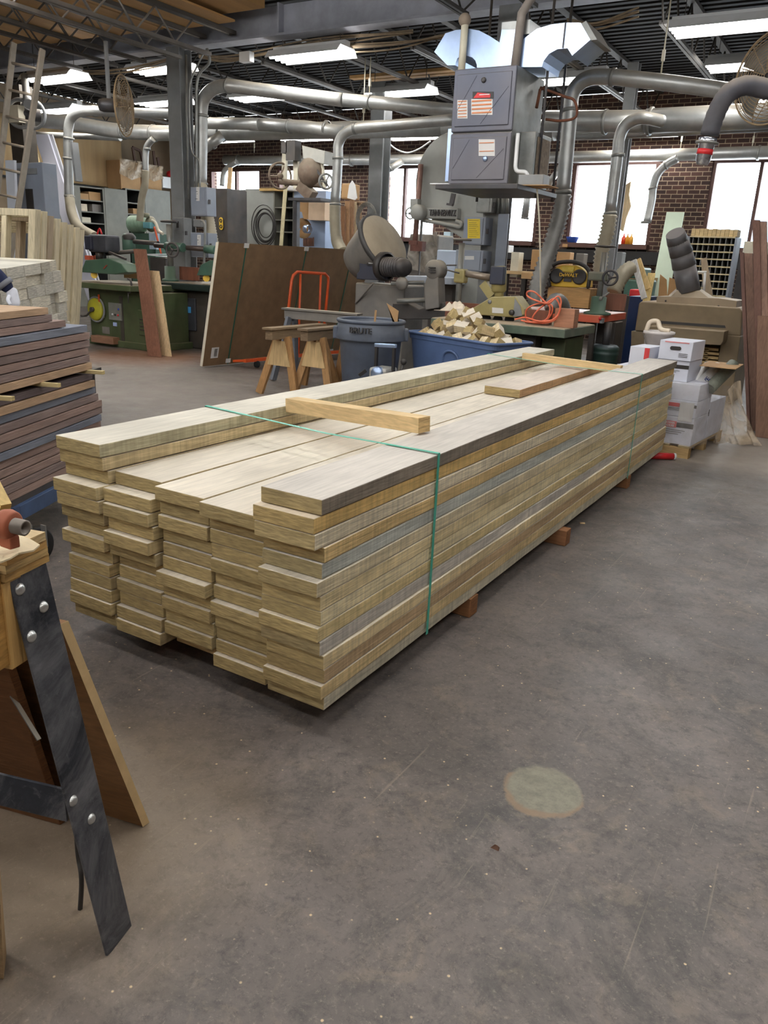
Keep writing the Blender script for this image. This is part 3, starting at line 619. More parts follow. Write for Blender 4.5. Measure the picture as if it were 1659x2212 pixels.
for k, (zz, ch, s1) in enumerate(rows):
    s1 += random.uniform(-.02, .02)
    if k >= 18: break
    rot_obj('hardwood_board', -2.0, s1, random.uniform(0, .02), .34, zz, zz+pit-.005, woodD, '%s hardwood board, %s row down of the main stack on the blue cart' % ({'b': 'blue-grey', 'r': 'reddish brown', 'm': 'dull brown', 't': 'light tan', 'd': 'dark'}[ch], ORD[k].replace('topmost', 'first')), 'board', 'hardwood boards on the cart', DK[ch])
zmin = rows[min(17, len(rows)-1)][0]
for k, (sc_, s1) in enumerate((('r', .60), ('m', .47), ('t', .44))):
    rot_obj('hardwood_board', -2.0, s1, .02, .34, 1.0485+k*.036, 1.0485+k*.036+.0325, woodD, 'short-set brown hardwood board, %s of three on top of the dark stack' % ['lowest', 'middle', 'highest'][k], 'board', 'hardwood boards on the cart', DK[sc_])
for i, (px, py) in enumerate(((217, 800), (127, 830), (31, 866))):
    # stickers poke out of the stack
    zc = z-pit*6-.01; s = [ .77, .30, -.10][i]
    c = P0+D*s; mb = MB(); o = rot_obj('sticker', s-.014, s+.014, -.085, .34, zc-.0095, zc+.0095, woodX, 'thin pale sticker poking from the dark stack, %s' % ['farthest back', 'in the middle', 'nearest the left edge'][i], 'stick', None, (222, 202, 150), .001)
# cart
zc = zmin-.003
ct = thing('lumber_cart', 'blue painted steel platform cart carrying the dark hardwood', 'cart', P0+D*(-.4)+N*.2)
bx = lambda *a: slab(*a)
obj('deck', slab(-1.9, 1.0, .01, .42, zc-.03, zc), steeld, ct)
obj('side_rail', slab(-.02, 1.1, -.012, .03, zc-.105, zc-.03), blueM, ct, bevel=.003)
obj('side_rail', slab(-.02, 1.1, .40, .44, zc-.105, zc-.03), blueM, ct)
obj('end_rail', slab(-.06, -.02, -.012, .44, zc-.105, zc-.03), blueM, ct)
for s, n in ((.05, .06), (.95, .06), (.05, .36), (.95, .36)):
    c = P0+D*s+N*n
    if (s, n) == (.05, .06): c = at(82, 1172, Z=.1); c.z = 0
    wh = obj('wheel', MB().lathe([(0, -.02), (.075, -.02), (.085, -.012), (.085, .012), (.075, .02), (0, .02)], c+Vector((0, 0, .085)), 24, N+D*.3), rubber, ct)
    obj('fork', MB().bar(c+Vector((0, 0, .085))-N*.035, c+Vector((0, 0, zc-.105))-N*.035, .035, .006).bar(c+Vector((0, 0, .085))+N*.035, c+Vector((0, 0, zc-.105))+N*.035, .035, .006).cyl(c+Vector((0, 0, .085))-N*.04, c+Vector((0, 0, .085))+N*.04, .01, 8), steelg, ct)
# ================================================================== PALE SQUARED LUMBER (ends facing the aisle)
def nplane(x, y, n):
    r = ray(x, y); q = P0+N*n; t = ((q-CAM).x*N.x+(q-CAM).y*N.y)/(r.x*N.x+r.y*N.y); p = CAM+r*t; return (p-P0).dot(D), p.z
s_, z_ = nplane(125, 561, .9); P1 = P0+D*s_+N*.9; P1.z = 0; zT = z_
D2 = D; N2 = N
def s2(x, y):
    r = ray(x, y); t = ((P1-CAM).x*N2.x+(P1-CAM).y*N2.y)/(r.x*N2.x+r.y*N2.y); p = CAM+r*t; return (p-P1).dot(D2), p.z
hh = (zT-s2(143, 652)[1])/4; rnd = random.Random(5); sl_, zl_ = s2(0, 581); TA = math.atan((zl_-zT)/sl_); DT = Vector((D2.x*math.cos(TA), D2.y*math.cos(TA), math.sin(TA))); MR = Matrix((N2, -DT, N2.cross(-DT))).transposed(); ZT2 = N2.cross(-DT)
EDG = [[125, 108, 89, 53, 15, -22, -60], [131, 113, 95, 57, 18, -20, -60], [137, 118, 96, 77, 59, 40, 20, 0, -30], [143, 124, 107, 84, 65, 47, 28, 8, -20]]
PC = [(206, 202, 188), (196, 192, 180), (214, 208, 190), (190, 184, 168)]
nrow = int((zT-.22)/hh); lz = zT-hh*nrow
for r in range(nrow):
    e = EDG[min(r, 3)]; y_ = 572+23*r; ss = [s2(x, y_+(125-x)*.16)[0] for x in e]
    if r > 3: ss = [s2(x, 640)[0] for x in EDG[2 if r % 2 else 3]]
    for j, (a, b) in enumerate(zip(ss, ss[1:])):
        wd = a-b; st = rnd.choice((0, .004, .012, .03)); c = P1+DT*((a+b)/2)+N2*(st+.7)-ZT2*hh*(r+1); c.z += zT; mb = MB().box((-.7, -wd/2+.0015, 0), (.7, wd/2-.0015, hh-.002))
        o = bpy.data.objects.new('squared_timber', mb.mesh('squared_timber')); COL.objects.link(o); o.data.materials.append(woodP); o.location = c; o.rotation_euler = MR.to_euler(); bev(o, .0015)
        o.color = lin(rnd.choice(PC))+(1,)
        props(o, 'pale squared timber, %s row down and %s from the right in the pale end-grain pile' % (ORD[r].replace('topmost', 'top'), ['first', 'second', 'third', 'fourth', 'fifth', 'sixth', 'seventh', 'eighth', 'ninth'][j]), 'timber', 'pale timbers in the end-grain pile')
c = P1-D2*.45+N2*.7; lz -= .12
dl = thing('timber_dolly', 'low dark dolly under the pale end-grain pile', 'dolly', (c.x, c.y, 0))
for s_ in (-.35, .35): obj('bearer', MB().bar(c+D2*s_-N2*.6+Vector((0, 0, lz/2)), c+D2*s_+N2*.6+Vector((0, 0, lz/2)), .09, lz-.002), steeld, dl)
# ================================================================== DUST PIPES
def W3(pts): return [at(x, y, Y=Y) for x, y, Y in pts]
def pipe(pts, wpx, label, m=galv, bend=0, bands=(), hang=(), name='dust_pipe', n=6, cat='pipe'):
    """pts: photo column, row and depth of points along the pipe; wpx: its width in the photo"""
    P = W3(pts); r = wpx/2*sum(mpp(p) for p in P)/len(P)
    path = curve(P, n) if len(P) > 2 and bend else P
    mid = P[len(P)//2]; t = thing(name, label, cat, (mid.x, mid.y, mid.z-r))
    obj('pipe_run', MB().tube(path, r, 20), m, t)
    for x, y, Y, dx, dy in bands:   # clamp ring, direction given by a second photo offset
        c = at(x, y, Y=Y); d = at(x+dx, y+dy, Y=Y)-c; d.normalize()
        obj('clamp_band', MB().lathe([(r*1.0, -.02), (r*1.16, -.016), (r*1.16, .016), (r*1.0, .02)], c, 20, d), galvd, t)
    for x, y, Y in hang:
        c = at(x, y, Y=Y); obj('hanger_rod', MB().cyl(c, (c.x, c.y, 4.15), .008, 6).cb((c.x, c.y, c.z+.16), (.03, .03, .1)), cream, t)
    return t, r
def elbow(pts, wpx, label, m=galv, **k): return pipe(pts, wpx, label, m, bend=1, **k)
# long overhead mains
pipe([(1395, 262, 9.6), (1720, 247, 9.6)], 52, 'largest horizontal dust main running off the right edge', bands=((1405, 262, 9.6, 10, 0),))
pipe([(1180, 262, 9.6), (1300, 262, 9.6), (1395, 262, 9.6)], 44, 'thick dust main section right of the furnace', bands=((1308, 264, 9.6, 10, 0),))
pipe([(960, 276, 10.0), (1200, 282, 10.0)], 40, 'dust main section passing behind the furnace')
pipe([(1150, 288, 10.2), (1330, 283, 10.2), (1700, 262, 10.2)], 34, 'lower parallel dust main on the right')
elbow([(385, 288, 9.0), (330, 287, 9.0), (250, 282, 9.0), (160, 268, 8.8), (70, 258, 8.5)], 30, 'long dust main left of the column behind the caged fan', bands=((332, 288, 9.0, 10, 0), (268, 283, 9, 10, 1)))
pipe([(370, 290, 9.0), (560, 285, 9.4), (960, 276, 10.0)], 34, 'long dust main between left column and furnace', bands=((480, 286, 9.1, 10, 0),))
pipe([(540, 268, 9.0), (660, 274, 9.2), (740, 286, 9.3)], 26, 'upper parallel dust pipe joining the main near the centre elbow', bands=((626, 273, 9.15, 10, 1), (705, 276, 9.25, 10, 2)))
pipe([(440, 266, 8.8), (560, 268, 9.0)], 24, 'short upper dust pipe just right of the left column')
pipe([(70, 290, 9.6), (260, 298, 9.6)], 12, 'thin lower pipe at the far left below the main')
# elbow and drop at the left column
elbow([(740, 216, 8.6), (640, 204, 8.4), (560, 194, 8.2), (500, 186, 8.0), (468, 189, 8.0), (446, 205, 8.0), (436, 232, 8.0), (435, 300, 8.0), (434, 398, 8.0)], 27, 'dust pipe with a big elbow dropping beside the left column', bands=((494, 186, 8.0, 10, 1), (435, 250, 8.0, 0, 10), (434, 396, 8, 0, 10)))
pipe([(740, 216, 8.6), (860, 226, 9), (985, 240, 9.2)], 27, 'straight dust pipe sloping down toward the furnace', hang=((798, 205, 8.8),), bands=((800, 221, 8.8, 10, 1),))
mb = MB(); r_ = 13*mpp(at(445, 450, Y=8)); hose(mb, W3([(433, 398, 8.0), (440, 430, 7.9), (450, 480, 7.8), (462, 545, 7.7)]), r_); one('flex_hose', mb, hosem, 'ribbed tan hose hanging from the left column pipe', 'hose')
# far-left elbow with straight drop
elbow([(380, 247, 8.6), (300, 244, 8.4), (215, 240, 8.0), (180, 240, 8.0), (158, 250, 8.0), (149, 270, 8.0), (147, 310, 8.0), (149, 412, 8.0), (150, 425, 8.0)], 20, 'galvanised pipe with an elbow dropping at far left', bands=((205, 240, 8.0, 10, 0), (149, 299, 8.0, 0, 10), (147, 342, 8, 0, 10), (150, 424, 8, 0, 10)), hang=())
mb = MB(); hose(mb, W3([(150, 425, 8.0), (155, 460, 7.9), (170, 490, 7.8), (205, 512, 7.6)]), 10*mpp(at(160, 460, Y=7.9)), .016, .05); one('flex_hose', mb, hosem, 'smooth tan hose curving from the far-left drop to the green shaper', 'hose')
mb = MB().bar(at(160, 308, Y=7.9), at(170, 392, Y=7.9), .13, .05, (1, 0, 0)); one('metal_chute', mb, steelg, 'flat grey metal duct hanging at a slant beside the far-left pipe', 'duct')
# small branch with flex at cartons
elbow([(331, 300, 8.9), (320, 312, 8.9), (315, 328, 8.9), (314, 372, 8.9)], 13, 'short branch pipe dropping under the main near the cartons', bands=((318, 322, 8.9, 1, 10),))
mb = MB(); hose(mb, W3([(314, 368, 8.9), (313, 400, 8.9), (306, 430, 8.9), (302, 478, 8.9)]), 7.5*mpp(at(310, 420, Y=8.9)), .02, .06); one('flex_hose', mb, hosem, 'tan hose hanging in front of the grey wall cabinets', 'hose')
pipe([(440, 322, 8.8), (480, 292, 9.0)], 22, 'diagonal wye pipe rising right of the left column', bands=((458, 310, 8.9, 10, -8),))
# centre elbow
elbow([(985, 258, 8.8), (880, 268, 8.8), (780, 276, 8.8), (762, 279, 8.8), (742, 291, 8.8), (731, 312, 8.8), (730, 345, 8.8), (724, 440, 8.8)], 22, 'centre dust pipe with an elbow dropping past the bricks', bands=((768, 277, 8.8, 10, -1), (730, 342, 8.8, 0, 10), (724, 441, 8.8, 0, 10)), hang=((785, 262, 8.8),))
mb = MB(); hose(mb, W3([(724, 444, 8.8), (724, 480, 8.8), (728, 520, 8.8), (740, 545, 8.7)]), 12*mpp(at(724, 480, Y=8.8)), .02); one('flex_hose', mb, hosem, 'ribbed tan hose at the centre next to the long boards', 'hose')
# wall main
pipe([(486, 346, 14.6), (620, 347, 14.6), (1000, 344, 14.6), (1400, 336, 14.6), (1700, 328, 14.6)], 22, 'long thin dust main along the window wall', hang=((549, 330, 14.6), (1470, 320, 14.6), (1624, 322, 14.6)), bands=((515, 346, 14.6, 10, 0), (760, 347, 14.6, 10, 0), (1639, 330, 14.6, 10, 0)))
elbow([(512, 350, 14.3), (492, 362, 14.3), (483, 375, 14.3), (480, 402, 14.3)], 11, 'small branch elbow in front of the left window')
pipe([(830, 372, 14.3), (870, 348, 14.4)], 14, 'small diagonal branch off the wall main behind the middle column', bands=((846, 362, 14.3, 10, -6),))
elbow([(1464, 342, 14.3), (1442, 354, 14.3), (1422, 374, 14.3), (1411, 405, 14.3), (1408, 432, 14.3), (1398, 480, 14.2)], 17, 'small galvanised elbow dropping at the right-hand brick pier', bands=((1438, 357, 14.3, 10, -5), (1410, 407, 14.3, 1, 10), (1394, 480, 14.2, -1, 10)))
pipe([(1143, 405, 13), (1133, 472, 13)], 15, 'stub of pale pipe hanging before the window right of the furnace', bands=((1134, 471, 13, -2, 10),))
pipe([(1180, 405, 14.3), (1215, 355, 14.3)], 14, 'diagonal branch pipe rising between two windows')
# right elbow 1
elbow([(1570, 196, 7.6), (1450, 180, 7.4), (1340, 168, 7.3), (1312, 166, 7.3), (1275, 168, 7.3), (1250, 182, 7.3), (1236, 206, 7.3), (1232, 240, 7.3), (1224, 330, 7.3), (1217, 412, 7.3)], 32, 'dull pipe with a segmented elbow dropping right of the furnace', m=galv, bands=((1324, 167, 7.3, 10, 1), (1230, 238, 7.3, 0, 10), (1217, 415, 7.3, 0, 10)), hang=((1428, 158, 7.4),))
mb = MB(); hose(mb, W3([(1217, 418, 7.3), (1212, 455, 7.3), (1194, 520, 7.2), (1170, 590, 7.1), (1158, 635, 7.0), (1155, 665, 7.0)]), 17*mpp(at(1195, 520, Y=7.2)), .055, .13, 18); one('flex_hose', mb, hosed, 'large grey ribbed hose sweeping down behind the radio', 'hose')
# right elbow 2
elbow([(1430, 262, 9.2), (1395, 255, 9.0), (1372, 258, 9.0), (1350, 272, 9.0), (1338, 298, 9.0), (1334, 335, 9.0), (1318, 460, 9.0)], 25, 'dull pipe elbow dropping in front of the window right of the radio', bands=((1335, 336, 9.0, 0, 10), (1318, 461, 9.0, 0, 10)))
mb = MB(); hose(mb, W3([(1318, 463, 9.0), (1312, 500, 9.0), (1300, 545, 9.0), (1294, 600, 9.0)]), 15*mpp(at(1310, 500, Y=9)), .05, .13, 16); one('flex_hose', mb, hosem, 'ribbed tan hose hanging from the right-hand pipe before the window', 'hose')
mb = MB(); hose(mb, W3([(1366, 578, 8.6), (1350, 588, 8.5), (1338, 605, 8.4), (1324, 635, 8.3)]), 15*mpp(at(1350, 590, Y=8.5)), .05, .13, 16); one('flex_hose', mb, hosem, 'short arched ribbed hose beside the orange table handwheel', 'hose')
mb = MB(); hose(mb, W3([(1222, 712, 6.9), (1220, 680, 6.75), (1212, 655, 6.6), (1198, 650, 6.4), (1190, 672, 6.3)]), 14*mpp(at(1210, 680, Y=6.6)), .04, .13, 16); one('flex_hose', mb, hosed, 'grey ribbed hose stub looping behind the orange cord', 'hose')
mb = MB(); hose(mb, W3([(1190, 740, 6.9), (1194, 760, 6.9), (1186, 790, 6.9)]), 12*mpp(at(1190, 760, Y=6.9)), .026, .1, 16); one('flex_hose', mb, hosed, 'grey ribbed hose below the green table edge', 'hose')
# dark wrapped duct at the right
P = W3([(1730, 205, 4.6), (1660, 193, 4.5), (1610, 185, 4.45), (1570, 205, 4.4), (1545, 250, 4.4), (1530, 300, 4.4)]); r_ = 20*mpp(P[2])
t = thing('curved_duct', 'dark wrapped curved duct with a foil-taped end at upper right', 'duct', P[3]-Vector((0, 0, r_)))
hm = MB(); hose(hm, P, r_, .05, .025, 22); obj('wrapped_hose', hm, ducthose, t)
a = at(1530, 298, Y=4.4); b = at(1516, 356, Y=4.4)
obj('taped_end', MB().tube([a, a.lerp(b, .2), a.lerp(b, .22), a.lerp(b, .78), b], [r_*.96, r_*.94, r_*.86, r_*.8, r_*.62], 20), foil, t)
obj('red_tape', MB().tube([a.lerp(b, .42), a.lerp(b, .62)], r_*.86, 20), red, t)
obj('clamp_band', MB().lathe([(r_*.9, -.008), (r_*1.25, -.006), (r_*1.25, .006), (r_*.9, .008)], a.lerp(b, .18), 20, b-a), galvd, t)
obj('hanger_rod', MB().cyl(P[1], (P[1].x, P[1].y, 4.18), .01, 6), cream, t)
# wiring sagging under the girder
for i, (pts, l) in enumerate((([(60, 130), (150, 148), (260, 150), (372, 128)], 'bundle of dusty cables sagging along the girder at far left'), ([(430, 118), (490, 122), (560, 108), (700, 85), (892, 66)], 'bundle of dusty cables sagging along the girder in the centre'), ([(690, 84), (720, 96), (850, 92), (985, 66)], 'lower bundle of cables looping between the far joists'), ([(1225, 45), (1290, 52), (1380, 22)], 'cables sagging right of the furnace duct'))):
    mb = MB()
    for k in range(4):
        rr = random.Random(i*10+k); mb.tube(curve([at(x, y+rr.uniform(-7, 7)+k*3, Y=YG+.2+.03*k) for x, y in pts], 8), .011, 6)
    one('cable_bundle', mb, mat('dusty_cable', (140, 122, 98), .9, 0, .2, 8), l, 'cables')
mb = MB().tube(curve(W3([(838, 307, 11), (855, 322, 11), (880, 330, 11), (905, 322, 11), (930, 305, 11)]), 8), .014, 8); one('white_cable', mb, white, 'white cable sagging left of the furnace', 'cable')
# ================================================================== HUNG FURNACE
YF = 6.0; p = at(985, 152, Y=YF); q = at(1118, 141, Y=YF); x0, x1 = p.x, q.x; zt_ = 3.245; zb_ = 2.19; yb = YF+.73
g = thing('furnace', 'grey sheet-metal furnace hung overhead on a platform', 'furnace', ((x0+x1)/2, YF+.36, zb_))
obj('cabinet', MB().box((x0, YF+.012, zb_), (x1, yb, zt_)), galvd, g, bevel=.006)
zm = 2.67
obj('upper_door', MB().box((x0-.004, YF-.02, zm+.012), (x1+.004, YF+.012, zt_)), furn, g, bevel=.012)
obj('lower_door', MB().box((x0-.004, YF-.02, zb_+.01), (x1+.004, YF+.012, zm)), furn, g, bevel=.012)
for (z0_, z1_, nm) in ((zm+.06, zt_-.05, 'door_panel'), (zb_+.05, zm-.04, 'door_panel')):
    pn = obj(nm, MB().box((x0+.035, YF-.032, z0_), (x1-.035, YF-.018, z1_)), furn, g, bevel=.008)
    rb = MB()
    h_ = z1_-z0_; rb.bar((x0+.05, YF-.034, z0_+h_*.28), (x0+.05+h_*.42, YF-.034, z1_-.02), .006, .006).bar((x0+.32, YF-.034, z0_+.02), (x1-.06, YF-.034, z0_+h_*.72), .006, .006); obj('pressed_rib', rb, furn, pn)
def fpt(x, y): a = at(x, y, Y=YF-.034); return a
def label_(x0_, y0_, x1_, y1_, nm, m): return obj(nm, MB().hexa([fpt(x0_, y1_)+Vector((0, .002, 0)), fpt(x1_, y1_)+Vector((0, .002, 0)), fpt(x1_, y1_)+Vector((0, -.002, 0)), fpt(x0_, y1_)+Vector((0, -.002, 0)), fpt(x0_, y0_)+Vector((0, .002, 0)), fpt(x1_, y0_)+Vector((0, .002, 0)), fpt(x1_, y0_)+Vector((0, -.002, 0)), fpt(x0_, y0_)+Vector((0, -.002, 0))]), m, g)
bd = label_(1021, 198, 1066, 213, 'badge', blk)
rdm = MB(); a = fpt(1023, 212); b = fpt(1060, 203); rdm.prism([(a.x, YF-.037, a.z), (b.x, YF-.037, fpt(1060, 211).z), (b.x, YF-.037, b.z), (fpt(1032, 200).x, YF-.037, fpt(1032, 200).z)], (0, -.003, 0)); obj('badge_emblem', rdm, red, bd)
obj('badge_lettering', MB().box(fpt(1036, 206)+Vector((0, -.005, 0)), fpt(1058, 203)+Vector((0, -.009, 0))), white, bd)
lt = mat('pale_sticker', (206, 204, 200), .7, 0, .05, 6); ol = mat('orange_print', (206, 128, 84), .7, 0, .1, 8)
for (a_, b_, c_, d_, rows_) in ((988, 216, 1010, 256, 6), (1018, 214, 1064, 248, 4), (1034, 301, 1069, 337, 2)):
    s_ = label_(a_, b_, c_, d_, 'sticker', lt); ln = MB()
    for k in range(rows_):
        yy = b_+(d_-b_)*(k+.4)/rows_; u = fpt(a_+2, yy); v = fpt(c_-2, yy+.7); ln.box((u.x, YF-.038, v.z), (v.x, YF-.041, u.z))
    obj('printed_line', ln, ol, s_)
for x_, y_ in ((1045, 173), (1048, 343)):
    c = fpt(x_, y_); obj('knob', MB().lathe([(0, 0), (.026, 0), (.022, .014), (.008, .016), (0, .016)], c, 18, (0, -1, 0)), steeld if y_ < 200 else bright, g)
# side fittings
sd = MB(); X = x1
sd.box((X, YF+.22, 2.20), (X+.16, YF+.66, 2.70)); obj('filter_housing', sd, galvd, g, bevel=.006)
obj('dusty_filter', MB().box((X+.162, YF+.28, 2.26), (X+.17, YF+.62, 2.66)), mat('clogged_filter', (112, 98, 82), .95, 0, .35, 22, bump=.6), g)
obj('condensate_pipe', MB().tube(curve([(X+.05, YF+.04, 2.66), (X+.055, YF+.03, 2.45), (X+.07, YF+.03, 2.33), (X+.16, YF+.06, 2.31), (X+.19, YF+.08, 2.22)], 5), .02, 10), white, g)
obj('left_side_panel', MB().box((x0-.10, YF+.1, 2.24), (x0-.03, YF+.5, 2.74)), bright, g, bevel=.004)
obj('drain_pump', MB().box((X+.10, YF+.02, 2.195), (X+.36, YF+.19, 2.29)), steelg, g, bevel=.006)
obj('gas_pipe', MB().tube([(X+.10, YF+.55, 3.16), (X+.05, YF+.5, 3.12), (X+.05, YF+.45, 2.95)], .016, 8).tube(curve([(X+.05, YF+.5, 3.14), (X+.3, YF+.5, 3.05), (X+.42, YF+.5, 3.0), (X+.45, YF+.5, 2.86), (X+.3, YF+.5, 2.83), (X+.14, YF+.5, 2.85)], 5), .013, 8), brick_r, g)
# vents
p1 = at(997, 150, Y=YF+.12); p2 = at(1001, 58, Y=YF+.12)
obj('vent_pipe', MB().cyl((p1.x, YF+.12, zt_), (p1.x+.005, YF+.12, zt_+.42), .036, 16), cream, g)
obj('vent_elbow', MB().sph((p1.x, YF+.12, zt_+.46), .062, 14), mat('dusty_plastic_elbow', (136, 122, 106), .8, 0, .15, 9), g)
p3 = at(1116, 130, Y=YF+.1)
obj('flue_pipe', MB().tube([(p3.x-.02, YF+.12, zt_), (p3.x, YF+.13, zt_+.46), (p3.x+.14, YF+.2, zt_+.72), (p3.x+.2, YF+.25, zt_+.9)], .042, 16), mat('dusty_grey_pvc', (140, 130, 122), .7, 0, .15, 7), g)
# sheet metal plenum splitting into two curved ducts
yd0, yd1 = YF+.16, YF+.62
def ductp(px): return [(at(x, y, Y=yd0).x, yd0, at(x, y, Y=yd0).z) for x, y in px]
left = [(1030, 146), (1030, 140), (1027, 131), (1020, 124), (1008, 120), (995, 121), (988, 126), (983, 141), (966, 141), (938, 112), (962, 72), (984, 65), (1012, 62), (1035, 66), (1058, 78), (1079, 92), (1084, 64), (1126, 64), (1128, 86), (1160, 62), (1190, 53), (1222, 49), (1254, 49), (1275, 86), (1236, 120), (1226, 104), (1204, 106), (1186, 116), (1174, 132), (1170, 150), (1168, 158)]
pl = thing('sheet_metal_duct', 'shiny sky-tinted two-armed sheet-metal duct on top of the furnace', 'duct', ((x0+x1)/2, YF+.4, zt_))
pts = ductp(left); pts = [(x, y, max(z, zt_+.003)) for x, y, z in pts]
obj('duct_body', MB().prism(pts, (0, yd1-yd0, 0)), bright, pl)
tb = [ductp([(1082, 55)])[0], ductp([(1142, 55)])[0]]; obj('top_collar', MB().box((tb[0][0], yd0+.02, tb[0][2]-.09), (tb[1][0], yd1-.02, tb[0][2]+.03)), galv, pl)
sm = MB(); a = Vector(ductp([(1222, 49)])[0]); b = Vector(ductp([(1216, 104)])[0]); sm.bar(a+Vector((0, -.006, 0)), b+Vector((0, -.006, 0)), .012, .012, (0, 1, 0)); obj('seam', sm, steeld, pl)
a = Vector(ductp([(1256, 51)])[0]); b = Vector(ductp([(1276, 87)])[0]); obj('outlet_flap', MB().prism([a, b, b+Vector((.06, 0, -.0)), a+Vector((.04, 0, .02))], (0, yd1-yd0, 0)), galvd, pl)
# platform
pf = thing('platform', 'dark platform hanging under the furnace on rods', 'platform', ((x0+x1)/2, YF+.3, 2.14))
obj('deck', MB().box((at(937, 405, Y=YF-.25).x, YF-.22, 2.14), (x1+.2, yb+.15, 2.185)), steeld, pf, bevel=.004)
rd = MB()
for xx, yy in ((x1+.17, YF+.35), (x1+.17, yb+.1), (x0-.06, yb+.1)): rd.cyl((xx, yy, 2.1), (xx, yy, 4.12), .014, 8)
obj('hanger_rod', rd, steeld, pf)
obj('board', MB().box((x1+.0, YF-.02, 2.187), (x1+.42, YF+.3, 2.194)), card, pf)
one('flat_package', MB().cb((x0-.02, YF-.13, 2.191), (.2, .12, .01), (0, 0, .2)), paper, 'folded papers lying on the platform at the foot of the furnace', 'paper')
hg = MB().cyl(at(1105, 410, Y=YF), at(1196, 415, Y=YF), .02, 10); 
one('hanging_cord', MB().tube(curve(W3([(1160, 408, 6.1), (1165, 480, 6.1), (1167, 560, 6.2), (1168, 640, 6.4), (1170, 655, 6.4)]), 6), .008, 6), cream, 'pale cord hanging from the platform down to the bench', 'cord')
# ================================================================== FANS
def fan(c, n, R, label, post):
    c = Vector(c); n = Vector(n).normalized(); t = thing('caged_fan', label, 'fan', c-Vector((0, 0, R)))
    wire = mat('dusty_fan_wire', (150, 128, 98), .8, .2, .2, 12)
    gd = MB()
    for side in (1, -1):
        for k in range(1, 15):
            rr = R*k/14; gd.torus(c+n*side*.075*math.cos(rr/R*PI/2)**.6, n, rr, .0035, 40, 4)
    u = n.orthogonal().normalized(); w = n.cross(u)
    for side in (1, -1):
        for k in range(12):
            a = 2*PI*k/12; d = u*math.cos(a)+w*math.sin(a)
            gd.tube([c+n*side*.075*math.cos(f*PI/2)**.6+d*R*f for f in (.08, .3, .5, .7, .85, .999)], .004, 4)
    gd.torus(c, n, R*1.0, .009, 48, 6); obj('guard', gd, wire, t)
    bl = MB()
    for k in range(4):
        a0 = 2*PI*k/4
        def fn(i, j, a0=a0): a = a0+(i-.5)*.95; rr = R*(.15+.72*j); return c+(u*math.cos(a)+w*math.sin(a))*rr+n*(.05*(i-.5))
        bl.grid(fn, 6, 5)
    solid(obj('blades', bl, mat('fan_blade', (120, 116, 108), .6, .2, .2, 6), t), .003)
    obj('hub', MB().lathe([(0, -.05), (R*.13, -.05), (R*.13, .05), (0, .055)], c, 20, n), steeld, t)
    obj('motor', MB().lathe([(0, -.34), (.07, -.33), (.085, -.28), (.085, -.1), (.04, -.08), (0, -.08)], c, 20, n), steeld, t)
    b = MB()
    for a, q in post: b.bar(a, q, .05, .03, (0, 1, 0))
    obj('bracket', b, steelg, t); return t
c = at(268, 229, Y=6.4); n = Vector((.87, .5, 0)).normalized(); m_ = c-n*.2
fan(c, n, .37, 'dusty caged fan hanging edge-on at upper left', [(m_+Vector((0, 0, .06)), Vector((m_.x, m_.y, 4.0))), (m_, c)])
c = at(1668, 166, Y=7.0); n = Vector((-.5, -.86, 0)).normalized(); m_ = c-n*.2
fan(c, n, .40, 'large wire fan cut off by the right frame edge', [(m_+Vector((0, 0, .06)), Vector((m_.x, m_.y, 4.1))), (m_, c)])
# small camera-like box on the girder
one('detector', MB().box(at(516, 112, Y=7.6)+Vector((0, 0, .0)), at(539, 132, Y=7.6)+Vector((0, .1, 0))), white, 'small white device box under the girder', 'device', bevel=.006)
# ================================================================== helpers for machines
def Q(x, y, Y): return at(x, y, Y=Y)
def sag(pts, n=6): return curve([Vector(p) for p in pts], n)
def handwheel(t, c, ax, R, m=steeld, r=.012):
    ax = Vector(ax).normalized(); u = ax.orthogonal().normalized(); w = ax.cross(u); c = Vector(c)
    mb = MB().torus(c, ax, R, r, 28, 8); mb.lathe([(0, -.02), (R*.25, -.02), (R*.25, .02), (0, .02)], c, 14, ax)
    for k in range(3): a = 2*PI*k/3+.4; mb.cyl(c, c+(u*math.cos(a)+w*math.sin(a))*R, r*.7, 6)
    return obj('handwheel', mb, m, t)
def motor(t, a, b, r, m, name='motor', fins=True):
    a = Vector(a); b = Vector(b); L = (b-a).length; ax = (b-a)/L; pr = [(0, 0), (r*.7, 0), (r*.95, L*.08)]
    if fins:
        for k in range(8): h = L*(.12+.72*k/8); pr += [(r, h), (r, h+L*.05), (r*.92, h+L*.055), (r*.92, h+L*.085)]
    pr += [(r*.95, L*.9), (r*.75, L), (0, L)]
    return obj(name, MB().lathe(pr, a, 22, ax), m, t)
# ================================================================== STRAPPED PANEL PACK ON ORANGE CART
db = Vector((.107, .9942, 0)); nn = Vector((.9942, -.107, 0)); B0 = Vector((-6.04, 5.81, .02)); hp = 1.53; lean = .36; Lp = 2.95
up = Vector((nn.x*lean, nn.y*lean, hp)); th = (-nn*1).normalized()*.055
pk = thing('panel_pack', 'large brown hardboard sheet pack with dark green straps leaning on the orange cart', 'panels', B0)
face = MB().hexa([B0, B0+db*Lp, B0+db*Lp+th*.12, B0+th*.12, B0+up, B0+db*Lp+up, B0+db*Lp+up+th*.12, B0+up+th*.12]); obj('cover_sheet', face, mdf, pk)
core = MB().hexa([B0+th*.13, B0+db*Lp+th*.13, B0+db*Lp+th, B0+th, B0+up+th*.13, B0+db*Lp+up+th*.13, B0+db*Lp+up+th, B0+up+th]); obj('panel_core', core, mdfedge, pk)
eps = nn*.004
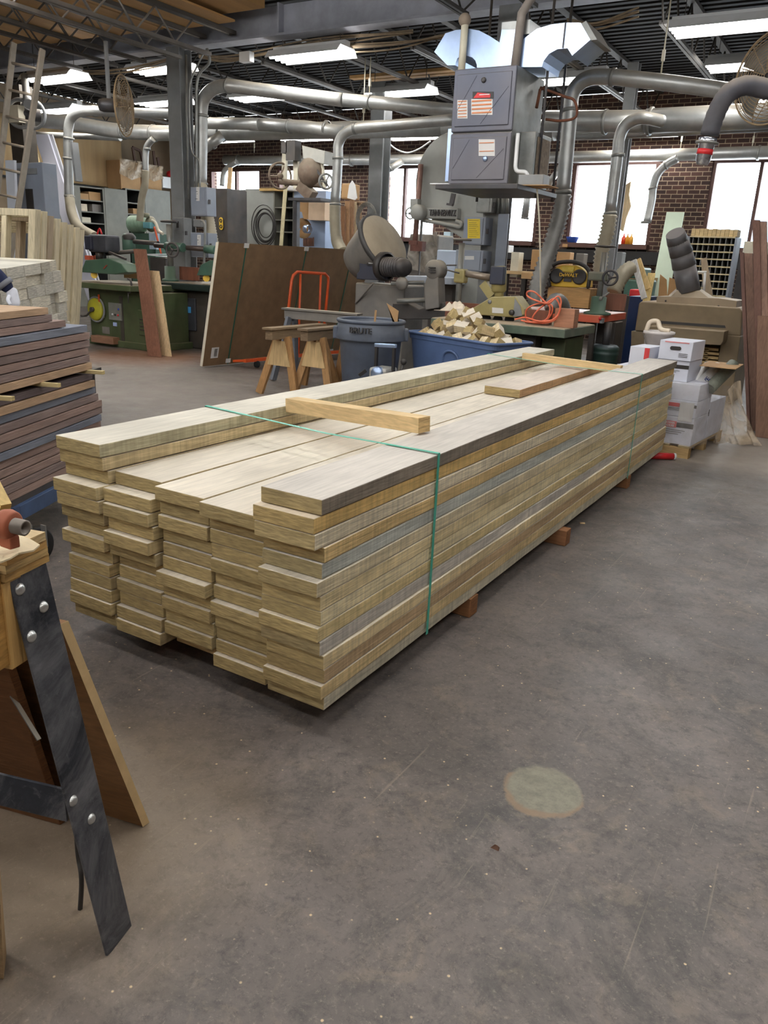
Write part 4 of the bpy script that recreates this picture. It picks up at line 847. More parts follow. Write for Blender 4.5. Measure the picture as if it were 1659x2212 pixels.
for i, s in enumerate((.42, 1.52, 2.5)):
    a = B0+db*s+eps; b = B0+db*(s+.03)+up+eps; obj('strap', MB().bar(a, b, .016, .003, nn), dkgreen, pk)
    for t_ in (.03, .985): c = a.lerp(b, t_); obj('edge_guard', MB().bar(c-up*.018, c+up*.018, .08, .006, nn), lt, pk)
sp_ = B0+db*.17+up*.11+eps; st_ = obj('barcode_sticker', MB().bar(sp_-up*.045, sp_+up*.045, .12, .003, nn), lt, pk)
bc = MB()
for k in range(9): q = sp_+eps+db*(.012)+up*(-.03+.0075*k); bc.bar(q, q+up*.003, .05, .002, nn)
obj('barcode', bc, blk, st_)
oc = thing('panel_cart', 'bright orange tubular panel cart in front of the brown sheet pack', 'cart', B0+nn*.5+db*1.6)
def on(x, y, off):
    r = ray(x, y); Qp = B0+nn*off; t = ((Qp-CAM).dot(nn))/r.dot(nn); return CAM+r*t
of = .46
a, b, c, d = on(612, 700, of), on(632, 587, of), on(711, 592, of), on(696, 700, of)
a.z = d.z = .12
P = [a, a.lerp(b, .9), b+(a-b)*.04+(c-b)*.03, b+(c-b)*.12, c+(b-c)*.12, c+(b-c)*.02+(d-c)*.04, d.lerp(c, .9), d]
obj('frame', MB().tube(P, .02, 12), orange, oc)
e1, e2 = on(649, 592, of), on(693, 592, of)
for e in (e1, e2): obj('upright', MB().cyl((e.x, e.y, e.z), (e.x-.02, e.y-.0, .12), .016, 10), orange, oc)
obj('base', MB().bar(B0+nn*.46+db*.3+Vector((0, 0, .1)), B0+nn*.46+db*2.4+Vector((0, 0, .1)), .05, .04).bar(B0+nn*.1+db*.45+Vector((0, 0, .05)), B0+nn*.5+db*.45+Vector((0, 0, .1)), .05, .03).bar(B0+nn*.1+db*2.3+Vector((0, 0, .05)), B0+nn*.5+db*2.3+Vector((0, 0, .1)), .05, .03), orange, oc)
for s in (.5, 2.2): obj('caster', MB().lathe([(0, -.015), (.045, -.015), (.045, .015), (0, .015)], B0+nn*.48+db*s+Vector((0, 0, .045)), 16, nn), rubber, oc)
# ================================================================== SAWHORSES
def sawhorse(c, ang, L, H, label, legc, topc, spread=.24, gusset=True, ov=.0):
    c = Vector(c); d = Vector((math.cos(ang), math.sin(ang), 0)); e = Vector((-d.y, d.x, 0)); t = thing('sawhorse', label, 'sawhorse', c)
    z = Vector((0, 0, 1))
    def bar_(nm, p, q, w, h, col, up=(0, 0, 1)):
        mid = (p+q)/2; return obj(nm, MB().bar(p, q, w, h, up), woodZ if abs((q-p).normalized().z) > .5 else (woodD if gusset else grind), t, col=col, bevel=.002)
    bar_('top_beam', c-d*(L/2+ov)+z*(H-.05), c+d*L/2+z*(H-.05), .09, .10, topc)
    bar_('top_board', c-d*(L/2+.03+ov)+z*(H+.012), c+d*(L/2+.03)+z*(H+.012), .13, .022, topc)
    for s in (-1, 1):
        for k in (-1, 1):
            p = c+d*s*(L/2-.08)+e*k*.06+z*(H-.08); q = c+d*s*(L/2+.02)+e*k*spread+z*.0; q.z = .004
            bar_('leg', p, q, .085, .038, legc, d)
        if gusset:
            m_ = c+d*s*(L/2-.02); obj('gusset', MB().prism([m_+e*-.07+z*(H-.12), m_+e*.07+z*(H-.12), m_+e*.15+z*(H-.38), m_-e*.15+z*(H-.38)], d*s*.014), woodZ, t, col=(206, 176, 128))
    return t
sawhorse((-4.06, 5.26, 0), PI/2+.02, .78, .70, 'tan wooden sawhorse, left of the pair with plywood gussets', (176, 134, 88), (150, 128, 100), ov=.16)
sawhorse((-3.66, 5.34, 0), PI/2+.02, .80, .72, 'tan wooden sawhorse, right of the pair next to the trash can', (176, 136, 92), (140, 120, 96), ov=.16)
sawhorse((-4.28, 5.95, 0), .06, .98, .82, 'grey-painted sawhorse standing behind the two tan ones', (118, 122, 130), (176, 172, 164), gusset=False)
# ================================================================== BRUTE BIN
bc_ = at(802, 697, Y=4.95); R = .335; zr = at(802, 690, Y=4.95).z; cx_, cy_ = bc_.x, 4.95
t = thing('trash_can', 'large grey-blue round trash can lettered BRUTE behind the lumber pile', 'bin', (cx_, cy_, 0))
obj('body', MB().lathe([(0, .005), (.24, 0), (.25, .01), (.305, zr-.2), (.31, zr-.19)], (cx_, cy_, 0), 40), brute, t)
obj('skirt', MB().lathe([(.31, zr-.195), (.35, zr-.185), (.352, zr-.175), (.325, zr-.03), (.312, zr-.02), (.30, zr-.02), (.285, zr-.3), (.26, .03), (0, .03)], (cx_, cy_, 0), 44), brute, t)
obj('rim', MB().torus((cx_, cy_, zr-.012), (0, 0, 1), .325, .017, 48, 10), brute, t)
vd = (Vector((CAM.x, CAM.y, 0))-Vector((cx_, cy_, 0))).normalized(); sd_ = Vector((-vd.y, vd.x, 0))
for s in (-1, 1):
    c = Vector((cx_, cy_, zr-.13))+(sd_*s+vd*.1).normalized()*.345; obj('handle', MB().cb(c, (.05, .12, .12), (0, 0, math.atan2(sd_.y, sd_.x))), brute, t, bevel=.012)
tc_ = Vector((cx_, cy_, zr-.09))+(vd*.345-sd_*.10).normalized()*.357; tc_.z = zr-.085
text('lettering', 'BRUTE', blk, t, tc_, .075, rx=PI/2-.13, rz=math.atan2(vd.y, vd.x)+PI/2-.3, ext=.012)
one('scrap', MB().prism([at(863, 690, Y=5.0)-Vector((0, 0, .12)), at(835, 655, Y=5.0), at(861, 672, Y=5.0), at(857, 700, Y=5.0)-Vector((0, 0, .1))], (0, .006, 0)), card, 'kite-shaped tan hardboard scrap sticking out of the trash can', 'scrap')
one('scrap', MB().bar(at(806, 720, Y=4.9)-Vector((0, 0, .1)), at(812, 670, Y=4.9), .02, .006), card, 'thin tan wood offcut poking up in the trash can', 'scrap')
# compact bench tool with handle between bin and pile
t = thing('bench_tool', 'small black bench tool with aluminium carry handle beside the trash can', 'tool', at(826, 800, Y=4.55)*1)
t.location.z = 0; Y = 4.5
a = Q(808, 800, Y); b = Q(846, 803, Y)
obj('base', MB().box((a.x-.06, Y-.12, .0), (b.x+.06, Y+.2, .3)), navy, t, bevel=.02)
obj('head', MB().box((a.x, Y-.1, .3), (b.x, Y+.12, a.z+.04)), mat('light_grey_casting', (170, 168, 162), .5, .3, .12, 6), t, bevel=.025)
obj('round_cap', MB().lathe([(0, .03), (.05, .03), (.065, 0), (.065, -.03)], Vector(((a.x+b.x)/2, Y-.1, a.z-.01)), 22, (0, -1, 0)), bright, t)
h0, h1 = Q(812, 748, Y), Q(850, 750, Y)
obj('handle_post', MB().box((h0.x-.012, Y, a.z), (h0.x+.012, Y+.03, h0.z)), blk, t); obj('handle_post', MB().box((h1.x-.012, Y, a.z), (h1.x+.012, Y+.03, h1.z)), blk, t)
obj('handle', MB().bar((h0.x-.02, Y+.015, h0.z+.01), (h1.x+.02, Y+.015, h1.z+.01), .035, .035), bright, t, bevel=.008)
for s in (a.x-.05, b.x+.05): obj('side_lever', MB().bar((s, Y-.06, a.z+.0), (s+(.05 if s > a.x else -.05), Y-.1, a.z-.05), .03, .03), blk, t)
kn = Q(872, 782, Y); obj('knob', MB().sph((kn.x, Y, kn.z), .028, 12).cyl((kn.x, Y, kn.z), (b.x+.06, Y, .25), .01, 8), blk, t)
# ================================================================== BLUE TOTE OF OFFCUTS
zt2 = .76; tl = at(880, 716, Z=zt2); tr = at(1068, 745, Z=zt2); u = (tr-tl).normalized(); L_ = (tr-tl).length; v = Vector((-u.y, u.x, 0)); W_ = .52
t = thing('storage_tote', 'blue plastic tub heaped with pale wood offcuts', 'tub', ((tl+tr)/2+v*W_/2)*1); t.location.z = 0
def ring(z, k, rr=.06):
    out = []; c = (tl+tr)/2+v*W_/2
    for sx, sy, a0 in ((1, -1, -PI/2), (1, 1, 0), (-1, 1, PI/2), (-1, -1, PI)):
        for j in range(5):
            a = a0+PI/2*j/4; out.append(Vector((c.x, c.y, z))+u*(sx*(L_/2-rr)*k+rr*math.cos(a))+v*(sy*(W_/2-rr)*k+rr*math.sin(a)))
    return out
def loft(rings, close_bottom=True):
    mb = MB(); n = len(rings[0]); vs = [p for r in rings for p in r]; fs = [(i*n+k, i*n+(k+1) % n, (i+1)*n+(k+1) % n, (i+1)*n+k) for i in range(len(rings)-1) for k in range(n)]
    if close_bottom: fs.append(tuple(reversed(range(n))))
    return mb.add(vs, fs, False)
obj('tub', loft([ring(.004, .78), ring(.05, .80), ring(zt2-.06, .96), ring(zt2-.055, 1.0), ring(zt2, 1.01), ring(zt2, .98), ring(zt2-.1, .95), ring(.05, .77)]), totem, t, bevel=.003)
obj('rim', MB().tube(ring(zt2, 1.02), .014, 8, closed=True), totem, t)
pc = (tl+tr)/2+u*.04; obj('front_panel_rib', MB().tube(sag([pc-u*.12+Vector((0, 0, -.42))+v*.04, pc-u*.11+Vector((0, 0, -.2))+v*.012, pc-u*.05+Vector((0, 0, -.13)), pc+u*.05+Vector((0, 0, -.13)), pc+u*.11+Vector((0, 0, -.2))+v*.012, pc+u*.12+Vector((0, 0, -.42))+v*.04]), .012, 8), totem, t)
rnd = random.Random(11); cc = (tl+tr)/2+v*W_/2
base_sizes = []
k = 0
for layer, (n_, zz, sp) in enumerate(((30, zt2-.02, 1.0), (18, zt2+.075, .70), (8, zt2+.16, .42), (2, zt2+.22, .15))):
    nx_ = max(1, int(math.ceil(n_**.5*1.5))); ny_ = max(1, n_//nx_)
    for i in range(nx_):
        for j in range(ny_):
            a_, b_2 = ((i+.5)/nx_-.5)*(L_-.1)*sp, ((j+.5)/ny_-.5)*(W_-.1)*sp
            s1 = rnd.uniform(.07, .10); s2 = rnd.uniform(.07, .09); s3 = rnd.uniform(.09, .15)
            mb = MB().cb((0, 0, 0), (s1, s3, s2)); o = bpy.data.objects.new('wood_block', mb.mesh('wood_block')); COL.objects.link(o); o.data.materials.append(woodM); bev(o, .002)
            o.location = cc+u*(a_-.06*layer*.3+rnd.uniform(-.02, .02))+v*(b_2+rnd.uniform(-.02, .02)); o.location.z = zz+rnd.uniform(-.02, .025)
            o.rotation_euler = (rnd.uniform(-.9, .9), rnd.uniform(-.9, .9), rnd.uniform(0, 3)); o.color = lin(rnd.choice([(226, 204, 160), (216, 192, 146), (234, 216, 178), (206, 184, 142)]))+(1,)
            props(o, 'short pale wood offcut block heaped in the blue tub', 'block', 'offcut blocks in the blue tub')
fl = [at(1080, 738, Z=zt2)-Vector((0, 0, 0))]; one('wood_block', MB().hexa([fl[0]+Vector((x_*.05-.03, y_*.04, z_)) for z_ in (-.12, .02) for x_, y_ in ((-1, -1), (1, -1), (1, 1), (-1, 1))]), woodM, 'grooved pale block leaning out over the right rim of the blue tub', 'block', col=(210, 190, 152))
def rag(c, w, d, h, m, label, cat, seed=1):
    rr = random.Random(seed); ph = [rr.uniform(0, 6) for _ in range(6)]; c = Vector(c)
    def fn(i, j):
        x = (i-.5)*2; y = (j-.5)*2; e = max(0, 1-(x*x+y*y)**.75)
        return c+Vector((x*w*(1+.1*math.sin(5*y+ph[0])), y*d*(1+.12*math.sin(4*x+ph[1])), h*e*(.7+.35*math.sin(6*x+ph[2])*math.cos(5*y+ph[3])+.15*math.sin(13*x+9*y+ph[4]))+.004))
    o = one('rag', MB().grid(fn, 24, 18), m, label, cat); solid(o, .004, 1); return o
# ================================================================== GREEN TABLE SHAPER WITH TAN FEEDER
Y0 = 5.95; xa = Q(1000, 700, Y0).x; xb = at(1221, 711, Y=Y0).x; zt3 = at(1221, 711, Y=Y0).z; D3 = 1.0; xa = xb-1.5
t = thing('green_shaper_table', 'chipped dark green machine table carrying the orange cord and tan feeder', 'machine', ((xa+xb)/2, Y0+D3/2, 0))
tg = mat('chipped_green_paint', (66, 86, 70), .5, .05, .35, 7, dust=(170, 160, 140), dustamt=.1)
obj('table', MB().box((xa, Y0, zt3-.09), (xb, Y0+D3, zt3-.006)), tg, t, bevel=.006)
obj('table_top', MB().box((xa+.01, Y0+.01, zt3-.006), (xb-.01, Y0+D3-.01, zt3)), mat('dusty_wooden_top', (182, 164, 138), .8, 0, .15, 6), t)
obj('pedestal', MB().box((xa+.25, Y0+.15, .0), (xb-.35, Y0+D3-.1, zt3-.09)), darkm, t, bevel=.01)
obj('green_side_box', MB().box((xb-.34, Y0+.3, .0), (xb-.08, Y0+D3-.1, zt3-.12)), greenm, t, bevel=.01)
ZT = zt3
def ontab(x, y, z=None): return at(x, y, Z=(ZT if z is None else z))
YT = 6.3
f = thing('power_feeder', 'tan power feeder with blue motor standing on the green table', 'feeder', (at(1075, 690, Y=YT).x, YT, ZT))
body = [(1020, 666), (1062, 641), (1113, 640), (1133, 668), (1133, 680), (1110, 686), (1020, 679)]
obj('housing', MB().prism([Q(x, y, YT) for x, y in body], (0, .22, 0)), tanm, f, bevel=.01)
obj('cover_plate', MB().prism([Q(x, y, YT-.006) for x, y in [(1112, 644), (1124, 662), (1128, 682), (1108, 684)]], (0, .004, 0)), steelg, f)
nm = obj('name_plate', MB().hexa([Q(x, y, YT-.008+dy) for x, y in ((1063, 676), (1087, 677)) for dy in (0,)] + [Q(1087, 677, YT-.002), Q(1063, 676, YT-.002)] + [Q(1063, 664, YT-.008), Q(1087, 666, YT-.008), Q(1087, 666, YT-.002), Q(1063, 664, YT-.002)]), lt, f)
obj('knob', MB().lathe([(0, 0), (.03, 0), (.03, .02), (.018, .03), (0, .03)], Q(1106, 675, YT-.005), 18, (0, -1, 0)), blk, f)
obj('logo', MB().lathe([(0, 0), (.022, 0), (.022, .006), (0, .006)], Q(1058, 652, YT-.003), 16, (0, -1, 0)), steelg, f)
obj('rollers', MB().cyl(Q(1050, 688, YT+.1), Q(1051, 688, YT+.2), .05, 16).cyl(Q(1075, 690, YT+.1), Q(1076, 690, YT+.2), .05, 16).cyl(Q(1100, 690, YT+.1), Q(1101, 690, YT+.2), .05, 16), rubber, f)
motor(f, Q(1078, 628, YT+.1)-Vector((0, 0, .02)), Q(1078, 575, YT+.1), .085, tanm, fins=False)
obj('capacitor_box', MB().box(Q(1056, 614, YT-.0), Q(1088, 576, YT)+Vector((0, .09, 0))), navy, f, bevel=.012)
obj('neck', MB().cyl(Q(1078, 645, YT+.1), Q(1078, 620, YT+.1), .05, 14).bar(Q(1045, 612, YT+.1), Q(1065, 640, YT+.1), .09, .09), tanm, f)
obj('arm', MB().cyl(Q(1000, 590, YT+.15), Q(1060, 600, YT+.12), .036, 16), mat('worn_steel_tube', (134, 120, 108), .4, .6, .15, 6, dust=DUST), f)
obj('clamp', MB().cb(Q(996, 596, YT+.15), (.13, .12, .15)), tanm, f, bevel=.02)
obj('column', MB().cyl((Q(993, 600, YT+.15).x, YT+.15, ZT), (Q(993, 600, YT+.15).x, YT+.15, Q(1000, 525, YT+.15).z), .034, 16), galvd, f)
cT = Vector((Q(993, 600, YT+.15).x, YT+.15, Q(1000, 520, YT+.15).z)); obj('crank_disc', MB().lathe([(0, 0), (.10, 0), (.105, .012), (.095, .025), (0, .022)], cT, 26), grind, f)
obj('clamp_lever', MB().cyl(Q(965, 583, YT), Q(992, 590, YT), .008, 8).cyl(Q(965, 573, YT), Q(986, 573, YT), .008, 8), steeld, f)
one('timber_fence', MB().box(Q(960, 691, YT+.35), Q(1042, 657, YT+.35)+Vector((0, .045, 0))), darkwood, 'reddish timber fence standing on the green table behind the tan feeder', 'board', bevel=.003)
one('dark_block', MB().box(at(1205, 704, Y=6.22)+Vector((-.36, 0, 0)), at(1188, 672, Y=6.22)+Vector((0, .1, 0))), darkwood, 'long dark hardwood block under the orange cord on the green table', 'block', bevel=.003)
o = one('hardwood_block', MB().box((Q(1197, 690, 6.12).x, 6.12, ZT+.001), (Q(1240, 690, 6.12).x, 6.26, Q(1220, 667, 6.12).z)), woodX, 'square reddish hardwood block at the right end of the green table', 'block', bevel=.004, col=(176, 126, 98)); o.location.z = ZT+.001
# orange cord coiled in loops
rc = random.Random(2); c0 = Q(1170, 672, 6.0); pts = []
for (x, y) in ((1112, 690), (1135, 686), (1165, 694), (1195, 690), (1210, 668), (1200, 645), (1180, 655), (1160, 672), (1150, 690), (1170, 697), (1190, 680), (1192, 660), (1172, 655), (1150, 660), (1136, 672), (1140, 692), (1165, 698), (1200, 690), (1212, 655), (1205, 640), (1185, 655), (1160, 650), (1140, 640), (1140, 630), (1155, 631), (1175, 650), (1188, 665), (1180, 690), (1150, 696), (1125, 692)):
    pts.append(at(x, y, Y=6.02+rc.uniform(0, .12)))
one('extension_cord', MB().tube(curve(pts, 5), .0085, 8), cordm, 'orange extension cord coiled in loose loops on the green table edge', 'cord')
rag(at(985, 672, Y=5.75)-Vector((0, 0, .0)), .17, .12, .11, cloth, 'crumpled dusty white rag on the green table behind the blue tub', 'rag')
# ================================================================== ROUND-DRUM GRINDER
YD = 6.9
t = thing('drum_sander', 'dusty grey machine with a big tilted round drum hood and dark motor', 'machine', (Q(800, 650, YD).x, YD+.2, 0))
c = Q(803, 545, YD+.15); ax = Vector((.80, -.12, .50)).normalized(); r_ = 62*mpp(c)
obj('drum', MB().lathe([(0, -r_*1.0), (r_*.35, -r_*.98), (r_*.62, -r_*.8), (r_*.74, -r_*.5), (r_*.88, r_*.1), (r_*1.0, r_*.5), (r_*1.0, r_*.56)], c, 40, ax), grind, t)
obj('rim_band', MB().lathe([(r_*1.0, r_*.5), (r_*1.07, r_*.5), (r_*1.07, r_*.66), (r_*.99, r_*.66)], c, 40, ax), mat('dark_dusty_rim', (72, 70, 68), .6, .1, .2, 8), t)
obj('drum_lid', MB().lathe([(r_*1.0, r_*.60), (r_*.97, r_*.72), (r_*.4, r_*.82), (0, r_*.84)], c, 40, ax), mat('tan_dusty_lid', (160, 146, 124), .85, 0, .12, 5), t)
bl = MB(); u_ = ax.orthogonal().normalized(); w_ = ax.cross(u_)
for k in range(12): a = 2*PI*k/12; bl.sph(c+ax*r_*.68+(u_*math.cos(a)+w_*math.sin(a))*r_*.93, .014, 8)
obj('bolts', bl, steeld, t)
sb = MB(); x0_, x1_ = Q(768, 650, YD).x, Q(905, 650, YD).x
obj('stand', MB().box((x0_, YD-.02, 0), (x1_-.2, YD+.5, Q(800, 612, YD).z)), grind, t, bevel=.02)
obj('gear_housing', MB().prism([Q(x, y, YD-.12) for x, y in ((776, 585), (776, 553), (800, 550), (803, 544), (832, 545), (832, 606), (770, 603), (770, 592))], (0, .16, 0)), navy, t, bevel=.008)
npb = MB().box(Q(793, 573, YD-.125), Q(816, 560, YD-.135)); np_ = obj('name_plate', npb, blk, t); fr = MB()
fr.box(Q(796, 569, YD-.137), Q(813, 566, YD-.139)).box(Q(798, 565, YD-.137), Q(811, 563, YD-.139)); obj('plate_text', fr, white, np_)
motor(t, Q(826, 576, YD-.12)-Vector((.02, 0, 0)), Q(878, 578, YD-.3), .115, steeld)
obj('motor_collar', MB().lathe([(.15, -.05), (.17, -.04), (.17, .03), (.15, .04)], Q(832, 576, YD-.13), 24, (1, -.3, 0)), blk, t)
obj('rail', MB().cyl(Q(845, 612, YD-.2), Q(916, 610, YD-.1), .022, 12).cyl(Q(858, 650, YD-.2), Q(920, 648, YD-.1), .028, 12), galvd, t)
obj('dial', MB().lathe([(0, 0), (.075, 0), (.08, .02), (.07, .045), (0, .05)], Q(870, 612, YD-.25), 24, (0, -1, .0)), grind, t)
obj('lower_arm', MB().prism([Q(x, y, YD-.1) for x, y in ((845, 690), (848, 655), (880, 655), (905, 668), (960, 652), (975, 690))], (0, .2, 0)), darkm, t, bevel=.01)
obj('post', MB().prism([Q(x, y, YD-.15) for x, y in ((918, 670), (916, 615), (922, 598), (946, 598), (948, 665))], (0, .18, 0)), grind, t, bevel=.012)
obj('post_head', MB().lathe([(0, 0), (.10, .005), (.115, .03), (.115, .16), (.09, .18), (0, .18)], Q(934, 583, YD-.16), 22, (0, 1, .0)), grind, t)
mb = MB()
for yy in (578, 583, 588): mb.box(Q(926, yy+1, YD-.172), Q(941, yy-1, YD-.178))
obj('head_vents', mb, blk, t)
obj('tie_belt', MB().tube(sag([Q(768, 655, YD-.03), Q(785, 636, YD-.05), Q(806, 612, YD-.14)]), .014, 6), grind, t)
# ================================================================== RADIO, BOX, ORANGE TABLE
YR = 7.9
o = one('wooden_box', MB().box(Q(1180, 660, YR), Q(1276, 624, YR)+Vector((0, .35, 0))), woodX, 'tan wooden box carrying the yellow radio', 'box', bevel=.004, col=(186, 146, 96))
zb2 = Q(1230, 623, YR).z; t = thing('radio', 'yellow and black jobsite radio lettered DeWALT on the wooden box', 'radio', (Q(1230, 620, YR).x, YR+.15, zb2))
obj('body', MB().prism([Q(x, y, YR+.02) for x, y in ((1190, 618), (1188, 590), (1200, 578), (1214, 572), (1244, 573), (1258, 580), (1270, 592), (1270, 621), (1240, 621), (1215, 620))], (0, .2, 0)), yellow, t, bevel=.012)
for x, y in ((1203, 596), (1252, 598)):
    c = Q(x, y, YR+.01); sp = obj('speaker', MB().lathe([(.085, 0), (.088, .02), (.07, .022), (.03, .008), (0, .012)], c, 26, (0, -1, 0)), blk, t)
obj('control_panel', MB().box(Q(1214, 586, YR+.02), Q(1240, 576, YR)), mat('worn_yellow_panel', (196, 170, 70), .6, 0, .2, 14), t)
text('lettering', 'DeWALT', yellow, t, Q(1228, 594.5, YR-.015), .058, ext=.006); obj('lettering_plate', MB().box(Q(1212, 600, YR+.02), Q(1245, 590, YR)), blk, t)
obj('display', MB().box(Q(1218, 608, YR+.02), Q(1234, 602, YR+.005)), steeld, t)
for s in ((1182, 1198), (1262, 1280)): pass
cg = MB()
for yy in (YR-.04, YR+.26):
    cg.tube(sag([Q(1187, 620, yy), Q(1183, 600, yy), Q(1187, 582, yy), Q(1200, 570, yy), Q(1216, 566, yy), Q(1240, 566, yy), Q(1262, 574, yy), Q(1273, 588, yy), Q(1273, 604, yy), Q(1270, 622, yy)], 5), .024, 8)
cg.cyl(Q(1184, 598, YR-.04), Q(1184, 598, YR+.26), .017, 8).cyl(Q(1273, 598, YR-.04), Q(1273, 598, YR+.26), .017, 8).cyl(Q(1187, 618, YR-.04), Q(1187, 618, YR+.26), .017, 8).cyl(Q(1270, 621, YR-.04), Q(1270, 621, YR+.26), .017, 8)
obj('roll_cage', cg, blk, t)
YO = 7.6; xo1 = Q(1296, 682, YO).x; zo = Q(1296, 682, YO).z; xo0 = xo1-1.25
t = thing('orange_table_shaper', 'shaper with a bright orange table and dark green motor underneath', 'machine', ((xo0+xo1)/2, YO+.5, 0))
obj('table', MB().box((xo0, YO, zo-.085), (xo1, YO+1.15, zo)), orange2, t, bevel=.006)
obj('frame', MB().box((xo0+.1, YO+.25, 0), (xo1-.55, YO+1.0, zo-.085)), darkm, t)
xm_ = Q(1304, 740, YO+.2).x
obj('motor_body', MB().lathe([(0, .1), (.15, .1), (.16, .14), (.16, .45), (.165, .46), (.165, .49), (.155, .5), (.165, .52), (.165, .55), (.13, .58), (0, .58)], (xm_, YO+.3, 0), 28), mat('dark_green_motor', (34, 62, 50), .45, .1, .2, 6, dust=(90, 96, 104), dustamt=.5), t)
obj('spindle', MB().cyl((xm_, YO+.3, .55), (xm_, YO+.3, zo-.085), .045, 14), steeld, t)
obj('switch_box', MB().box((xo1-.2, YO+.62, .42), (xo1+.03, YO+.95, zo-.10)), darkm, t, bevel=.012)
obj('button_box', MB().box(Q(1280, 697, YO+.02), Q(1302, 688, YO+.02)+Vector((0, .08, 0))), steelg, t)
obj('red_button', MB().sph(Q(1296, 688.5, YO+.0), .018, 10), red, t)
lf = MB()
for xx, yy in ((xo0+.06, YO+.1), (xo1-.12, YO+1.05), (xo1-.1, YO+.12)): lf.box((xx-.03, yy-.03, 0), (xx+.03, yy+.03, zo-.085))
obj('legs', lf, darkm, t)
t = thing('feeder_stand', 'teal feeder column with handwheel standing on the orange table', 'feeder', (Q(1293, 665, YO+.2).x, YO+.25, zo))
c = Vector((Q(1292, 660, YO+.25).x, YO+.25, zo))
obj('base', MB().lathe([(0, 0), (.16, 0), (.16, .02), (.09, .04), (.09, .2), (.05, .21), (0, .21)], c, 26), teal, t)
obj('column', MB().cyl(c+Vector((0, 0, .2)), (c.x, c.y, Q(1300, 545, YO+.25).z), .034, 14), galvd, t)
tp_ = Vector((c.x, c.y, Q(1305, 536, YO+.25).z)); obj('crank_disc', MB().lathe([(0, 0), (.12, .01), (.125, .025), (.1, .03), (0, .03)], tp_, 26), steeld, t)
obj('head', MB().box(Q(1268, 606, YO+.2), Q(1312, 588, YO+.2)+Vector((0, .12, 0))), mat('grey_green_casting', (92, 98, 84), .6, .1, .2, 6, dust=DUST), t, bevel=.02)
handwheel(t, Q(1318, 600, YO+.1), (.25, -1, 0), 15*mpp(Q(1318, 600, YO+.1)), steeld, .014)
obj('lever', MB().cyl(Q(1298, 645, YO+.1), Q(1316, 632, YO+.1), .01, 8).sph(Q(1298, 645, YO+.1), .025, 10), galvd, t)
one('fence_board', MB().box(Q(1305, 669, YO+.4), Q(1353, 636, YO+.4)+Vector((0, .04, 0))), darkwood, 'dark red fence board on the orange table beside the teal stand', 'board', bevel=.003)
one('fence_board', MB().box(Q(1270, 660, YO+.55), Q(1296, 628, YO+.55)+Vector((0, .04, 0))), darkwood, 'dark red fence board behind the teal stand, next to the wooden box', 'board', bevel=.003)
one('blue_cabinet', MB().box((Q(1352, 700, 9.3).x, 9.3, 0), (Q(1386, 700, 9.3).x, 9.9, Q(1370, 640, 9.3).z)), mat('deep_blue_paint', (28, 52, 96), .45, .1, .12, 4), 'deep blue cabinet standing behind the orange table', 'cabinet', bevel=.01)
# ================================================================== PLANER
YP = 8.2
t = thing('thickness_planer', 'large brown planer with sloping dust hood behind the pallet', 'machine', (Q(1490, 760, YP).x, YP+.5, 0))
def pr(px, Y, d): return MB().prism([Q(x, y, Y) for x, y in px], (0, d, 0))
obj('head_cover', pr(((1371, 715), (1380, 655), (1386, 651), (1597, 665), (1604, 672), (1600, 726)), YP, .95), planm, t, bevel=.015)
obj('bed', pr(((1403, 704), (1565, 716), (1562, 738), (1556, 746), (1408, 738)), YP-.28, .4), planm, t, bevel=.008)
obj('left_side', pr(((1364, 715), (1408, 718), (1400, 800), (1362, 800)), YP+.02, .9), planm, t)
zf = Q(1480, 840, YP).z
ls = MB(); a0_ = Q(1366, 715, YP); a1_ = Q(1404, 715, YP); ls.box((a0_.x, YP+.03, 0), (a1_.x, YP+.93, a0_.z-.003)); obj('frame_leg', ls, planm, t, bevel=.01)
rl = MB().prism([Q(1560, 722, YP), Q(1600, 726, YP), Vector((Q(1592, 800, YP).x, YP, 0)), Vector((Q(1548, 800, YP).x, YP, 0))], (0, .9, 0)); obj('frame_leg', rl, planm, t, bevel=.01)
obj('lower_shade', MB().box((a1_.x, YP+.5, .0), (Q(1548, 740, YP).x, YP+.9, Q(1480, 735, YP).z)), darkm, t)
obj('slot', pr(((1412, 692), (1566, 703), (1568, 709), (1410, 698)), YP-.004, .003), blk, t)
pc_ = MB().cyl((Q(1497, 760, YP).x, YP-.15, 0), (Q(1497, 760, YP).x, YP-.15, Q(1497, 750, YP).z), .085, 18); obj('post', pc_, blk, t)
Yh = YP+.1
obj('hood_flange', pr(((1418, 646), (1418, 656), (1590, 668), (1592, 650), (1552, 644), (1420, 640)), Yh-.02, .55), tanm if 0 else mat('brown_hood', (150, 130, 104), .7, .05, .15, 5, dust=DUST), t, bevel=.004)
hb = [Q(1432, 656, Yh), Q(1558, 664, Yh), Q(1558, 652, Yh+.5), Q(1436, 645, Yh+.5)]; ht = [Q(1464, 626, Yh+.12), Q(1512, 628, Yh+.12), Q(1512, 622, Yh+.32), Q(1464, 620, Yh+.32)]
obj('dust_hood', MB().hexa(hb+ht), MATS['brown_hood'], t, bevel=.006)
dp = [Q(1489, 632, Yh+.2), Q(1484, 605, Yh+.2), Q(1478, 575, Yh+.2), Q(1472, 548, Yh+.15), Q(1464, 522, Yh+.1), Q(1462, 510, Yh+.05)]; rw_ = 24*mpp(dp[1])
dct = mat('dusty_grey_duct', (98, 98, 100), .6, .4, .2, 8, dust=(112, 104, 100), dustamt=.8)
obj('outlet_duct', MB().tube([dp[0], dp[2]], [rw_*1.0, rw_*.98], 26), dct, t)
obj('outlet_duct', MB().tube([dp[2], dp[3]], [rw_*1.04, rw_*.95], 26), dct, t)
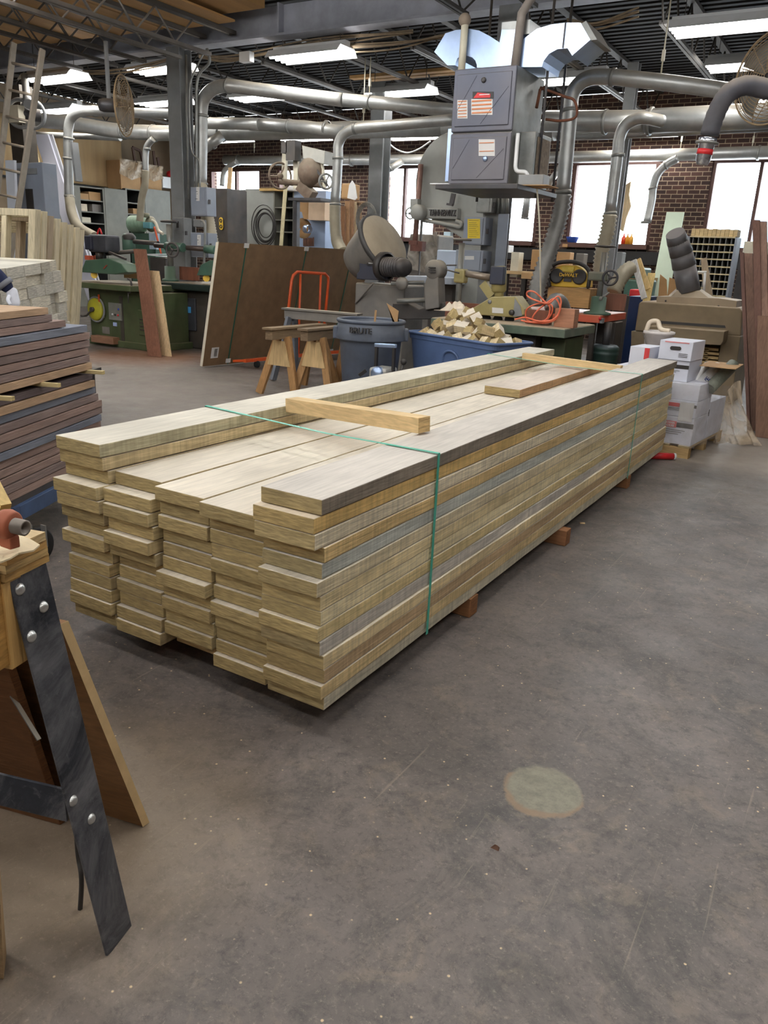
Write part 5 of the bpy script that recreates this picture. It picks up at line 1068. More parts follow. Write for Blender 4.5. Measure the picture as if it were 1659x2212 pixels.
obj('outlet_duct', MB().tube([dp[3], dp[4]], [rw_*.99, rw_*.9], 26), dct, t)
obj('outlet_duct', MB().tube([dp[4], dp[5]+Vector((-.02, -.02, .03))], [rw_*.92, rw_*.8], 26), dct, t)
for i, (s, y) in enumerate(((1438, 650), (1552, 661))): obj('bolt', MB().sph(Q(s, y, Yh-.02), .012, 8), steeld, t)
# offcuts stored inside planer
for i in range(9):
    p_ = Q(1520+(i % 2)*22+random.uniform(-3, 3), 752+(i//2)*9, YP+.2); l_ = .16
    o = one('offcut_stick', MB().box((p_.x-l_/2, YP+.05, p_.z-.018), (p_.x+l_/2, YP+.42, p_.z+.012)), woodX, 'pale offcut lying in the opening under the planer bed', 'stick', 'offcuts under the planer bed', bevel=.003, col=(222, 192, 138))
# ================================================================== PALLET OF WRAPPED CARTONS
pa = Vector((.16, 4.92, 0)); dX = Vector((-1, .03, 0)).normalized(); dY = Vector((.10, 1, 0)).normalized()
def blkbox(a0, a1, b0, b1, z0, z1): return MB().hexa([pa+dX*a+dY*b+Vector((0, 0, z)) for z in (z0, z1) for a, b in ((a1, b0), (a0, b0), (a0, b1), (a1, b1))])
t = thing('pallet', 'wooden pallet under the shrink-wrapped cartons at the far pile end', 'pallet', pa)
for b in (.0, .45, .92): obj('stringer', blkbox(0, .72, b, b+.07, 0, .085), woodX, t, col=(186, 156, 108))
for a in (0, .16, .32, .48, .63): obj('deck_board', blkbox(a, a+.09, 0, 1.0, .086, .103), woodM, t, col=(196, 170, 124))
def carton(a0, a1, b0, b1, z0, z1, label, m=boxw, stripe=True, lab=None, hole=False):
    t = thing('carton', label, 'box', pa+dX*(a0+a1)/2+dY*(b0+b1)/2+Vector((0, 0, z0)))
    obj('box_body', blkbox(a0, a1, b0, b1, z0, z1), m, t, bevel=.004)
    fY = lambda a, z, e=.002: pa+dX*a+dY*(b0-e)+Vector((0, 0, z))
    h = z1-z0; w = a1-a0
    if stripe:
        s = obj('black_band', MB().hexa([fY(a1-.0, z0+h*.62, .003), fY(a0+.0, z0+h*.62, .003), fY(a0, z0+h*.62, 0), fY(a1, z0+h*.62, 0), fY(a1, z0+h*.80, .003), fY(a0, z0+h*.80, .003), fY(a0, z0+h*.80, 0), fY(a1, z0+h*.80, 0)]), blk, t)
        r_ = obj('red_logo_block', MB().hexa([fY(a1-.01, z0+h*.6, .006), fY(a1-w*.45, z0+h*.6, .006), fY(a1-w*.45, z0+h*.6, .003), fY(a1-.01, z0+h*.6, .003), fY(a1-.01, z0+h*.83, .006), fY(a1-w*.45, z0+h*.83, .006), fY(a1-w*.45, z0+h*.83, .003), fY(a1-.01, z0+h*.83, .003)]), mat('pale_red_print', (206, 96, 96), .7, 0, .08, 9), t)
        if lab:
            text('lettering', lab[0], paper, t, fY(a1-w*.23, z0+h*.76, .009), h*.10, ext=.001); text('lettering', lab[1], paper, t, fY(a1-w*.23, z0+h*.66, .009), h*.10, ext=.001)
        ln = MB()
        for k in range(3):
            z_ = z0+h*(.5-.07*k); ln.hexa([fY(a1-.02, z_, .003), fY(a1-w*(.75-.1*k), z_, .003), fY(a1-w*(.75-.1*k), z_, 0), fY(a1-.02, z_, 0), fY(a1-.02, z_+h*.025, .003), fY(a1-w*(.75-.1*k), z_+h*.025, .003), fY(a1-w*(.75-.1*k), z_+h*.025, 0), fY(a1-.02, z_+h*.025, 0)])
        obj('printed_lines', ln, steelg, t)
    if hole:
        c = fY((a0+a1)/2, z0+h*.62, .002); pts = []
        for k in range(20): an = 2*PI*k/20; pts.append(c+Vector((math.cos(an)*.016+(.028 if math.cos(an) > 0 else -.028), 0, math.sin(an)*.016)))
        obj('hand_hole', MB().prism(pts, (0, -.002, 0)), blk, t)
        ln = MB(); ln.hexa([fY(a1-.04, z0+h*.9, .003), fY(a0+.03, z0+h*.9, .003), fY(a0+.03, z0+h*.9, 0), fY(a1-.04, z0+h*.9, 0), fY(a1-.04, z0+h*.95, .003), fY(a0+.03, z0+h*.95, .003), fY(a0+.03, z0+h*.95, 0), fY(a1-.04, z0+h*.95, 0)]); obj('red_print', ln, mat('pale_red_print2', (206, 120, 120), .7, 0, .08, 9), t)
        ln = MB()
        for k in range(3): ln.hexa([fY(a0+.10, z0+h*(.18+.08*k), .003), fY(a0+.03, z0+h*(.18+.08*k), .003), fY(a0+.03, z0+h*(.18+.08*k), 0), fY(a0+.10, z0+h*(.18+.08*k), 0), fY(a0+.10, z0+h*(.21+.08*k), .003), fY(a0+.03, z0+h*(.21+.08*k), .003), fY(a0+.03, z0+h*(.21+.08*k), 0), fY(a0+.10, z0+h*(.21+.08*k), 0)])
        obj('printed_lines', ln, steeld, t)
    return t
carton(.0, .24, .02, .42, .105, .33, 'white carton with black band at the bottom front of the pallet, lettered POWER HOUSE', lab=('POWER', 'HOUSE'))
carton(.0, .24, .02, .42, .332, .465, 'white carton stacked second from the bottom at the pallet front', stripe=True)
carton(.0, .24, .03, .42, .467, .60, 'plain white carton in the middle of the front stack on the pallet', stripe=False)
carton(.13, .40, .10, .45, .602, .77, 'white carton with black stripe just under the topmost carton', stripe=True)
carton(.12, .38, .08, .42, .772, .925, 'topmost white carton with an oval hand hole', stripe=False, hole=True)
carton(.0, .30, .44, .92, .105, .42, 'shrink-wrapped white carton at the right back of the pallet', stripe=True)
carton(.42, .58, -.02, .28, .70, .86, 'open white carton with red corner left of the stack', stripe=False)
carton(.42, .68, .0, .4, .105, .40, 'lowest carton hidden behind the pile end', stripe=False); carton(.42, .68, .0, .4, .402, .698, 'carton under the open red-cornered one', stripe=False)
one('red_corner', MB().box(pa+dX*.42+dY*(-.024)+Vector((-.0, 0, .765)), pa+dX*.46+dY*(-.02)+Vector((0, 0, .855))), mat('carton_red', (206, 60, 62), .7, 0, .08, 9), 'red printed corner flap on the open white carton', 'flap')
ls_ = MB().box(at(1470, 868, Y=4.93)+Vector((0, 0, 0)), at(1494, 912, Y=4.93)+Vector((0, -.004, 0)))
t = props(obj('shipping_label', ls_, lt, None, (0, 0, 0)), 'shipping labels stuck over the second carton of the front stack', 'label')
t.location = (0, 0, 0)
# cardboard flap
one('cardboard_flap', MB().box(pa+dX*(-.20)+dY*.2+Vector((0, 0, .735)), pa+dX*.12+dY*.62+Vector((0, 0, .741))), card, 'flat brown cardboard sheet jutting right from the carton stack', 'cardboard')
# tubes of caulk in an open box
for i, (x, y, w_) in enumerate(((1508, 815, .045), (1530, 820, .06), (1562, 812, .05))):
    p_ = at(x, y, Y=5.35); t = thing('wrapped_roll', 'plastic-wrapped roll with blue lettering, %s in the open carton' % ['left', 'middle', 'right'][i], 'roll', p_)
    obj('roll', MB().cyl(p_+Vector((-.07, -.14, -.10)), p_+Vector((.05, .12, .09)), w_, 18), white if i < 2 else mat('green_grey_roll', (120, 124, 110), .6, 0, .3, 18), t)
    if i == 1: text('lettering', 'DRIVE', mat('blue_print', (46, 64, 130), .6, 0, .05, 8), t, p_+Vector((-.02, -.09, -.03)), .05, rx=PI/2, ry=-1.0, ext=.004)
# bucket
bk = at(1408, 770, Y=5.4); zt4 = at(1408, 716, Y=5.4).z
t = thing('bucket', 'dirty white plastic bucket with a rag on top behind the cartons', 'bucket', (bk.x, 5.55, zt4-.30))
bx_ = bk.x
obj('pail', MB().lathe([(0, 0), (.105, 0), (.12, .27), (.135, .275), (.135, .295), (.12, .3), (.11, .3), (.1, .02), (0, .02)], (bx_, 5.55, zt4-.30), 28), mat('dirty_white_plastic', (206, 198, 192), .6, 0, .14, 12), t)
obj('bail', MB().tube(sag([(bx_-.13, 5.5, zt4-.02), (bx_-.04, 5.40, zt4-.14), (bx_+.06, 5.4, zt4-.22), (bx_+.13, 5.48, zt4-.2)]), .004, 6), steeld, t)
obj('tag', MB().box((bx_-.09, 5.425, zt4-.24), (bx_-.03, 5.43, zt4-.15)), steeld, t)
obj('rag', MB().tube(sag([(bx_-.10, 5.5, zt4), (bx_-.08, 5.5, zt4+.07), (bx_-.02, 5.52, zt4+.08), (bx_+.02, 5.5, zt4+.02), (bx_+.10, 5.5, zt4+.01)]), .02, 8), cloth, t)
one('crate', MB().box((bx_-.16, 5.38, 0), (bx_+.14, 5.7, zt4-.302)), woodX, 'wooden crate the white bucket stands on, hidden behind the pile', 'crate', col=(170, 140, 100))
# film
def sheet(fn, nu, nv, m, label, parent=None, name='plastic_film'):
    return one(name, MB().grid(fn, nu, nv), m, label, 'plastic')
def wrapfn(i, j):
    pth = [pa+dX*.28+dY*(-.02), pa+dX*(-.04)+dY*(-.03), pa+dX*(-.05)+dY*.5, pa+dX*(-.03)+dY*.98]
    f = i*3; k = min(2, int(f)); p_ = pth[k].lerp(pth[k+1], f-k); z_ = .10+.52*j-(.18*max(0, i-.35)*j)
    return Vector((p_.x+.014*math.sin(9*i*3+5*j), p_.y+.01*math.sin(13*j+8*i), z_))
sheet(wrapfn, 36, 14, film, 'clear stretch wrap round the lower cartons on the pallet')
def drape(i, j):
    a = at(1540, 872, Y=5.95).lerp(at(1594, 826, Y=6.1), i); b = at(1548, 948, Y=5.7).lerp(at(1630, 953, Y=5.9), i); b.z = .012
    p_ = a.lerp(b, j); w = .03*math.sin(15*i+3*j)+.02*math.sin(27*i-6*j); return Vector((p_.x+w*.4+.10*j*j*(i-.3), p_.y+w, max(.012, p_.z+.03*math.sin(9*i+8*j)*(1-j))))
sheet(drape, 26, 22, filmt, 'crumpled tan plastic sheet trailing off the pallet onto the floor')
def tail(i, j):
    p_ = at(1560, 945, Z=0).lerp(at(1646, 953, Z=0), i); return Vector((p_.x, p_.y+.05*(j-.5)*(1-i)*2, .01+.03*(1-i)*abs(math.sin(9*i+3*j))))
sheet(tail, 16, 5, filmt, 'pointed tail of tan plastic lying on the floor by the dark boards')
# red tube
a = at(1425, 985, Z=.03); b = at(1454, 986, Z=.028)
t = thing('caulk_tube', 'red tube with white cap lying on the floor at the pile end', 'tube', (b.x, b.y, 0))
d_ = (b-a).normalized(); obj('tube_body', MB().cyl(b-d_*.22, b, .027, 16), red, t); obj('cap', MB().cyl(b, b+d_*.018, .028, 16), white, t)
# ================================================================== MAHOGANY BOARDS (right edge)
def lean(x0, x1, ytop, ybot, Y0_, Y1_, thick, col, label, m=None, xb0=None, xb1=None, group=None, name='leaning_board'):
    """board whose foot is at depth Y0_ and top at depth Y1_"""
    xb0 = x0 if xb0 is None else xb0; xb1 = x1 if xb1 is None else xb1
    f0 = at(xb0, ybot, Y=Y0_); f1 = at(xb1, ybot, Y=Y0_); f0.z = f1.z = .002; t0 = at(x0, ytop, Y=Y1_); t1 = at(x1, ytop, Y=Y1_); t1.z = t0.z = (t0.z+t1.z)/2; dv = Vector((0, thick, 0))
    mb = MB().hexa([f0, f1, f1+dv, f0+dv, t0, t1, t1+dv, t0+dv]); return one(name, mb, m or woodZ, label, 'board', group, bevel=.002, col=col)
MH = (140, 106, 90)
lean(1625, 1641, 475, 931, 6.6, 6.95, .05, (112, 82, 70), 'tallest dark red-brown board leaning at the right edge', xb0=1636, xb1=1650)
lean(1641, 1656, 478, 931, 6.62, 6.97, .05, (142, 112, 96), 'lighter tall red-brown board right beside the tallest one', xb0=1650, xb1=1664)
lean(1598, 1606, 545, 930, 6.58, 6.85, .05, (106, 78, 68), 'narrow dark board leftmost of the leaning red-brown boards', xb0=1614, xb1=1622)
lean(1606, 1626, 547, 932, 6.66, 6.95, .05, (138, 108, 92), 'red-brown board second from left in the leaning group', xb0=1622, xb1=1637)
lean(1636, 1700, 684, 936, 6.35, 6.5, .05, (128, 98, 80), 'broad short red-brown board standing in front at the right edge', xb0=1633, xb1=1700)
lean(1660, 1720, 545, 930, 6.75, 7.05, .05, (126, 94, 80), 'red-brown board farthest right behind the others', xb0=1665, xb1=1720)
# ================================================================== GRID RACK, PINE BLOCKS, PALE BOARDS
YK = 10.6
t = thing('pigeonhole_rack', 'dark pigeonhole rack with pale shelf edges behind the planer duct', 'rack', (Q(1530, 560, YK).x, YK+.2, 0))
L0 = [(1490, 514), (1590, 519)]; a = Q(1486, 510, YK); b = Q(1593, 516, YK); zt5 = a.z; zb5 = Q(1570, 640, YK).z-.2
obj('back_panel', MB().box((a.x, YK+.35, .0), (b.x, YK+.37, zt5)), blk, t)
obj('side_panel', MB().box((b.x-.03, YK, .0), (b.x, YK+.35, zt5)), greyblue, t); obj('side_panel', MB().box((a.x, YK, .0), (a.x+.03, YK+.35, zt5)), greyblue, t)
n_ = 10; hs = (zt5-zb5)/n_
for k in range(n_+1): obj('shelf_edge', MB().box((a.x+.03, YK-.005, zt5-hs*k-.012), (b.x-.03, YK+.35, zt5-hs*k+.006)), woodX, t, col=(216, 200, 160))
dvm = MB()
for k in range(1, 9): x_ = a.x+(b.x-a.x)*k/9; dvm.box((x_-.005, YK+.01, zb5), (x_+.005, YK+.34, zt5))
obj('dividers', dvm, steelg, t)
x_ = Q(1492, 505, YK).x
for k in range(11):
    xx = x_+(Q(1592, 510, YK).x-x_)*k/11; w_ = (Q(1592, 510, YK).x-x_)/11
    one('pine_block', MB().box((xx+.002, YK+.02, zt5+.008), (xx+w_-.002, YK+.3, zt5+.10+random.uniform(-.005, .008))), woodX, 'pine block end in the row on the pigeonhole rack, %s from the left' % (ORD[k].replace('topmost', 'first')), 'block', 'pine blocks on the rack', col=(226, 200, 150), bevel=.002)
lean(1440, 1478, 458, 640, 13.9, 14.9, .04, (206, 218, 198), 'tall pale green board leaning on the brick pier', m=paleg, xb0=1400, xb1=1440)
for i, (x, y0_, y1_, w_, cl, l) in enumerate(((1426, 592, 660, 14, (196, 140, 104), 'left'), (1446, 594, 655, 18, (190, 132, 98), 'middle'), (1462, 598, 655, 16, (184, 128, 92), 'right'))):
    pg = [(x, y0_+random.uniform(0, 8)), (x+w_, y0_+12), (x+w_+2, y1_), (x-6, y1_)]; one('hardboard_scrap', MB().prism([Q(a_, b_, 9.1+.05*i) for a_, b_ in pg], (0, .012, 0)), card, 'brown angled hardboard scrap standing on the planer, %s of three' % l, 'scrap')
for i, (p0, p1, w_, cl, l) in enumerate((((1369, 562), (1392, 645), .07, (214, 212, 206), 'white-faced board leaning left behind the planer'), ((1378, 560), (1400, 625), .07, (206, 176, 120), 'yellowish board leaning behind the planer'), ((1408, 590), (1396, 652), .09, (214, 190, 130), 'short pale yellow board standing on the planer top'))):
    one('leaning_board', MB().bar(Q(p0[0], p0[1], 8.6+.1*i), Q(p1[0], p1[1], 8.5+.1*i), w_, .03, (0, 1, 0)), woodZ, l, 'board', col=cl, bevel=.003)
one('upright_board', MB().prism([Q(x, y, 9.5) for x, y in ((1514, 560), (1526, 556), (1540, 640), (1520, 640))], (0, .02, 0)), woodZ, 'greyish tapering board with plastic standing before the rack', 'board', col=(168, 150, 126))
one('white_clamp', MB().cyl(Q(1505, 588, 9.3), Q(1526, 588, 9.3), .016, 8).cyl(Q(1523, 588, 9.3), Q(1520, 635, 9.3), .016, 8), white, 'white pipe bracket standing on the planer right of the duct', 'bracket')
one('window_cooler', MB().box(Q(1604, 545, 12.5)+Vector((0, 0, -.02)), Q(1675, 523, 12.5)+Vector((0, .4, 0))), cream, 'pale appliance top in front of the right window', 'appliance', bevel=.01)
one('storage_bench', MB().box((Q(1600, 545, 12.5).x, 12.5, 0), (Q(1675, 545, 12.5).x, 12.9, Q(1640, 546, 12.5).z-.02)), steeld, 'dark bench under the pale appliance at the right', 'bench')
bl_ = mat('far_building_blue', (150, 178, 204), .9, 0, .1, .5)
one('far_building', MB().box((Q(1555, 470, 24).x, 24, 0), (Q(1650, 470, 24).x+3, 30, Q(1600, 455, 24).z)), bl_, 'hazy blue building outside the right window', 'building')
# ================================================================== ELECTRICAL BOXES ON THE COLUMNS
def down(a, b): return a, a+(b-a)*((a.z-.003)/(a.z-b.z))
def ebox(x0, y0, x1, y1, Y, d, label, m=greyblue, sign=None, extra=None):
    p = Q(x0, y1, Y); q = Q(x1, y0, Y); t = thing('electrical_box', label, 'electrical box', ((p.x+q.x)/2, Y+d/2, p.z))
    obj('enclosure', MB().box((p.x, Y, p.z), (q.x, Y+d, q.z)), m, t, bevel=.006)
    obj('door', MB().box((p.x+.012, Y-.008, p.z+.012), (q.x-.03, Y+.001, q.z-.012)), m, t, bevel=.003)
    if sign:
        s = obj('sign_plate', MB().hexa([Q(sign[0], sign[3], Y-.010), Q(sign[2], sign[3], Y-.010), Q(sign[2], sign[3], Y-.009), Q(sign[0], sign[3], Y-.009), Q(sign[0], sign[1], Y-.010), Q(sign[2], sign[1], Y-.010), Q(sign[2], sign[1], Y-.009), Q(sign[0], sign[1], Y-.009)]), sign[4], t)
        if len(sign) > 5:
            ln = MB()
            for k in range(sign[5]):
                yy = sign[1]+(sign[3]-sign[1])*(k+.7)/(sign[5]+.6); a = Q(sign[0]+3, yy, Y-.0115); b = Q(sign[2]-3-(k*5 % 7), yy+1, Y-.0125); ln.box((a.x, a.y, b.z), (b.x, b.y, a.z))
            obj('printed_lines', ln, steeld, s)
    obj('latch', MB().box((q.x-.002, Y+.03, (p.z+q.z)/2-.03), (q.x+.02, Y+.06, (p.z+q.z)/2+.03)), steeld, t)
    return t
ebox(999, 469, 1050, 528, 7.55, .22, 'grey electrical box with a yellow instruction sign under the furnace', sign=(1010, 473, 1037, 515, ysign, 9))
ebox(982, 541, 1044, 584, 7.5, .25, 'grey electrical box with a pale tag below the yellow-signed one', sign=(1004, 553, 1024, 561, lt))
ebox(1028, 425, 1064, 459, 7.6, .15, 'small galvanised box between the platform and the signed box', m=galvd)
ebox(413, 404, 446, 466, 7.45, .2, 'upper grey disconnect box on the left column with paper strip', sign=(424, 404, 431, 434, lt, 5))
ebox(413, 503, 449, 555, 7.5, .2, 'lower grey disconnect box on the left column with white label', sign=(426, 507, 434, 530, lt, 3))
ebox(376, 470, 396, 535, 7.6, .18, 'narrow light grey box left of the column boxes', m=steelg, sign=(381, 478, 386, 492, blk))
for i, x in enumerate((1077, 1087, 1096)):
    one('conduit', MB().cyl(Q(x, 424, 7.75), Q(x-1, 462, 7.75), .022, 10), galvd, 'vertical conduit under the platform, %s of three beside the column' % ['left', 'middle', 'right'][i], 'conduit')
one('column_cover', MB().box(Q(1062, 640, 7.72), Q(1098, 462, 7.72)+Vector((0, .04, 0))), greyblue, 'tall grey cover plate on the front of the furnace column', 'plate', bevel=.004)
one('conduit', MB().tube(sag(W3([(434, 476, 7.4), (440, 480, 7.4), (443, 492, 7.4), (442, 540, 7.4), (440, 580, 7.4)])), .018, 8), galvd, 'looped grey conduit right of the left column boxes', 'conduit')
one('junction_box', MB().box(Q(417, 490, 7.5), Q(436, 474, 7.5)+Vector((0, .1, 0))), steelg, 'small rounded junction box between the two column boxes', 'electrical box', bevel=.012)
# ================================================================== BAND SAW LETTERED TANNEWITZ
YB = 9.2
t = thing('band_saw', 'big grey-green band saw with TANNEWITZ cast on its arm', 'machine', (Q(960, 600, YB).x, YB+.3, 0))
gb = mat('grey_green_cast_iron', (152, 156, 152), .55, .1, .12, 3, dust=DUST)
c = Q(985, 395, YB+.2); R = 88*mpp(c)
pts = []
for k in range(26): a = PI*.02+PI*1.05*k/25; pts.append(Vector((c.x+R*math.cos(a), YB+.05, c.z+R*math.sin(a)*1.12)))
pts += [Vector((c.x-R*.98, YB+.05, Q(960, 452, YB).z)), Vector((c.x+R*.55, YB+.05, Q(960, 520, YB).z)), Vector((c.x+R*.98, YB+.05, Q(960, 520, YB).z))]
obj('wheel_guard', MB().prism(pts, (0, .32, 0)), gb, t, bevel=.01)
obj('frame', MB().prism([Vector((c.x+R*.2, YB+.1, 0)), Vector((c.x+R*1.2, YB+.1, 0)), Vector((c.x+R*1.1, YB+.1, c.z)), Vector((c.x+R*.35, YB+.1, c.z)), Vector((c.x+R*.4, YB+.1, 1.4))], (0, .36, 0)), gb, t, bevel=.015)
a0 = Q(905, 472, YB-.02); a1 = Q(978, 450, YB-.02); obj('guide_arm', MB().box((a0.x, YB-.06, a0.z), (a1.x+.1, YB+.1, a1.z)), gb, t, bevel=.01)
text('lettering', 'TANNEWITZ', steeld, t, Q(956, 460.5, YB-.08), .12, ext=.012, xs=.62)
obj('arm_head', MB().lathe([(0, 0), (.10, 0), (.11, .02), (.11, .14), (.09, .18), (0, .18)], Q(899, 458, YB-.2), 22, (0, 1, 0)).cb(Q(898, 442, YB-.1), (.12, .12, .15)), gb, t)
handwheel(t, Q(886, 461, YB-.12), (1, -.5, 0), 11*mpp(Q(886, 461, YB)), gb, .01)
obj('guide_post', MB().cyl(Q(909, 355, YB-.06), Q(896, 530, YB-.06), .04, 10), mat('rusty_post', (142, 110, 98), .6, .4, .25, 8), t)
obj('blade_guard', MB().box(Q(906, 520, YB+.02), Q(913, 470, YB+.02)+Vector((0, .02, 0))), galvd, t)
obj('guide_block', MB().cb(Q(903, 532, YB-.06), (.2, .12, .14)).cb(Q(894, 524, YB-.1), (.14, .06, .06)), mat('rusty_block', (108, 70, 60), .7, .3, .3, 12), t)
obj('blade', MB().box(Q(904.5, 594, YB-.0), Q(905.5, 540, YB-.0)+Vector((0, .03, 0))), steeld, t)
tb0, tb1 = Q(874, 600, YB-.35), Q(976, 600, YB-.35); obj('table', MB().box((tb0.x, YB-.35, Q(925, 612, YB-.35).z), (tb1.x, YB+.45, Q(925, 598, YB-.35).z)), mat('pale_table', (176, 184, 194), .4, .3, .1, 3), t, bevel=.006)
obj('base', MB().box((tb0.x+.3, YB-.1, 0), (tb1.x-.1, YB+.4, Q(925, 612, YB-.35).z)), darkm, t)
obj('tension_lever', MB().bar(Q(975, 443, YB-.1), Q(980, 418, YB-.1), .07, .02).bar(Q(966, 441, YB-.1), Q(978, 443, YB-.1), .05, .03), steeld, t)
obj('under_arm', MB().tube(sag(W3([(915, 476, YB-.05), (940, 480, YB-.05), (975, 486, YB-.05), (992, 490, YB-.05), (996, 482, YB-.05), (985, 477, YB-.05)])), .028, 8), gb, t)
t2 = thing('covered_machine', 'square machine shrouded in dusty plastic behind the band saw', 'machine', (Q(915, 560, 10.6).x, 10.9, 0))
obj('body', MB().box((Q(882, 560, 10.6).x, 10.6, 0), (Q(944, 560, 10.6).x, 11.2, Q(915, 506, 10.6).z)), grind, t2, bevel=.03)
a = Q(880, 585, 10.58); b = Q(947, 502, 10.58)
obj('plastic_cover', MB().grid(lambda i, j: Vector((a.x+(b.x-a.x)*i, 10.57-.03*math.sin(9*i+6*j), a.z+(b.z-a.z)*j+.02*math.sin(7*i))), 20, 16), filmd, t2)
ct_ = one('white_bin', MB().box((Q(942, 570, 10.2).x, 10.2, 0), (Q(984, 570, 10.2).x, 10.6, Q(963, 540, 10.2).z)), mat('bluish_white_plastic', (206, 218, 236), .5, 0, .05, 3), 'bluish white bin standing behind the band saw table', 'bin', bevel=.02)
ebox(957, 501, 973, 528, 15.0, .15, 'small pale blue switch box on the brick wall behind the band saw', m=mat('pale_blue_box', (176, 196, 206), .5, 0, .1, 5))
ebox(946, 515, 955, 526, 15.05, .1, 'tiny white socket box on the brick wall left of the switch box', m=white)
# ================================================================== GREEN AND BLACK SHAPERS (left)
YS1 = 6.5
p0, p1 = Q(196, 700, YS1), Q(330, 700, YS1)
t = thing('green_shaper', 'olive green spindle shaper with a yellow handwheel disc', 'machine', ((p0.x+p1.x)/2, YS1+.4, 0))
tz = .925
obj('body', MB().box((p0.x, YS1, .03), (p1.x, YS1+.72, tz-.1)), greenm, t, bevel=.012)
obj('plinth', MB().box((p0.x-.02, YS1-.03, 0), (p1.x+.05, YS1+.75, .10)), greenm, t, bevel=.01)
xa_, xb_ = Q(160, 600, YS1).x, Q(275, 615, YS1-.1).x+.22
obj('table', MB().box((xa_, YS1-.25, tz-.085), (xb_, YS1+.85, tz-.004)), greenm, t, bevel=.01)
obj('table_top', MB().box((xa_+.01, YS1-.24, tz-.004), (xb_-.01, YS1+.84, tz)), tabst, t)
obj('side_door', MB().box((p1.x-.28, YS1-.02, .22), (p1.x-.02, YS1, .58)), greenm, t, bevel=.006)
lv = MB()
for k in range(4): lv.box((p1.x-.24, YS1-.03, .29+.05*k), (p1.x-.1, YS1-.02, .31+.05*k))
obj('louvres', lv, darkm, t)
c = Q(207, 668, YS1-.02); obj('wheel_disc', MB().lathe([(0, .05), (.07, .05), (.15, .03), (.165, .02), (.165, 0)], c, 32, (0, -1, 0)), mat('yellow_green_disc', (176, 170, 48), .45, 0, .14, 9), t)
obj('wheel_rim', MB().torus(c+Vector((0.02, -.01, 0)), (0, 1, 0), .18, .016, 32, 8), steelg, t)
obj('crank', MB().cyl(c+Vector((0, -.05, 0)), c+Vector((0, -.09, 0)), .035, 12).cyl(c+Vector((-.12, -.08, -.10)), c+Vector((-.12, -.18, -.10)), .016, 8).bar(c+Vector((0, -.07, 0)), c+Vector((-.12, -.08, -.10)), .02, .02), steeld, t)
pn0 = Q(237, 690, YS1-.01); pn1 = Q(262, 656, YS1-.01); cp = obj('control_panel', MB().box((pn0.x, YS1-.02, pn0.z), (pn1.x, YS1, pn1.z)), mat('metal_plate', (140, 140, 132), .5, .3, .15, 9), t)
for x, y, m in ((256, 668, mat('blue_button', (50, 70, 170), .4, 0, .05, 5)), (255, 681, red), (243, 679, white), (249, 680, blk)): obj('button', MB().sph(Q(x, y, YS1-.02), .017, 10), m, cp)
one_ = obj('blue_sticker', MB().box(Q(245, 704, YS1-.003), Q(252, 697, YS1-.008)), mat('pale_blue_sticker', (160, 176, 214), .6, 0, .05, 4), t)
obj('data_plate', MB().box(Q(222, 720, YS1-.003), Q(236, 707, YS1-.008)), grind, t)
obj('orange_lever', MB().bar(Q(213, 636, YS1-.04), Q(215, 652, YS1-.04), .02, .02), orange, t)
obj('toe_board', MB().box(Q(197, 738, YS1-.12), Q(258, 729, YS1)), woodX, t, col=(150, 112, 88))
obj('vertical_seam', MB().box(Q(263, 745, YS1-.002), Q(264, 640, YS1-.006)), darkm, t)
def feeder(name, label, poly, Y, m, mot, motm, z0):
    t = thing(name, label, 'feeder', (Q(poly[0][0], poly[0][1], Y).x, Y+.1, z0)); obj('housing', MB().prism([Q(x, y, Y) for x, y in poly], (0, .26, 0)), m, t, bevel=.012)
    obj('wheels', MB().cyl(Q((poly[0][0]*.6+poly[-1][0]*.4), poly[0][1]+6, Y+.05), Q((poly[0][0]*.6+poly[-1][0]*.4), poly[0][1]+6, Y+.2), .05, 14), yellow, t)
    return t
f = feeder('green_power_feeder', 'green power feeder head with a dark motor above the olive shaper', [(174, 588), (184, 562), (232, 558), (262, 570), (276, 588), (248, 593)], YS1-.05, mat('feeder_green', (62, 96, 76), .45, .05, .2, 5, dust=(110, 120, 100), dustamt=.35), None, None, tz)
obj('red_stripe', MB().prism([Q(x, y, YS1-.056) for x, y in ((222, 580), (229, 572), (232, 573), (225, 581))], (0, .005, 0)), mat('brick_red_print', (140, 66, 48), .6, 0, .1, 8), f)
m0, m1 = Q(196, 544, YS1+.05), Q(235, 508, YS1+.05)
obj('motor_body', MB().box((m0.x, YS1, m0.z), (m1.x, YS1+.26, m1.z)), mat('black_dusty_motor', (42, 44, 50), .45, .2, .3, 8, dust=(120, 120, 124), dustamt=.4), f, bevel=.03)
obj('capacitor_box', MB().box((m0.x-.02, YS1-.04, m0.z+.03), (m0.x+.13, YS1+.1, m1.z-.02)), navy, f, bevel=.012)
obj('red_knob', MB().tube(sag(W3([(210, 506, YS1+.1), (215, 494, YS1+.1), (220, 506, YS1+.1)])), .012, 6), red, f)
obj('arm', MB().cyl(Q(215, 560, YS1+.1), Q(215, 542, YS1+.1), .06, 12).cyl(Q(230, 548, YS1+.2), Q(300, 542, YS1+.3), .03, 10).bar(Q(236, 545, YS1), Q(272, 560, YS1), .03, .03), darkm, f)
one('orange_blocks', MB().box(Q(183, 561, YS1+.12), Q(193, 552, YS1+.12)+Vector((0, .08, 0))).box(Q(204, 561, YS1+.12), Q(214, 552, YS1+.12)+Vector((0, .08, 0))), orange2, 'orange clamps resting on the green feeder head', 'clamps', bevel=.005)
one('plywood_guard', MB().box(Q(268, 600, YS1+.3), Q(300, 570, YS1+.3)+Vector((0, .03, 0))), card, 'tan plywood fence standing on the olive shaper table', 'board')
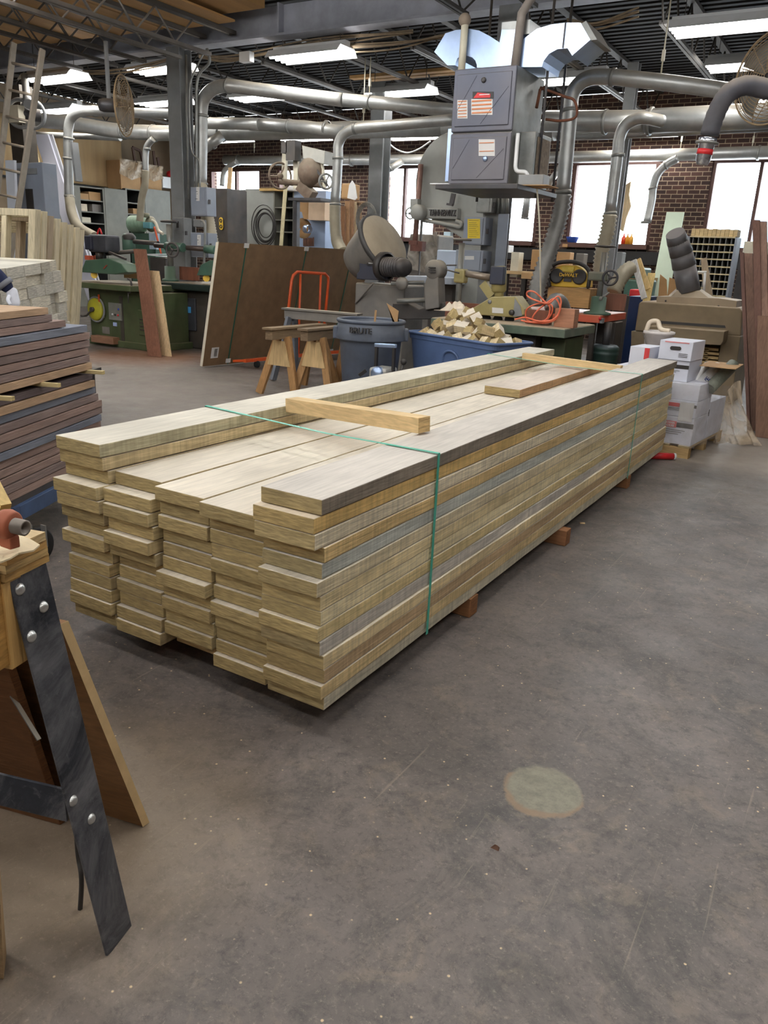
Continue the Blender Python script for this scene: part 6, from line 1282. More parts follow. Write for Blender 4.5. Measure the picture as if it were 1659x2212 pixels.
one('c_clamp', MB().tube(sag(W3([(276, 602, YS1-.2), (282, 606, YS1-.2), (284, 620, YS1-.2), (281, 632, YS1-.2), (276, 630, YS1-.2)])), .014, 8).cyl(Q(277, 632, YS1-.2), Q(277, 655, YS1-.2), .008, 6), steeld, 'small dark C-clamp on the edge of the olive shaper table', 'clamp')
# leaning boards in front
lean(288, 313, 538, 769, 6.12, 6.45, .03, (134, 92, 72), 'tall brown board leaning on the olive shaper', xb0=319, xb1=346)
lean(322, 341, 585, 767, 6.28, 6.52, .03, (204, 176, 136), 'shorter pale board leaning beside the tall brown one', xb0=347, xb1=368)
# black shaper
Y2 = 7.25
p0, p1 = Q(376, 700, Y2), Q(462, 700, Y2)
t = thing('black_shaper', 'black shaper cabinet with a blue sticker left of the brown panels', 'machine', ((p0.x+p1.x)/2, Y2+.4, 0)); tz2 = Q(400, 612, Y2-.2).z
obj('body', MB().box((p0.x, Y2, 0), (p1.x+.05, Y2+.75, tz2-.12)), darkm, t, bevel=.025)
obj('table', MB().box((Q(344, 612, Y2-.2).x, Y2-.2, tz2-.1), (p1.x+.25, Y2+.9, tz2-.004)), mat('black_green_table_edge', (40, 52, 48), .4, .2, .3, 6), t, bevel=.02)
obj('table_top', MB().box((Q(344, 612, Y2-.2).x+.02, Y2-.18, tz2-.004), (p1.x+.23, Y2+.88, tz2)), tabst, t)
d0, d1 = Q(381, 711, Y2-.03), Q(421, 645, Y2-.03); dr = obj('access_door', MB().box((d0.x, Y2-.03, d0.z), (d1.x, Y2, d1.z)), mat('door_black', (56, 58, 64), .5, .1, .2, 6), t, bevel=.012)
obj('blue_sticker', MB().box(Q(390, 674, Y2-.032), Q(412, 663, Y2-.036)), mat('sky_blue_sticker', (70, 150, 206), .5, 0, .05, 5), dr)
f = feeder('teal_power_feeder', 'teal power feeder on a steel column over the black shaper', [(424, 595), (433, 572), (452, 562), (480, 563), (478, 596)], Y2-.1, teal, None, None, tz2)
obj('base', MB().lathe([(0, 0), (.13, 0), (.12, .03), (.085, .04), (.08, .22), (0, .22)], (Q(368, 600, Y2+.1).x, Y2+.1, tz2), 22), teal, f)
cx2 = Q(368, 560, Y2+.1).x
obj('column', MB().cyl((cx2, Y2+.1, tz2+.2), (cx2, Y2+.1, Q(368, 485, Y2+.1).z), .045, 14), galvd, f)
obj('column_cap', MB().lathe([(0, 0), (.12, .0), (.13, .02), (.1, .035), (0, .04)], (cx2, Y2+.1, Q(368, 481, Y2+.1).z), 20), steeld, f)
obj('cross_tube', MB().cyl(Q(335, 530, Y2+.1), Q(470, 540, Y2+.1), .036, 12), mat('dark_brown_tube', (84, 72, 66), .4, .5, .2, 6), f)
obj('clamp_head', MB().cyl(Q(360, 532, Y2+.02), Q(396, 535, Y2+.02), .065, 16), teal, f); obj('end_socket', MB().cyl(Q(445, 538, Y2+.05), Q(466, 540, Y2+.05), .06, 16), teal, f)
handwheel(f, Q(372, 540, Y2-.1), (.3, -1, 0), 14*mpp(Q(372, 540, Y2)), steeld, .016)
obj('motor_cylinder', MB().lathe([(0, 0), (.09, .01), (.1, .03), (.1, .22), (.07, .27), (0, .28)], Q(279, 543, Y2+.2), 20, (0, 0, 1)), teal, f)
obj('motor_cap', MB().lathe([(.10, 0), (.105, .05), (.06, .1), (0, .105)], Q(279, 518, Y2+.2), 20, (0, 0, 1)), blk, f)
obj('dark_tube', MB().cyl(Q(290, 522, Y2+.15), Q(342, 526, Y2+.15), .035, 10), darkm, f)
one('brown_fence', MB().box(Q(388, 604, Y2+.3), Q(428, 578, Y2+.3)+Vector((0, .03, 0))), darkwood, 'brown board fence standing on the black shaper table', 'board')
# green machine with pale motor (behind)
Y3 = 9.3
t = thing('grinding_machine', 'green machine with a pale green round motor behind the shapers', 'machine', (Q(305, 520, Y3).x, Y3+.3, 0))
motor(t, Q(281, 484, Y3), Q(312, 484, Y3+.05), .155, mat('pale_green_motor', (118, 152, 128), .5, .1, .15, 6, dust=(176, 180, 160), dustamt=.4))
obj('terminal_box', MB().box(Q(309, 493, Y3-.1), Q(323, 480, Y3-.1)+Vector((0, .14, 0))), mat('teal_box', (96, 150, 156), .5, 0, .1, 6), t, bevel=.008)
obj('gearbox', MB().sph(Q(326, 484, Y3+.1), .12, 14, (.8, 1, 1.2)).cyl(Q(316, 470, Y3), Q(316, 460, Y3), .06, 12), mat('olive_casting', (104, 108, 84), .6, .1, .25, 7, dust=DUST), t)
obj('pipe_arm', MB().tube(sag(W3([(328, 476, Y3), (336, 482, Y3), (342, 498, Y3), (352, 505, Y3)])), .03, 8), cream, t)
obj('orange_hose', MB().tube(sag(W3([(333, 490, Y3-.1), (338, 508, Y3-.1), (342, 525, Y3-.1), (348, 548, Y3-.1)])), .018, 8), orange, t)
obj('body', MB().box((Q(282, 520, Y3).x, Y3, .0), (Q(335, 520, Y3).x, Y3+.6, Q(300, 503, Y3).z)), teal, t, bevel=.012)
obj('pale_box', MB().box(Q(323, 538, Y3-.08), Q(336, 504, Y3-.08)+Vector((0, .1, 0))), mat('pale_blue_metal', (176, 192, 206), .4, .3, .08, 4), t)
one('papers', MB().cb(Q(340, 552, 8.6), (.36, .3, .012), (0, .05, .3)).cb(Q(338, 549, 8.6), (.3, .26, .01), (0, -.04, .6)), paper, 'loose papers on a dark stand behind the tall brown board', 'papers')
one('dark_stand', MB().box((Q(324, 580, 8.5).x, 8.5, 0), (Q(358, 580, 8.5).x, 8.95, Q(340, 556, 8.5).z)), darkm, 'dark machine stand with papers on it behind the shapers', 'stand', bevel=.01)
# cyclone motor behind olive shaper / small red items
# ================================================================== WEST WALL: CANVAS + CABINETS
XC = XL+.04
def wq(x, y, X=XC): return at(x, y, X=X)
a0, a1 = wq(93, 388), wq(263, 409); a2, a3 = wq(93, 288), wq(263, 290)
cv = MB(); NU = 60
def cf(i, j):
    y = a0.y-1.2+(a1.y-a0.y+1.2)*i; z = a0.z+(a2.z+.25-a0.z)*j; return Vector((XC+.05+.02*math.sin(26*i+.8*math.sin(4*i))*(.4+.6*j)+.01*math.sin(71*i), y, z))
one('canvas_curtain', cv.grid(cf, NU, 8), canvas, 'tan canvas curtain hanging above the grey wall cabinets', 'curtain', origin=(XC, a0.y, a0.z)); solid(bpy.context.scene.objects['canvas_curtain'], .006)
one('canvas_hem_rail', MB().box((XC+.02, a0.y-1.2, a0.z-.05), (XC+.09, a1.y+.02, a0.z-.012)), cabdark, 'dark rail along the bottom of the canvas curtain', 'rail')
XW = -15.3
def cab(x0, x1, yt, label, shelves=(), m=cabgrey, X=XW):
    """cabinet along the west wall: open front faces +X"""
    y0_, y1_ = at(x0, yt, X=X).y, at(x1, yt, X=X).y; z1_ = at((x0+x1)/2, yt, X=X).z; t = thing('shelf_cabinet', label, 'cabinet', ((XL+X)/2, (y0_+y1_)/2, 0))
    if shelves:
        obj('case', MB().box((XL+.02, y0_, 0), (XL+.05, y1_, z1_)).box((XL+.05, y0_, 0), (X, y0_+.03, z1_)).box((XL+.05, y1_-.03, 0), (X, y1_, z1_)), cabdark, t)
        obj('side', MB().box((X-.0, y0_, 0), (X+.01, y0_+.05, z1_)).box((X, y1_-.05, 0), (X+.01, y1_, z1_)), m, t)
        for s in shelves: z_ = at((x0+x1)/2, s, X=X).z; obj('shelf', MB().box((XL+.05, y0_+.03, z_-.025), (X, y1_-.03, z_)), m, t)
    else: obj('case', MB().box((XL+.02, y0_, 0), (X+.02, y1_, z1_)), m, t, bevel=.006)
    return t
cab(120, 168, 398, 'grey cabinet side panel left of the boxes shelf')
cab(168, 224, 404, 'open grey shelf unit holding a cardboard box on its top shelf', (404, 432, 457, 481, 505, 530))
cab(224, 270, 408, 'plain grey cabinet door between two open shelf units')
cab(270, 311, 409, 'open grey shelf unit behind the tan hose', (409, 438, 462, 485, 510))
cab(311, 366, 410, 'wide plain grey cabinet right of the tan hose')
def shelfbox(x0, y0, x1, y1, label, m=card, X=XW-.1, d=.35):
    p = at(x0, y1, X=X); q = at(x1, y0, X=X); return one('cardboard_box', MB().box((X-d, p.y, p.z), (X, q.y, q.z)), m, label, 'box', bevel=.004)
shelfbox(193, 417, 222, 434, 'tan cardboard box on the top shelf of the left cabinet')
shelfbox(172, 419, 191, 432, 'thin dusty box left of the tan one on the top shelf', card)
shelfbox(170, 441, 188, 457, 'pale stack of cloths on the second shelf', cloth); shelfbox(200, 443, 222, 458, 'row of dusty tools on the second shelf', grind)
shelfbox(172, 470, 196, 482, 'clutter of pale parts on the third shelf', cream); shelfbox(288, 452, 308, 462, 'small tan box on a shelf behind the hose')
for i, (x0, y0, x1, y1, cc) in enumerate(((262, 352, 302, 404, 'left'), (312, 362, 348, 404, 'right'))):
    t = thing('carton', 'big brown carton under plastic on top of the wall cabinets, %s one' % cc, 'box', at((x0+x1)/2, y1, X=XW-.1)); p = at(x0, y1+4, X=XW-.1); q = at(x1, y0, X=XW-.1)
    obj('box_body', MB().box((XW-.6, p.y, p.z), (XW-.1, q.y, q.z)), card, t, bevel=.006)
    obj('plastic_cover', MB().grid(lambda i_, j_: Vector((XW-.07+.02*math.sin(8*i_+5*j_), p.y-.03+(q.y-p.y+.06)*i_, q.z+.03-(q.z-p.z)*.7*j_*(1-.5*abs(i_-.5)))), 14, 10), filmt, t)
fr = MB(); W_f = [at(286, 318, X=XW-.3), at(303, 326, X=XW-.3), at(309, 352, X=XW-.3), at(292, 350, X=XW-.3)]
for k in range(4): fr.bar(W_f[k], W_f[(k+1) % 4], .06, .04, (1, 0, 0))
one('picture_frame', fr, mat('dark_brown_frame', (78, 50, 34), .5, 0, .1, 8), 'empty dark wooden frame standing on the cartons by the wall', 'frame')
for i, (x, yt, l) in enumerate(((331, 326, 'taller'), (340, 340, 'shorter'))): one('dark_stick', MB().bar(at(x, yt, X=XW-.3), at(x+5, 366, X=XW-.3), .07, .03, (1, 0, 0)), mat('dark_brown_stick', (82, 54, 40), .5, 0, .1, 8), '%s dark wooden stick poking out of the right carton' % l, 'stick')
rdp = at(369, 382, X=XW-.2); one('red_can', MB().lathe([(0, 0), (.10, 0), (.12, .06), (.09, .13), (.03, .15), (0, .2)], rdp, 20), red, 'small red container on the cabinet top left of the column', 'container')
shelfbox(352, 384, 372, 405, 'white plastic-wrapped bundle on the cabinet top by the column', white)
# ================================================================== CENTRE CABINETS ALONG THE WINDOWS
YC = 13.0
def ycab(x0, x1, yt, label, shelves=(), m=cabgrey, Y=YC, d=.5, zb=0):
    p, q = Q(x0, yt, Y), Q(x1, yt, Y); z1_ = (p.z+q.z)/2; t = thing('cabinet', label, 'cabinet', ((p.x+q.x)/2, Y+d/2, 0))
    if shelves:
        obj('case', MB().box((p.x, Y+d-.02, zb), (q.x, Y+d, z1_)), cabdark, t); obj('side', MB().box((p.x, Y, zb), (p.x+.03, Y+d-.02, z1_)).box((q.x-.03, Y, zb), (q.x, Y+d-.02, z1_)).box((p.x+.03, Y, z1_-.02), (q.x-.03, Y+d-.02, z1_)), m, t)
        for s in shelves: z_ = Q((x0+x1)/2, s, Y).z; obj('shelf', MB().box((p.x+.03, Y+.01, z_-.015), (q.x-.03, Y+d-.02, z_+.01)), m, t)
    else: obj('case', MB().box((p.x, Y, zb), (q.x, Y+d, z1_)), m, t, bevel=.006)
    return t
t = ycab(452, 490, 407, 'black rounded machine cabinet with a yellow badge behind the panels', m=darkm, Y=11.0, d=.6)
bp_ = Q(478, 483, 10.98); obj('yellow_badge', MB().prism([bp_+Vector((math.cos(a_)*.05, 0, math.sin(a_)*.05+(.07 if math.sin(a_) > 0 else -.07))) for a_ in [2*PI*k/20 for k in range(20)]], (0, -.01, 0)), yellow, t)
for s in (.055, -.055): obj('badge_hole', MB().torus(bp_+Vector((0, -.014, s)), (0, 1, 0), .028, .01, 18, 6), blk, t)
ycab(494, 530, 410, 'open dark shelf unit right of the black machine', (445, 471, 497), m=cabdark)
ycab(530, 591, 408, 'plain grey cabinet with a black cable coil on it', m=mat('cabinet_light_grey', (150, 152, 146), .6, 0, .08, 3))
ycab(591, 635, 410, 'open shelf unit with pale shelf edges right of the cable coil', (448, 475, 501), m=cabgrey)
ycab(635, 704, 412, 'pale blue-grey cabinet with cardboard taped to it', m=mat('blue_grey_face', (150, 168, 196), .5, 0, .08, 3))
one('top_plank', MB().box(Q(560, 412, 12.9), Q(645, 406, 12.9)+Vector((0, .3, 0))), woodX, 'yellow plank lying along the top of the grey cabinets', 'plank', col=(206, 172, 110))
one('white_bundle', MB().cb(Q(634, 407, 12.95), (.26, .25, .12)), white, 'white bundle on top of the cabinets below the hung machine', 'bundle', bevel=.03)
one('hardboard_strip', MB().bar(*down(Q(617, 400, 12.6), Q(607, 535, 12.4)), .09, .02, (0, 1, 0)), woodZ, 'tall thin yellowish strip leaning on the open shelf unit', 'board', col=(206, 196, 158))
one('hardboard_strip', MB().bar(*down(Q(498, 362, 12.5), Q(492, 445, 12.4)), .10, .03, (0, 1, 0)), woodZ, 'tan timber leaning before the left window', 'board', col=(220, 186, 140))
cl = MB(); cc_ = Q(574, 490, 12.85)
for k in range(7): R_ = (20+2.2*k)*mpp(cc_); cl.tube([cc_+Vector((math.cos(2*PI*i/36)*R_+.02*math.sin(k*3), -.01*k, math.sin(2*PI*i/36)*R_*1.25+.03*math.cos(k*2))) for i in range(36)], .011, 6, closed=True)
one('cable_coil', cl, blk, 'big coil of black cable hung on the grey cabinet', 'cable coil')
ch = thing('cardboard_hood', 'folded brown cardboard hood fixed on the blue-grey cabinet', 'cardboard', Q(670, 475, 12.8))
obj('hood_side', MB().prism([Q(x, y, 12.7) for x, y in ((643, 428), (665, 432), (666, 474), (656, 473), (652, 458), (643, 456))], (0, .28, 0)), card, ch)
obj('hood_front', MB().box(Q(666, 475, 12.62), Q(702, 430, 12.62)+Vector((0, .36, 0))), mat('dusty_pink_cardboard', (206, 180, 152), .85, 0, .1, 5), ch)
t = thing('light_head', 'tan and steel lamp-like collar below the cardboard hood', 'fitting', Q(660, 495, 12.8)); obj('shade', MB().lathe([(.02, -.1), (.09, -.06), (.2, .05), (.21, .06), (.1, -.04)], Q(652, 494, 12.7), 22, (.8, -.4, .1)), card, t); obj('collar', MB().lathe([(.075, 0), (.085, .01), (.085, .16), (.075, .17)], Q(660, 495, 12.6), 20, (.9, -.4, 0)), bright, t)
for k in range(8): one('drill_bit', MB().cyl(Q(656+3*k, 532, 12.985), Q(656+3*k, 516-random.uniform(0, 4), 12.985), .012, 6), mat('copper_brown', (140, 92, 64), .5, .2, .15, 9), 'thin brown rod in the row below the lamp collar', 'rod', 'brown rods below the lamp collar')
# tall boards beside the centre hose
for i, (x, w_, yt, yb_, cc) in enumerate(((737, 9, 445, 560, (150, 106, 72)), (746, 9, 434, 560, (176, 136, 98)), (756, 9, 432, 560, (160, 124, 92)), (765, 5, 436, 560, (190, 166, 130)))):
    lean(x-1, x-1+w_, yt, 640, 10.1+.12*i, 10.5+.12*i, .03, cc, 'tall brown board beside the centre hose, %s of four' % ['first', 'second', 'third', 'fourth'][i])
one('paper_bag', MB().box(Q(736, 430, 11.6), Q(760, 396, 11.6)+Vector((0, .3, 0))), card, 'brown paper bag on the shelf right of the centre pipe', 'bag', bevel=.03)
one('white_pattern', MB().prism([Q(x, y, 11.4) for x, y in ((750, 428), (754, 400), (760, 390), (766, 400), (770, 428), (766, 432))], (0, .03, 0)), white, 'white bottle-shaped pattern board next to the paper bag', 'pattern')
one('shelf_bracket', MB().box((Q(732, 434, 11.3).x, 11.3, Q(750, 434, 11.3).z-.03), (Q(776, 434, 11.3).x, 11.9, Q(750, 434, 11.3).z)).box((Q(773, 434, 11.3).x, 11.35, 0), (Q(776, 434, 11.3).x, 11.4, Q(750, 434, 11.3).z-.03)).box((Q(733, 434, 11.3).x, 11.85, 0), (Q(736, 434, 11.3).x, 11.9, Q(750, 434, 11.3).z-.03)), woodX, 'small plank shelf carrying the paper bag', 'shelf', col=(150, 120, 90))
wl = MB(); c = Q(793, 472, 10.35)
for k in range(5): wl.tube([c+Vector((math.cos(2*PI*i/32)*(.16+.012*k), -.008*k, math.sin(2*PI*i/32)*(.2+.014*k))) for i in range(32)], .006, 5, closed=True)
one('wire_coil', wl, galvd, 'loops of pale wire hung on the middle column', 'wire coil')
# ================================================================== HUNG MACHINE WITH WHEELS
YH = 11.6
t = thing('hung_machine', 'old line-shaft machine with spoked wheels mounted high before the window', 'machine', Q(650, 420, YH))
obj('panel_box', MB().prism([Q(x, y, YH) for x, y in ((652, 314), (702, 326), (700, 355), (654, 342))], (0, .3, 0)), mat('pale_grey_casting', (176, 176, 168), .6, .1, .12, 5, dust=DUST), t, bevel=.01)
obj('switch_gear', MB().cb(Q(634, 326, YH), (.22, .2, .36)).cb(Q(620, 320, YH), (.14, .2, .2)), darkm, t)
for a_, b_, w_ in (((616, 318), (614, 395), .10), ((640, 318), (640, 408), .11), ((690, 330), (702, 405), .07)): obj('post', MB().bar(Q(a_[0], a_[1], YH+.1), Q(b_[0], b_[1], YH+.1), w_, .06, (0, 1, 0)), cream, t)
rb = mat('rusty_brown_iron', (92, 72, 58), .7, .3, .35, 9, dust=DUST)
obj('motor_body', MB().sph(Q(672, 372, YH+.1), .26, 18, (1.1, .8, 1.1)), rb, t)
obj('shaft', MB().cyl(Q(604, 392, YH+.1), Q(698, 400, YH+.1), .06, 12).bar(Q(650, 400, YH+.1), Q(676, 425, YH+.1), .2, .2), rb, t)
for (x, y, r_, ax_) in ((605, 380, 26, (.9, -.45, 0)), (704, 392, 15, (.8, -.6, 0))):
    handwheel(t, Q(x, y, YH), ax_, r_*mpp(Q(x, y, YH)), rb if r_ > 20 else galvd, .022)
obj('belt', MB().bar(Q(672, 350, YH), Q(706, 402, YH), .03, .02).bar(Q(683, 362, YH), Q(700, 390, YH), .03, .02), steeld, t)
one('machine_shelf', MB().box((Q(560, 420, 11.7).x+.9, 11.5, Q(650, 428, 11.6).z-.05), (Q(705, 420, 11.7).x, 12.0, Q(650, 428, 11.6).z)), steeld, 'dark shelf under the hung line-shaft machine', 'shelf')
one('machine_post', MB().box((Q(640, 500, 11.8).x-.05, 11.75, 0), (Q(640, 500, 11.8).x+.05, 11.85, Q(650, 428, 11.6).z-.052)), steeld, 'dark post carrying the hung line-shaft machine', 'post')
# ================================================================== BENCH AND CLUTTER UNDER THE RIGHT WINDOWS
bx0, bx1 = Q(1080, 590, 13.6).x, Q(1400, 590, 13.6).x; bz = Q(1240, 592, 13.6).z
t = thing('window_bench', 'long workbench under the right-hand windows', 'bench', ((bx0+bx1)/2, 14, 0))
obj('worktop', MB().box((bx0, 13.6, bz-.06), (bx1, 14.8, bz)), woodX, t, col=(190, 160, 116))
for x_ in (bx0+.1, (bx0+bx1)/2, bx1-.1):
    for y_ in (13.7, 14.7): obj('leg', MB().box((x_-.05, y_-.05, 0), (x_+.05, y_+.05, bz-.06)), darkm, t)
for (x0, y0, x1, y1, Y, m, l) in ((1145, 540, 1180, 582, 14.0, card, 'tan carton on the window bench left of the grey hose'), (1200, 545, 1232, 575, 14.2, card, 'tan carton on the window bench right of the grey hose'), (1214, 527, 1226, 534, 14.95, card, 'small tan box on the sill beside the blue tub'), (1100, 545, 1122, 598, 13.7, cream, 'dirty beige jug-shaped cabinet right of the furnace column'), (1085, 530, 1100, 545, 13.8, white, 'white cloth bundle right of the furnace column'), (1240, 548, 1262, 590, 13.9, grind, 'dusty machine part on the window bench'), (1320, 545, 1345, 600, 13.5, steelg, 'grey machine housing on the window bench behind the handwheel'), (1125, 590, 1160, 602, 13.3, card, 'low stack of yellow boards behind the tan feeder')):
    p, q = Q(x0, y1, Y), Q(x1, y0, Y); one('bench_item', MB().box((p.x, Y, p.z), (q.x, Y+.25, q.z)), m, l, 'box', bevel=.01)
one('blue_tub', MB().lathe([(0, 0), (.09, 0), (.13, .1), (.14, .11), (0, .11)], (Q(1236, 534, 15.1).x, 15.06, 1.932), 20), mat('bright_blue', (50, 90, 190), .4, 0, .06, 5), 'small bright blue tub on the sill behind the radio', 'tub')
for i, (x, c_, l) in enumerate(((1345, (216, 70, 40), 'red-orange bottle'), (1353, (226, 150, 40), 'amber bottle'), (1361, (232, 170, 60), 'amber spray bottle'))):
    p = Q(x, 534, 15.1); p.z = 1.932; one('bottle', MB().lathe([(0, 0), (.045, 0), (.045, .12), (.015, .16), (.015, .2), (0, .2)], p, 16), mat('bottle_%d' % i, c_, .3, 0, .05, 5), '%s on the sill of the window right of the radio' % l, 'bottle')
one('cast_iron_machine', MB().box(Q(1345, 640, 11.5), Q(1400, 605, 11.5)+Vector((0, .6, 0))).box(Q(1340, 600, 11.5), Q(1392, 578, 11.5)+Vector((0, .5, 0))), teal, 'dark teal machine behind the arched ribbed hose', 'machine', bevel=.03)
one('red_tool_case', MB().box(Q(1358, 640, 10.8), Q(1386, 626, 10.8)+Vector((0, .3, 0))), red, 'red case behind the dark fence boards near the planer', 'case', bevel=.02)
one('machine_stand', MB().box((Q(1340, 650, 11.2).x, 11.2, 0), (Q(1400, 650, 11.2).x, 12.1, Q(1370, 640, 11.2).z)), darkm, 'dark machine base behind the orange table', 'machine')
one('wooden_pattern', MB().prism([Q(x, y, 14.2) for x, y in ((1338, 440), (1350, 400), (1362, 392), (1358, 420), (1362, 445), (1352, 470), (1345, 500), (1338, 495))], (0, .06, 0)), woodZ, 'carved tan wooden pattern hung behind the right pipe drop', 'pattern', col=(214, 190, 150))
# ================================================================== STACK OF PALE WINDOW FRAMES (left)
FC = (208, 195, 164)
zfb = .42
def fpn(x, y, n0, s):   # helper: point on the plane D = s
    r = ray(x, y); q = P0+D*s; t = ((q-CAM).x*D.x+(q-CAM).y*D.y)/(r.x*D.x+r.y*D.y); return CAM+r*t
tops = [(77, 452), (92, 456), (106, 466), (121, 472), (136, 480), (150, 485), (164, 491), (174, 496)]
for i, (x, y) in enumerate(tops):
    s = 2.55+.115*i; c = fpn(x, y, 0, s); n0 = (c-P0).dot(N); zt6 = c.z; W_ = 1.25; tk = .075
    t = thing('window_frame_unit', 'pale timber frame leaning in the row at far left, %s' % ['front one facing the aisle', 'second from the front', 'third from the front, greyer', 'fourth from the front', 'fifth from the front', 'sixth from the front', 'seventh from the front', 'rearmost'][i], 'frame', P0+D*s+N*(n0+W_/2)+Vector((0, 0, zfb)), 'pale frames leaning at far left')
    dn = -.06   # bottom drifts toward the viewer side
    def PT(n, z, ds=0): f = (zt6-z)/(zt6-zfb); return P0+D*(s+ds-.12*f)+N*(n+.10*f)+Vector((0, 0, z))
    def mem(nm, na, nb_, za, zb_, par, ma=woodZ, col=FC, d0=0, d1=tk):
        return obj(nm, MB().hexa([PT(na, za, d0), PT(nb_, za, d0), PT(nb_, za, d1), PT(na, za, d1), PT(na, zb_, d0), PT(nb_, zb_, d0), PT(nb_, zb_, d1), PT(na, zb_, d1)]), ma, par, col=col, bevel=.003)
    cc = (176, 158, 134) if i == 2 else FC
    mem('stile', n0, n0+.055, zfb, zt6, t, col=cc); mem('stile', n0+W_-.055, n0+W_, zfb, zt6, t, col=cc)
    mem('head_rail', n0+.056, n0+W_-.056, zt6-.05, zt6, t, col=cc); mem('bottom_rail', n0+.056, n0+W_-.056, zfb, zfb+.06, t, col=cc)
    if i in (0, 2, 4, 6):
        for k in range(1, 5): q_ = n0+W_*k/5; mem('mullion', q_-.02, q_+.02, zfb+.061, zt6-.051, t, col=cc)
st_ = thing('frame_stand', 'low dark stand carrying the leaning pale frames', 'stand', P0+D*2.9+N*1.9)
q0 = fpn(77, 452, 0, 2.55); n0 = (q0-P0).dot(N)
def sb_(s0, s1, n0_, n1_, z0, z1): return MB().hexa([P0+D*s+N*n+Vector((0, 0, z)) for z in (z0, z1) for s, n in ((s0, n0_), (s0, n1_), (s1, n1_), (s1, n0_))])
obj('deck', sb_(2.35, 3.38, n0-.02, n0+1.6, zfb-.05, zfb-.002), steeld, st_)
for s in (2.4, 3.3):
    for n in (n0+.03, n0+1.4): obj('leg', sb_(s, s+.05, n, n+.05, 0, zfb-.051), blk, st_)
# tall pale panels leaning behind
for i, (x0, y0, x1, y1, w_, cc, m_, l, Y_) in enumerate(((88, 290, 176, 560, 30, None, sheetw, 'tall pale lilac-white panel leaning left of the far-left pipe, front of three', 7.7), (104, 290, 190, 560, 16, None, mat('grey_white_panel', (186, 186, 190), .6, 0, .06, 2), 'tall greyish white panel just behind the lilac one', 7.9), (74, 330, 136, 600, 10, (214, 196, 152), woodZ, 'tall thin yellowish board leaning left of the white panels', 7.3), (66, 318, 118, 600, 8, (196, 180, 150), woodZ, 'thin greyish board leaning behind the yellowish one', 7.2))):
    a = at(x0-w_/2, y0, Y=Y_+.9); b = at(x0+w_/2, y0, Y=Y_+.9); c = at(x1-w_/2, y1, Y=Y_); d = at(x1+w_/2, y1, Y=Y_)
    k = c.z/(a.z-c.z); c2 = c+(c-a)*k; d2 = d+(d-b)*(d.z/(b.z-d.z)); c2.z = d2.z = .003; dv = Vector((0, .03, 0))
    one('tall_panel', MB().hexa([c2, d2, d2+dv, c2+dv, a, b, b+dv, a+dv]), m_, l, 'panel', col=cc, bevel=.002)
# white and grey cabinets under the ladder
one('white_plank', MB().prism([Q(x, y, 6.0) for x, y in ((11, 346), (30, 346), (38, 560), (22, 560))], (0, .04, 0)), mat('pale_blue_white_board', (200, 206, 216), .6, 0, .05, 3), 'bluish white plank standing under the ladder at far left', 'plank')
t = thing('metal_locker', 'grey-blue metal locker with a black slot behind the ladder', 'locker', (Q(60, 500, 6.3).x, 6.42, 0))
p, q = Q(30, 352, 6.3), Q(90, 352, 6.3); obj('body', MB().box((p.x, 6.3, 0), (q.x, 6.55, p.z)), greyblue, t, bevel=.01); obj('top_strip', MB().box((p.x-.02, 6.28, p.z-.16), (q.x-.12, 6.3, p.z-.08)), steelg, t)
v0 = Q(58, 450, 6.28); v1 = Q(68, 408, 6.28); obj('slot', MB().box((v0.x, 6.28, v0.z-.3), (v1.x, 6.3, v1.z)), blk, t)
# ladder
t = thing('ladder', 'dusty aluminium ladder rising at the far left edge', 'ladder', Q(35, 470, 5.2))
lm = mat('dull_aluminium', (150, 144, 134), .5, .5, .2, 6, dust=(150, 128, 100), dustamt=.5)
La = [Q(30, 92, 5.6), Q(-12, 470, 5.2)]; Lb = [Q(92, 106, 5.6), Q(36, 470, 5.2)]
La = [La[0], La[1]+(La[1]-La[0])*1.32]; Lb = [Lb[0], Lb[1]+(Lb[1]-Lb[0])*1.32]
k_ = (La[0].z-.03)/(La[0].z-La[1].z); La[1] = La[0]+(La[1]-La[0])*k_; k_ = (Lb[0].z-.03)/(Lb[0].z-Lb[1].z); Lb[1] = Lb[0]+(Lb[1]-Lb[0])*k_
rail_ax = (Lb[0]-La[0]).normalized()
for r_ in (La, Lb): obj('rail', MB().bar(r_[0], r_[1], .035, .075, rail_ax.cross(Vector((0, 0, 1)))), lm, t, bevel=.004)
H_ = La[0].z-La[1].z; nr = int(H_/.305)
for k in range(nr): f = (k+.75)/nr; obj('rung', MB().cyl(La[0].lerp(La[1], f), Lb[0].lerp(Lb[1], f), .017, 10), lm, t)
# dark post and reel behind the ladder
px_ = Q(30, 250, 7.4).x; one('dark_post', MB().box((px_-.14, 7.4, 0), (px_+.2, 7.65, 3.9)), mat('dusty_dark_post', (72, 66, 58), .7, .2, .25, 4), 'dark dusty post standing behind the ladder', 'post')
t = thing('hose_reel', 'grey round reel mounted on the dark post behind the ladder', 'reel', Q(44, 245, 7.2)); c = Q(44, 245, 7.2)
R_ = 32*mpp(c); ax_ = (.45, -.9, 0)
obj('front_disc', MB().torus(c, ax_, R_*.85, R_*.14, 32, 8), steelg, t); obj('back_disc', MB().torus(c+Vector((.12, .14, 0)), ax_, R_*.85, R_*.12, 32, 8), steelg, t)
obj('drum', MB().lathe([(R_*.4, 0), (R_*.4, .3), (0, .3)], c, 24, (-.45*-1, .9, 0)), steeld, t); obj('bracket', MB().cb(c+Vector((-.05, -.05, -.02)), (.3, .12, .25)), cream, t)
one('tank_pipe', MB().tube(W3([(52, 160, 7.3), (58, 210, 7.3), (62, 225, 7.2)]), [.05, .06, .08], 14), steelg, 'grey pipe dropping to the reel behind the ladder', 'pipe')
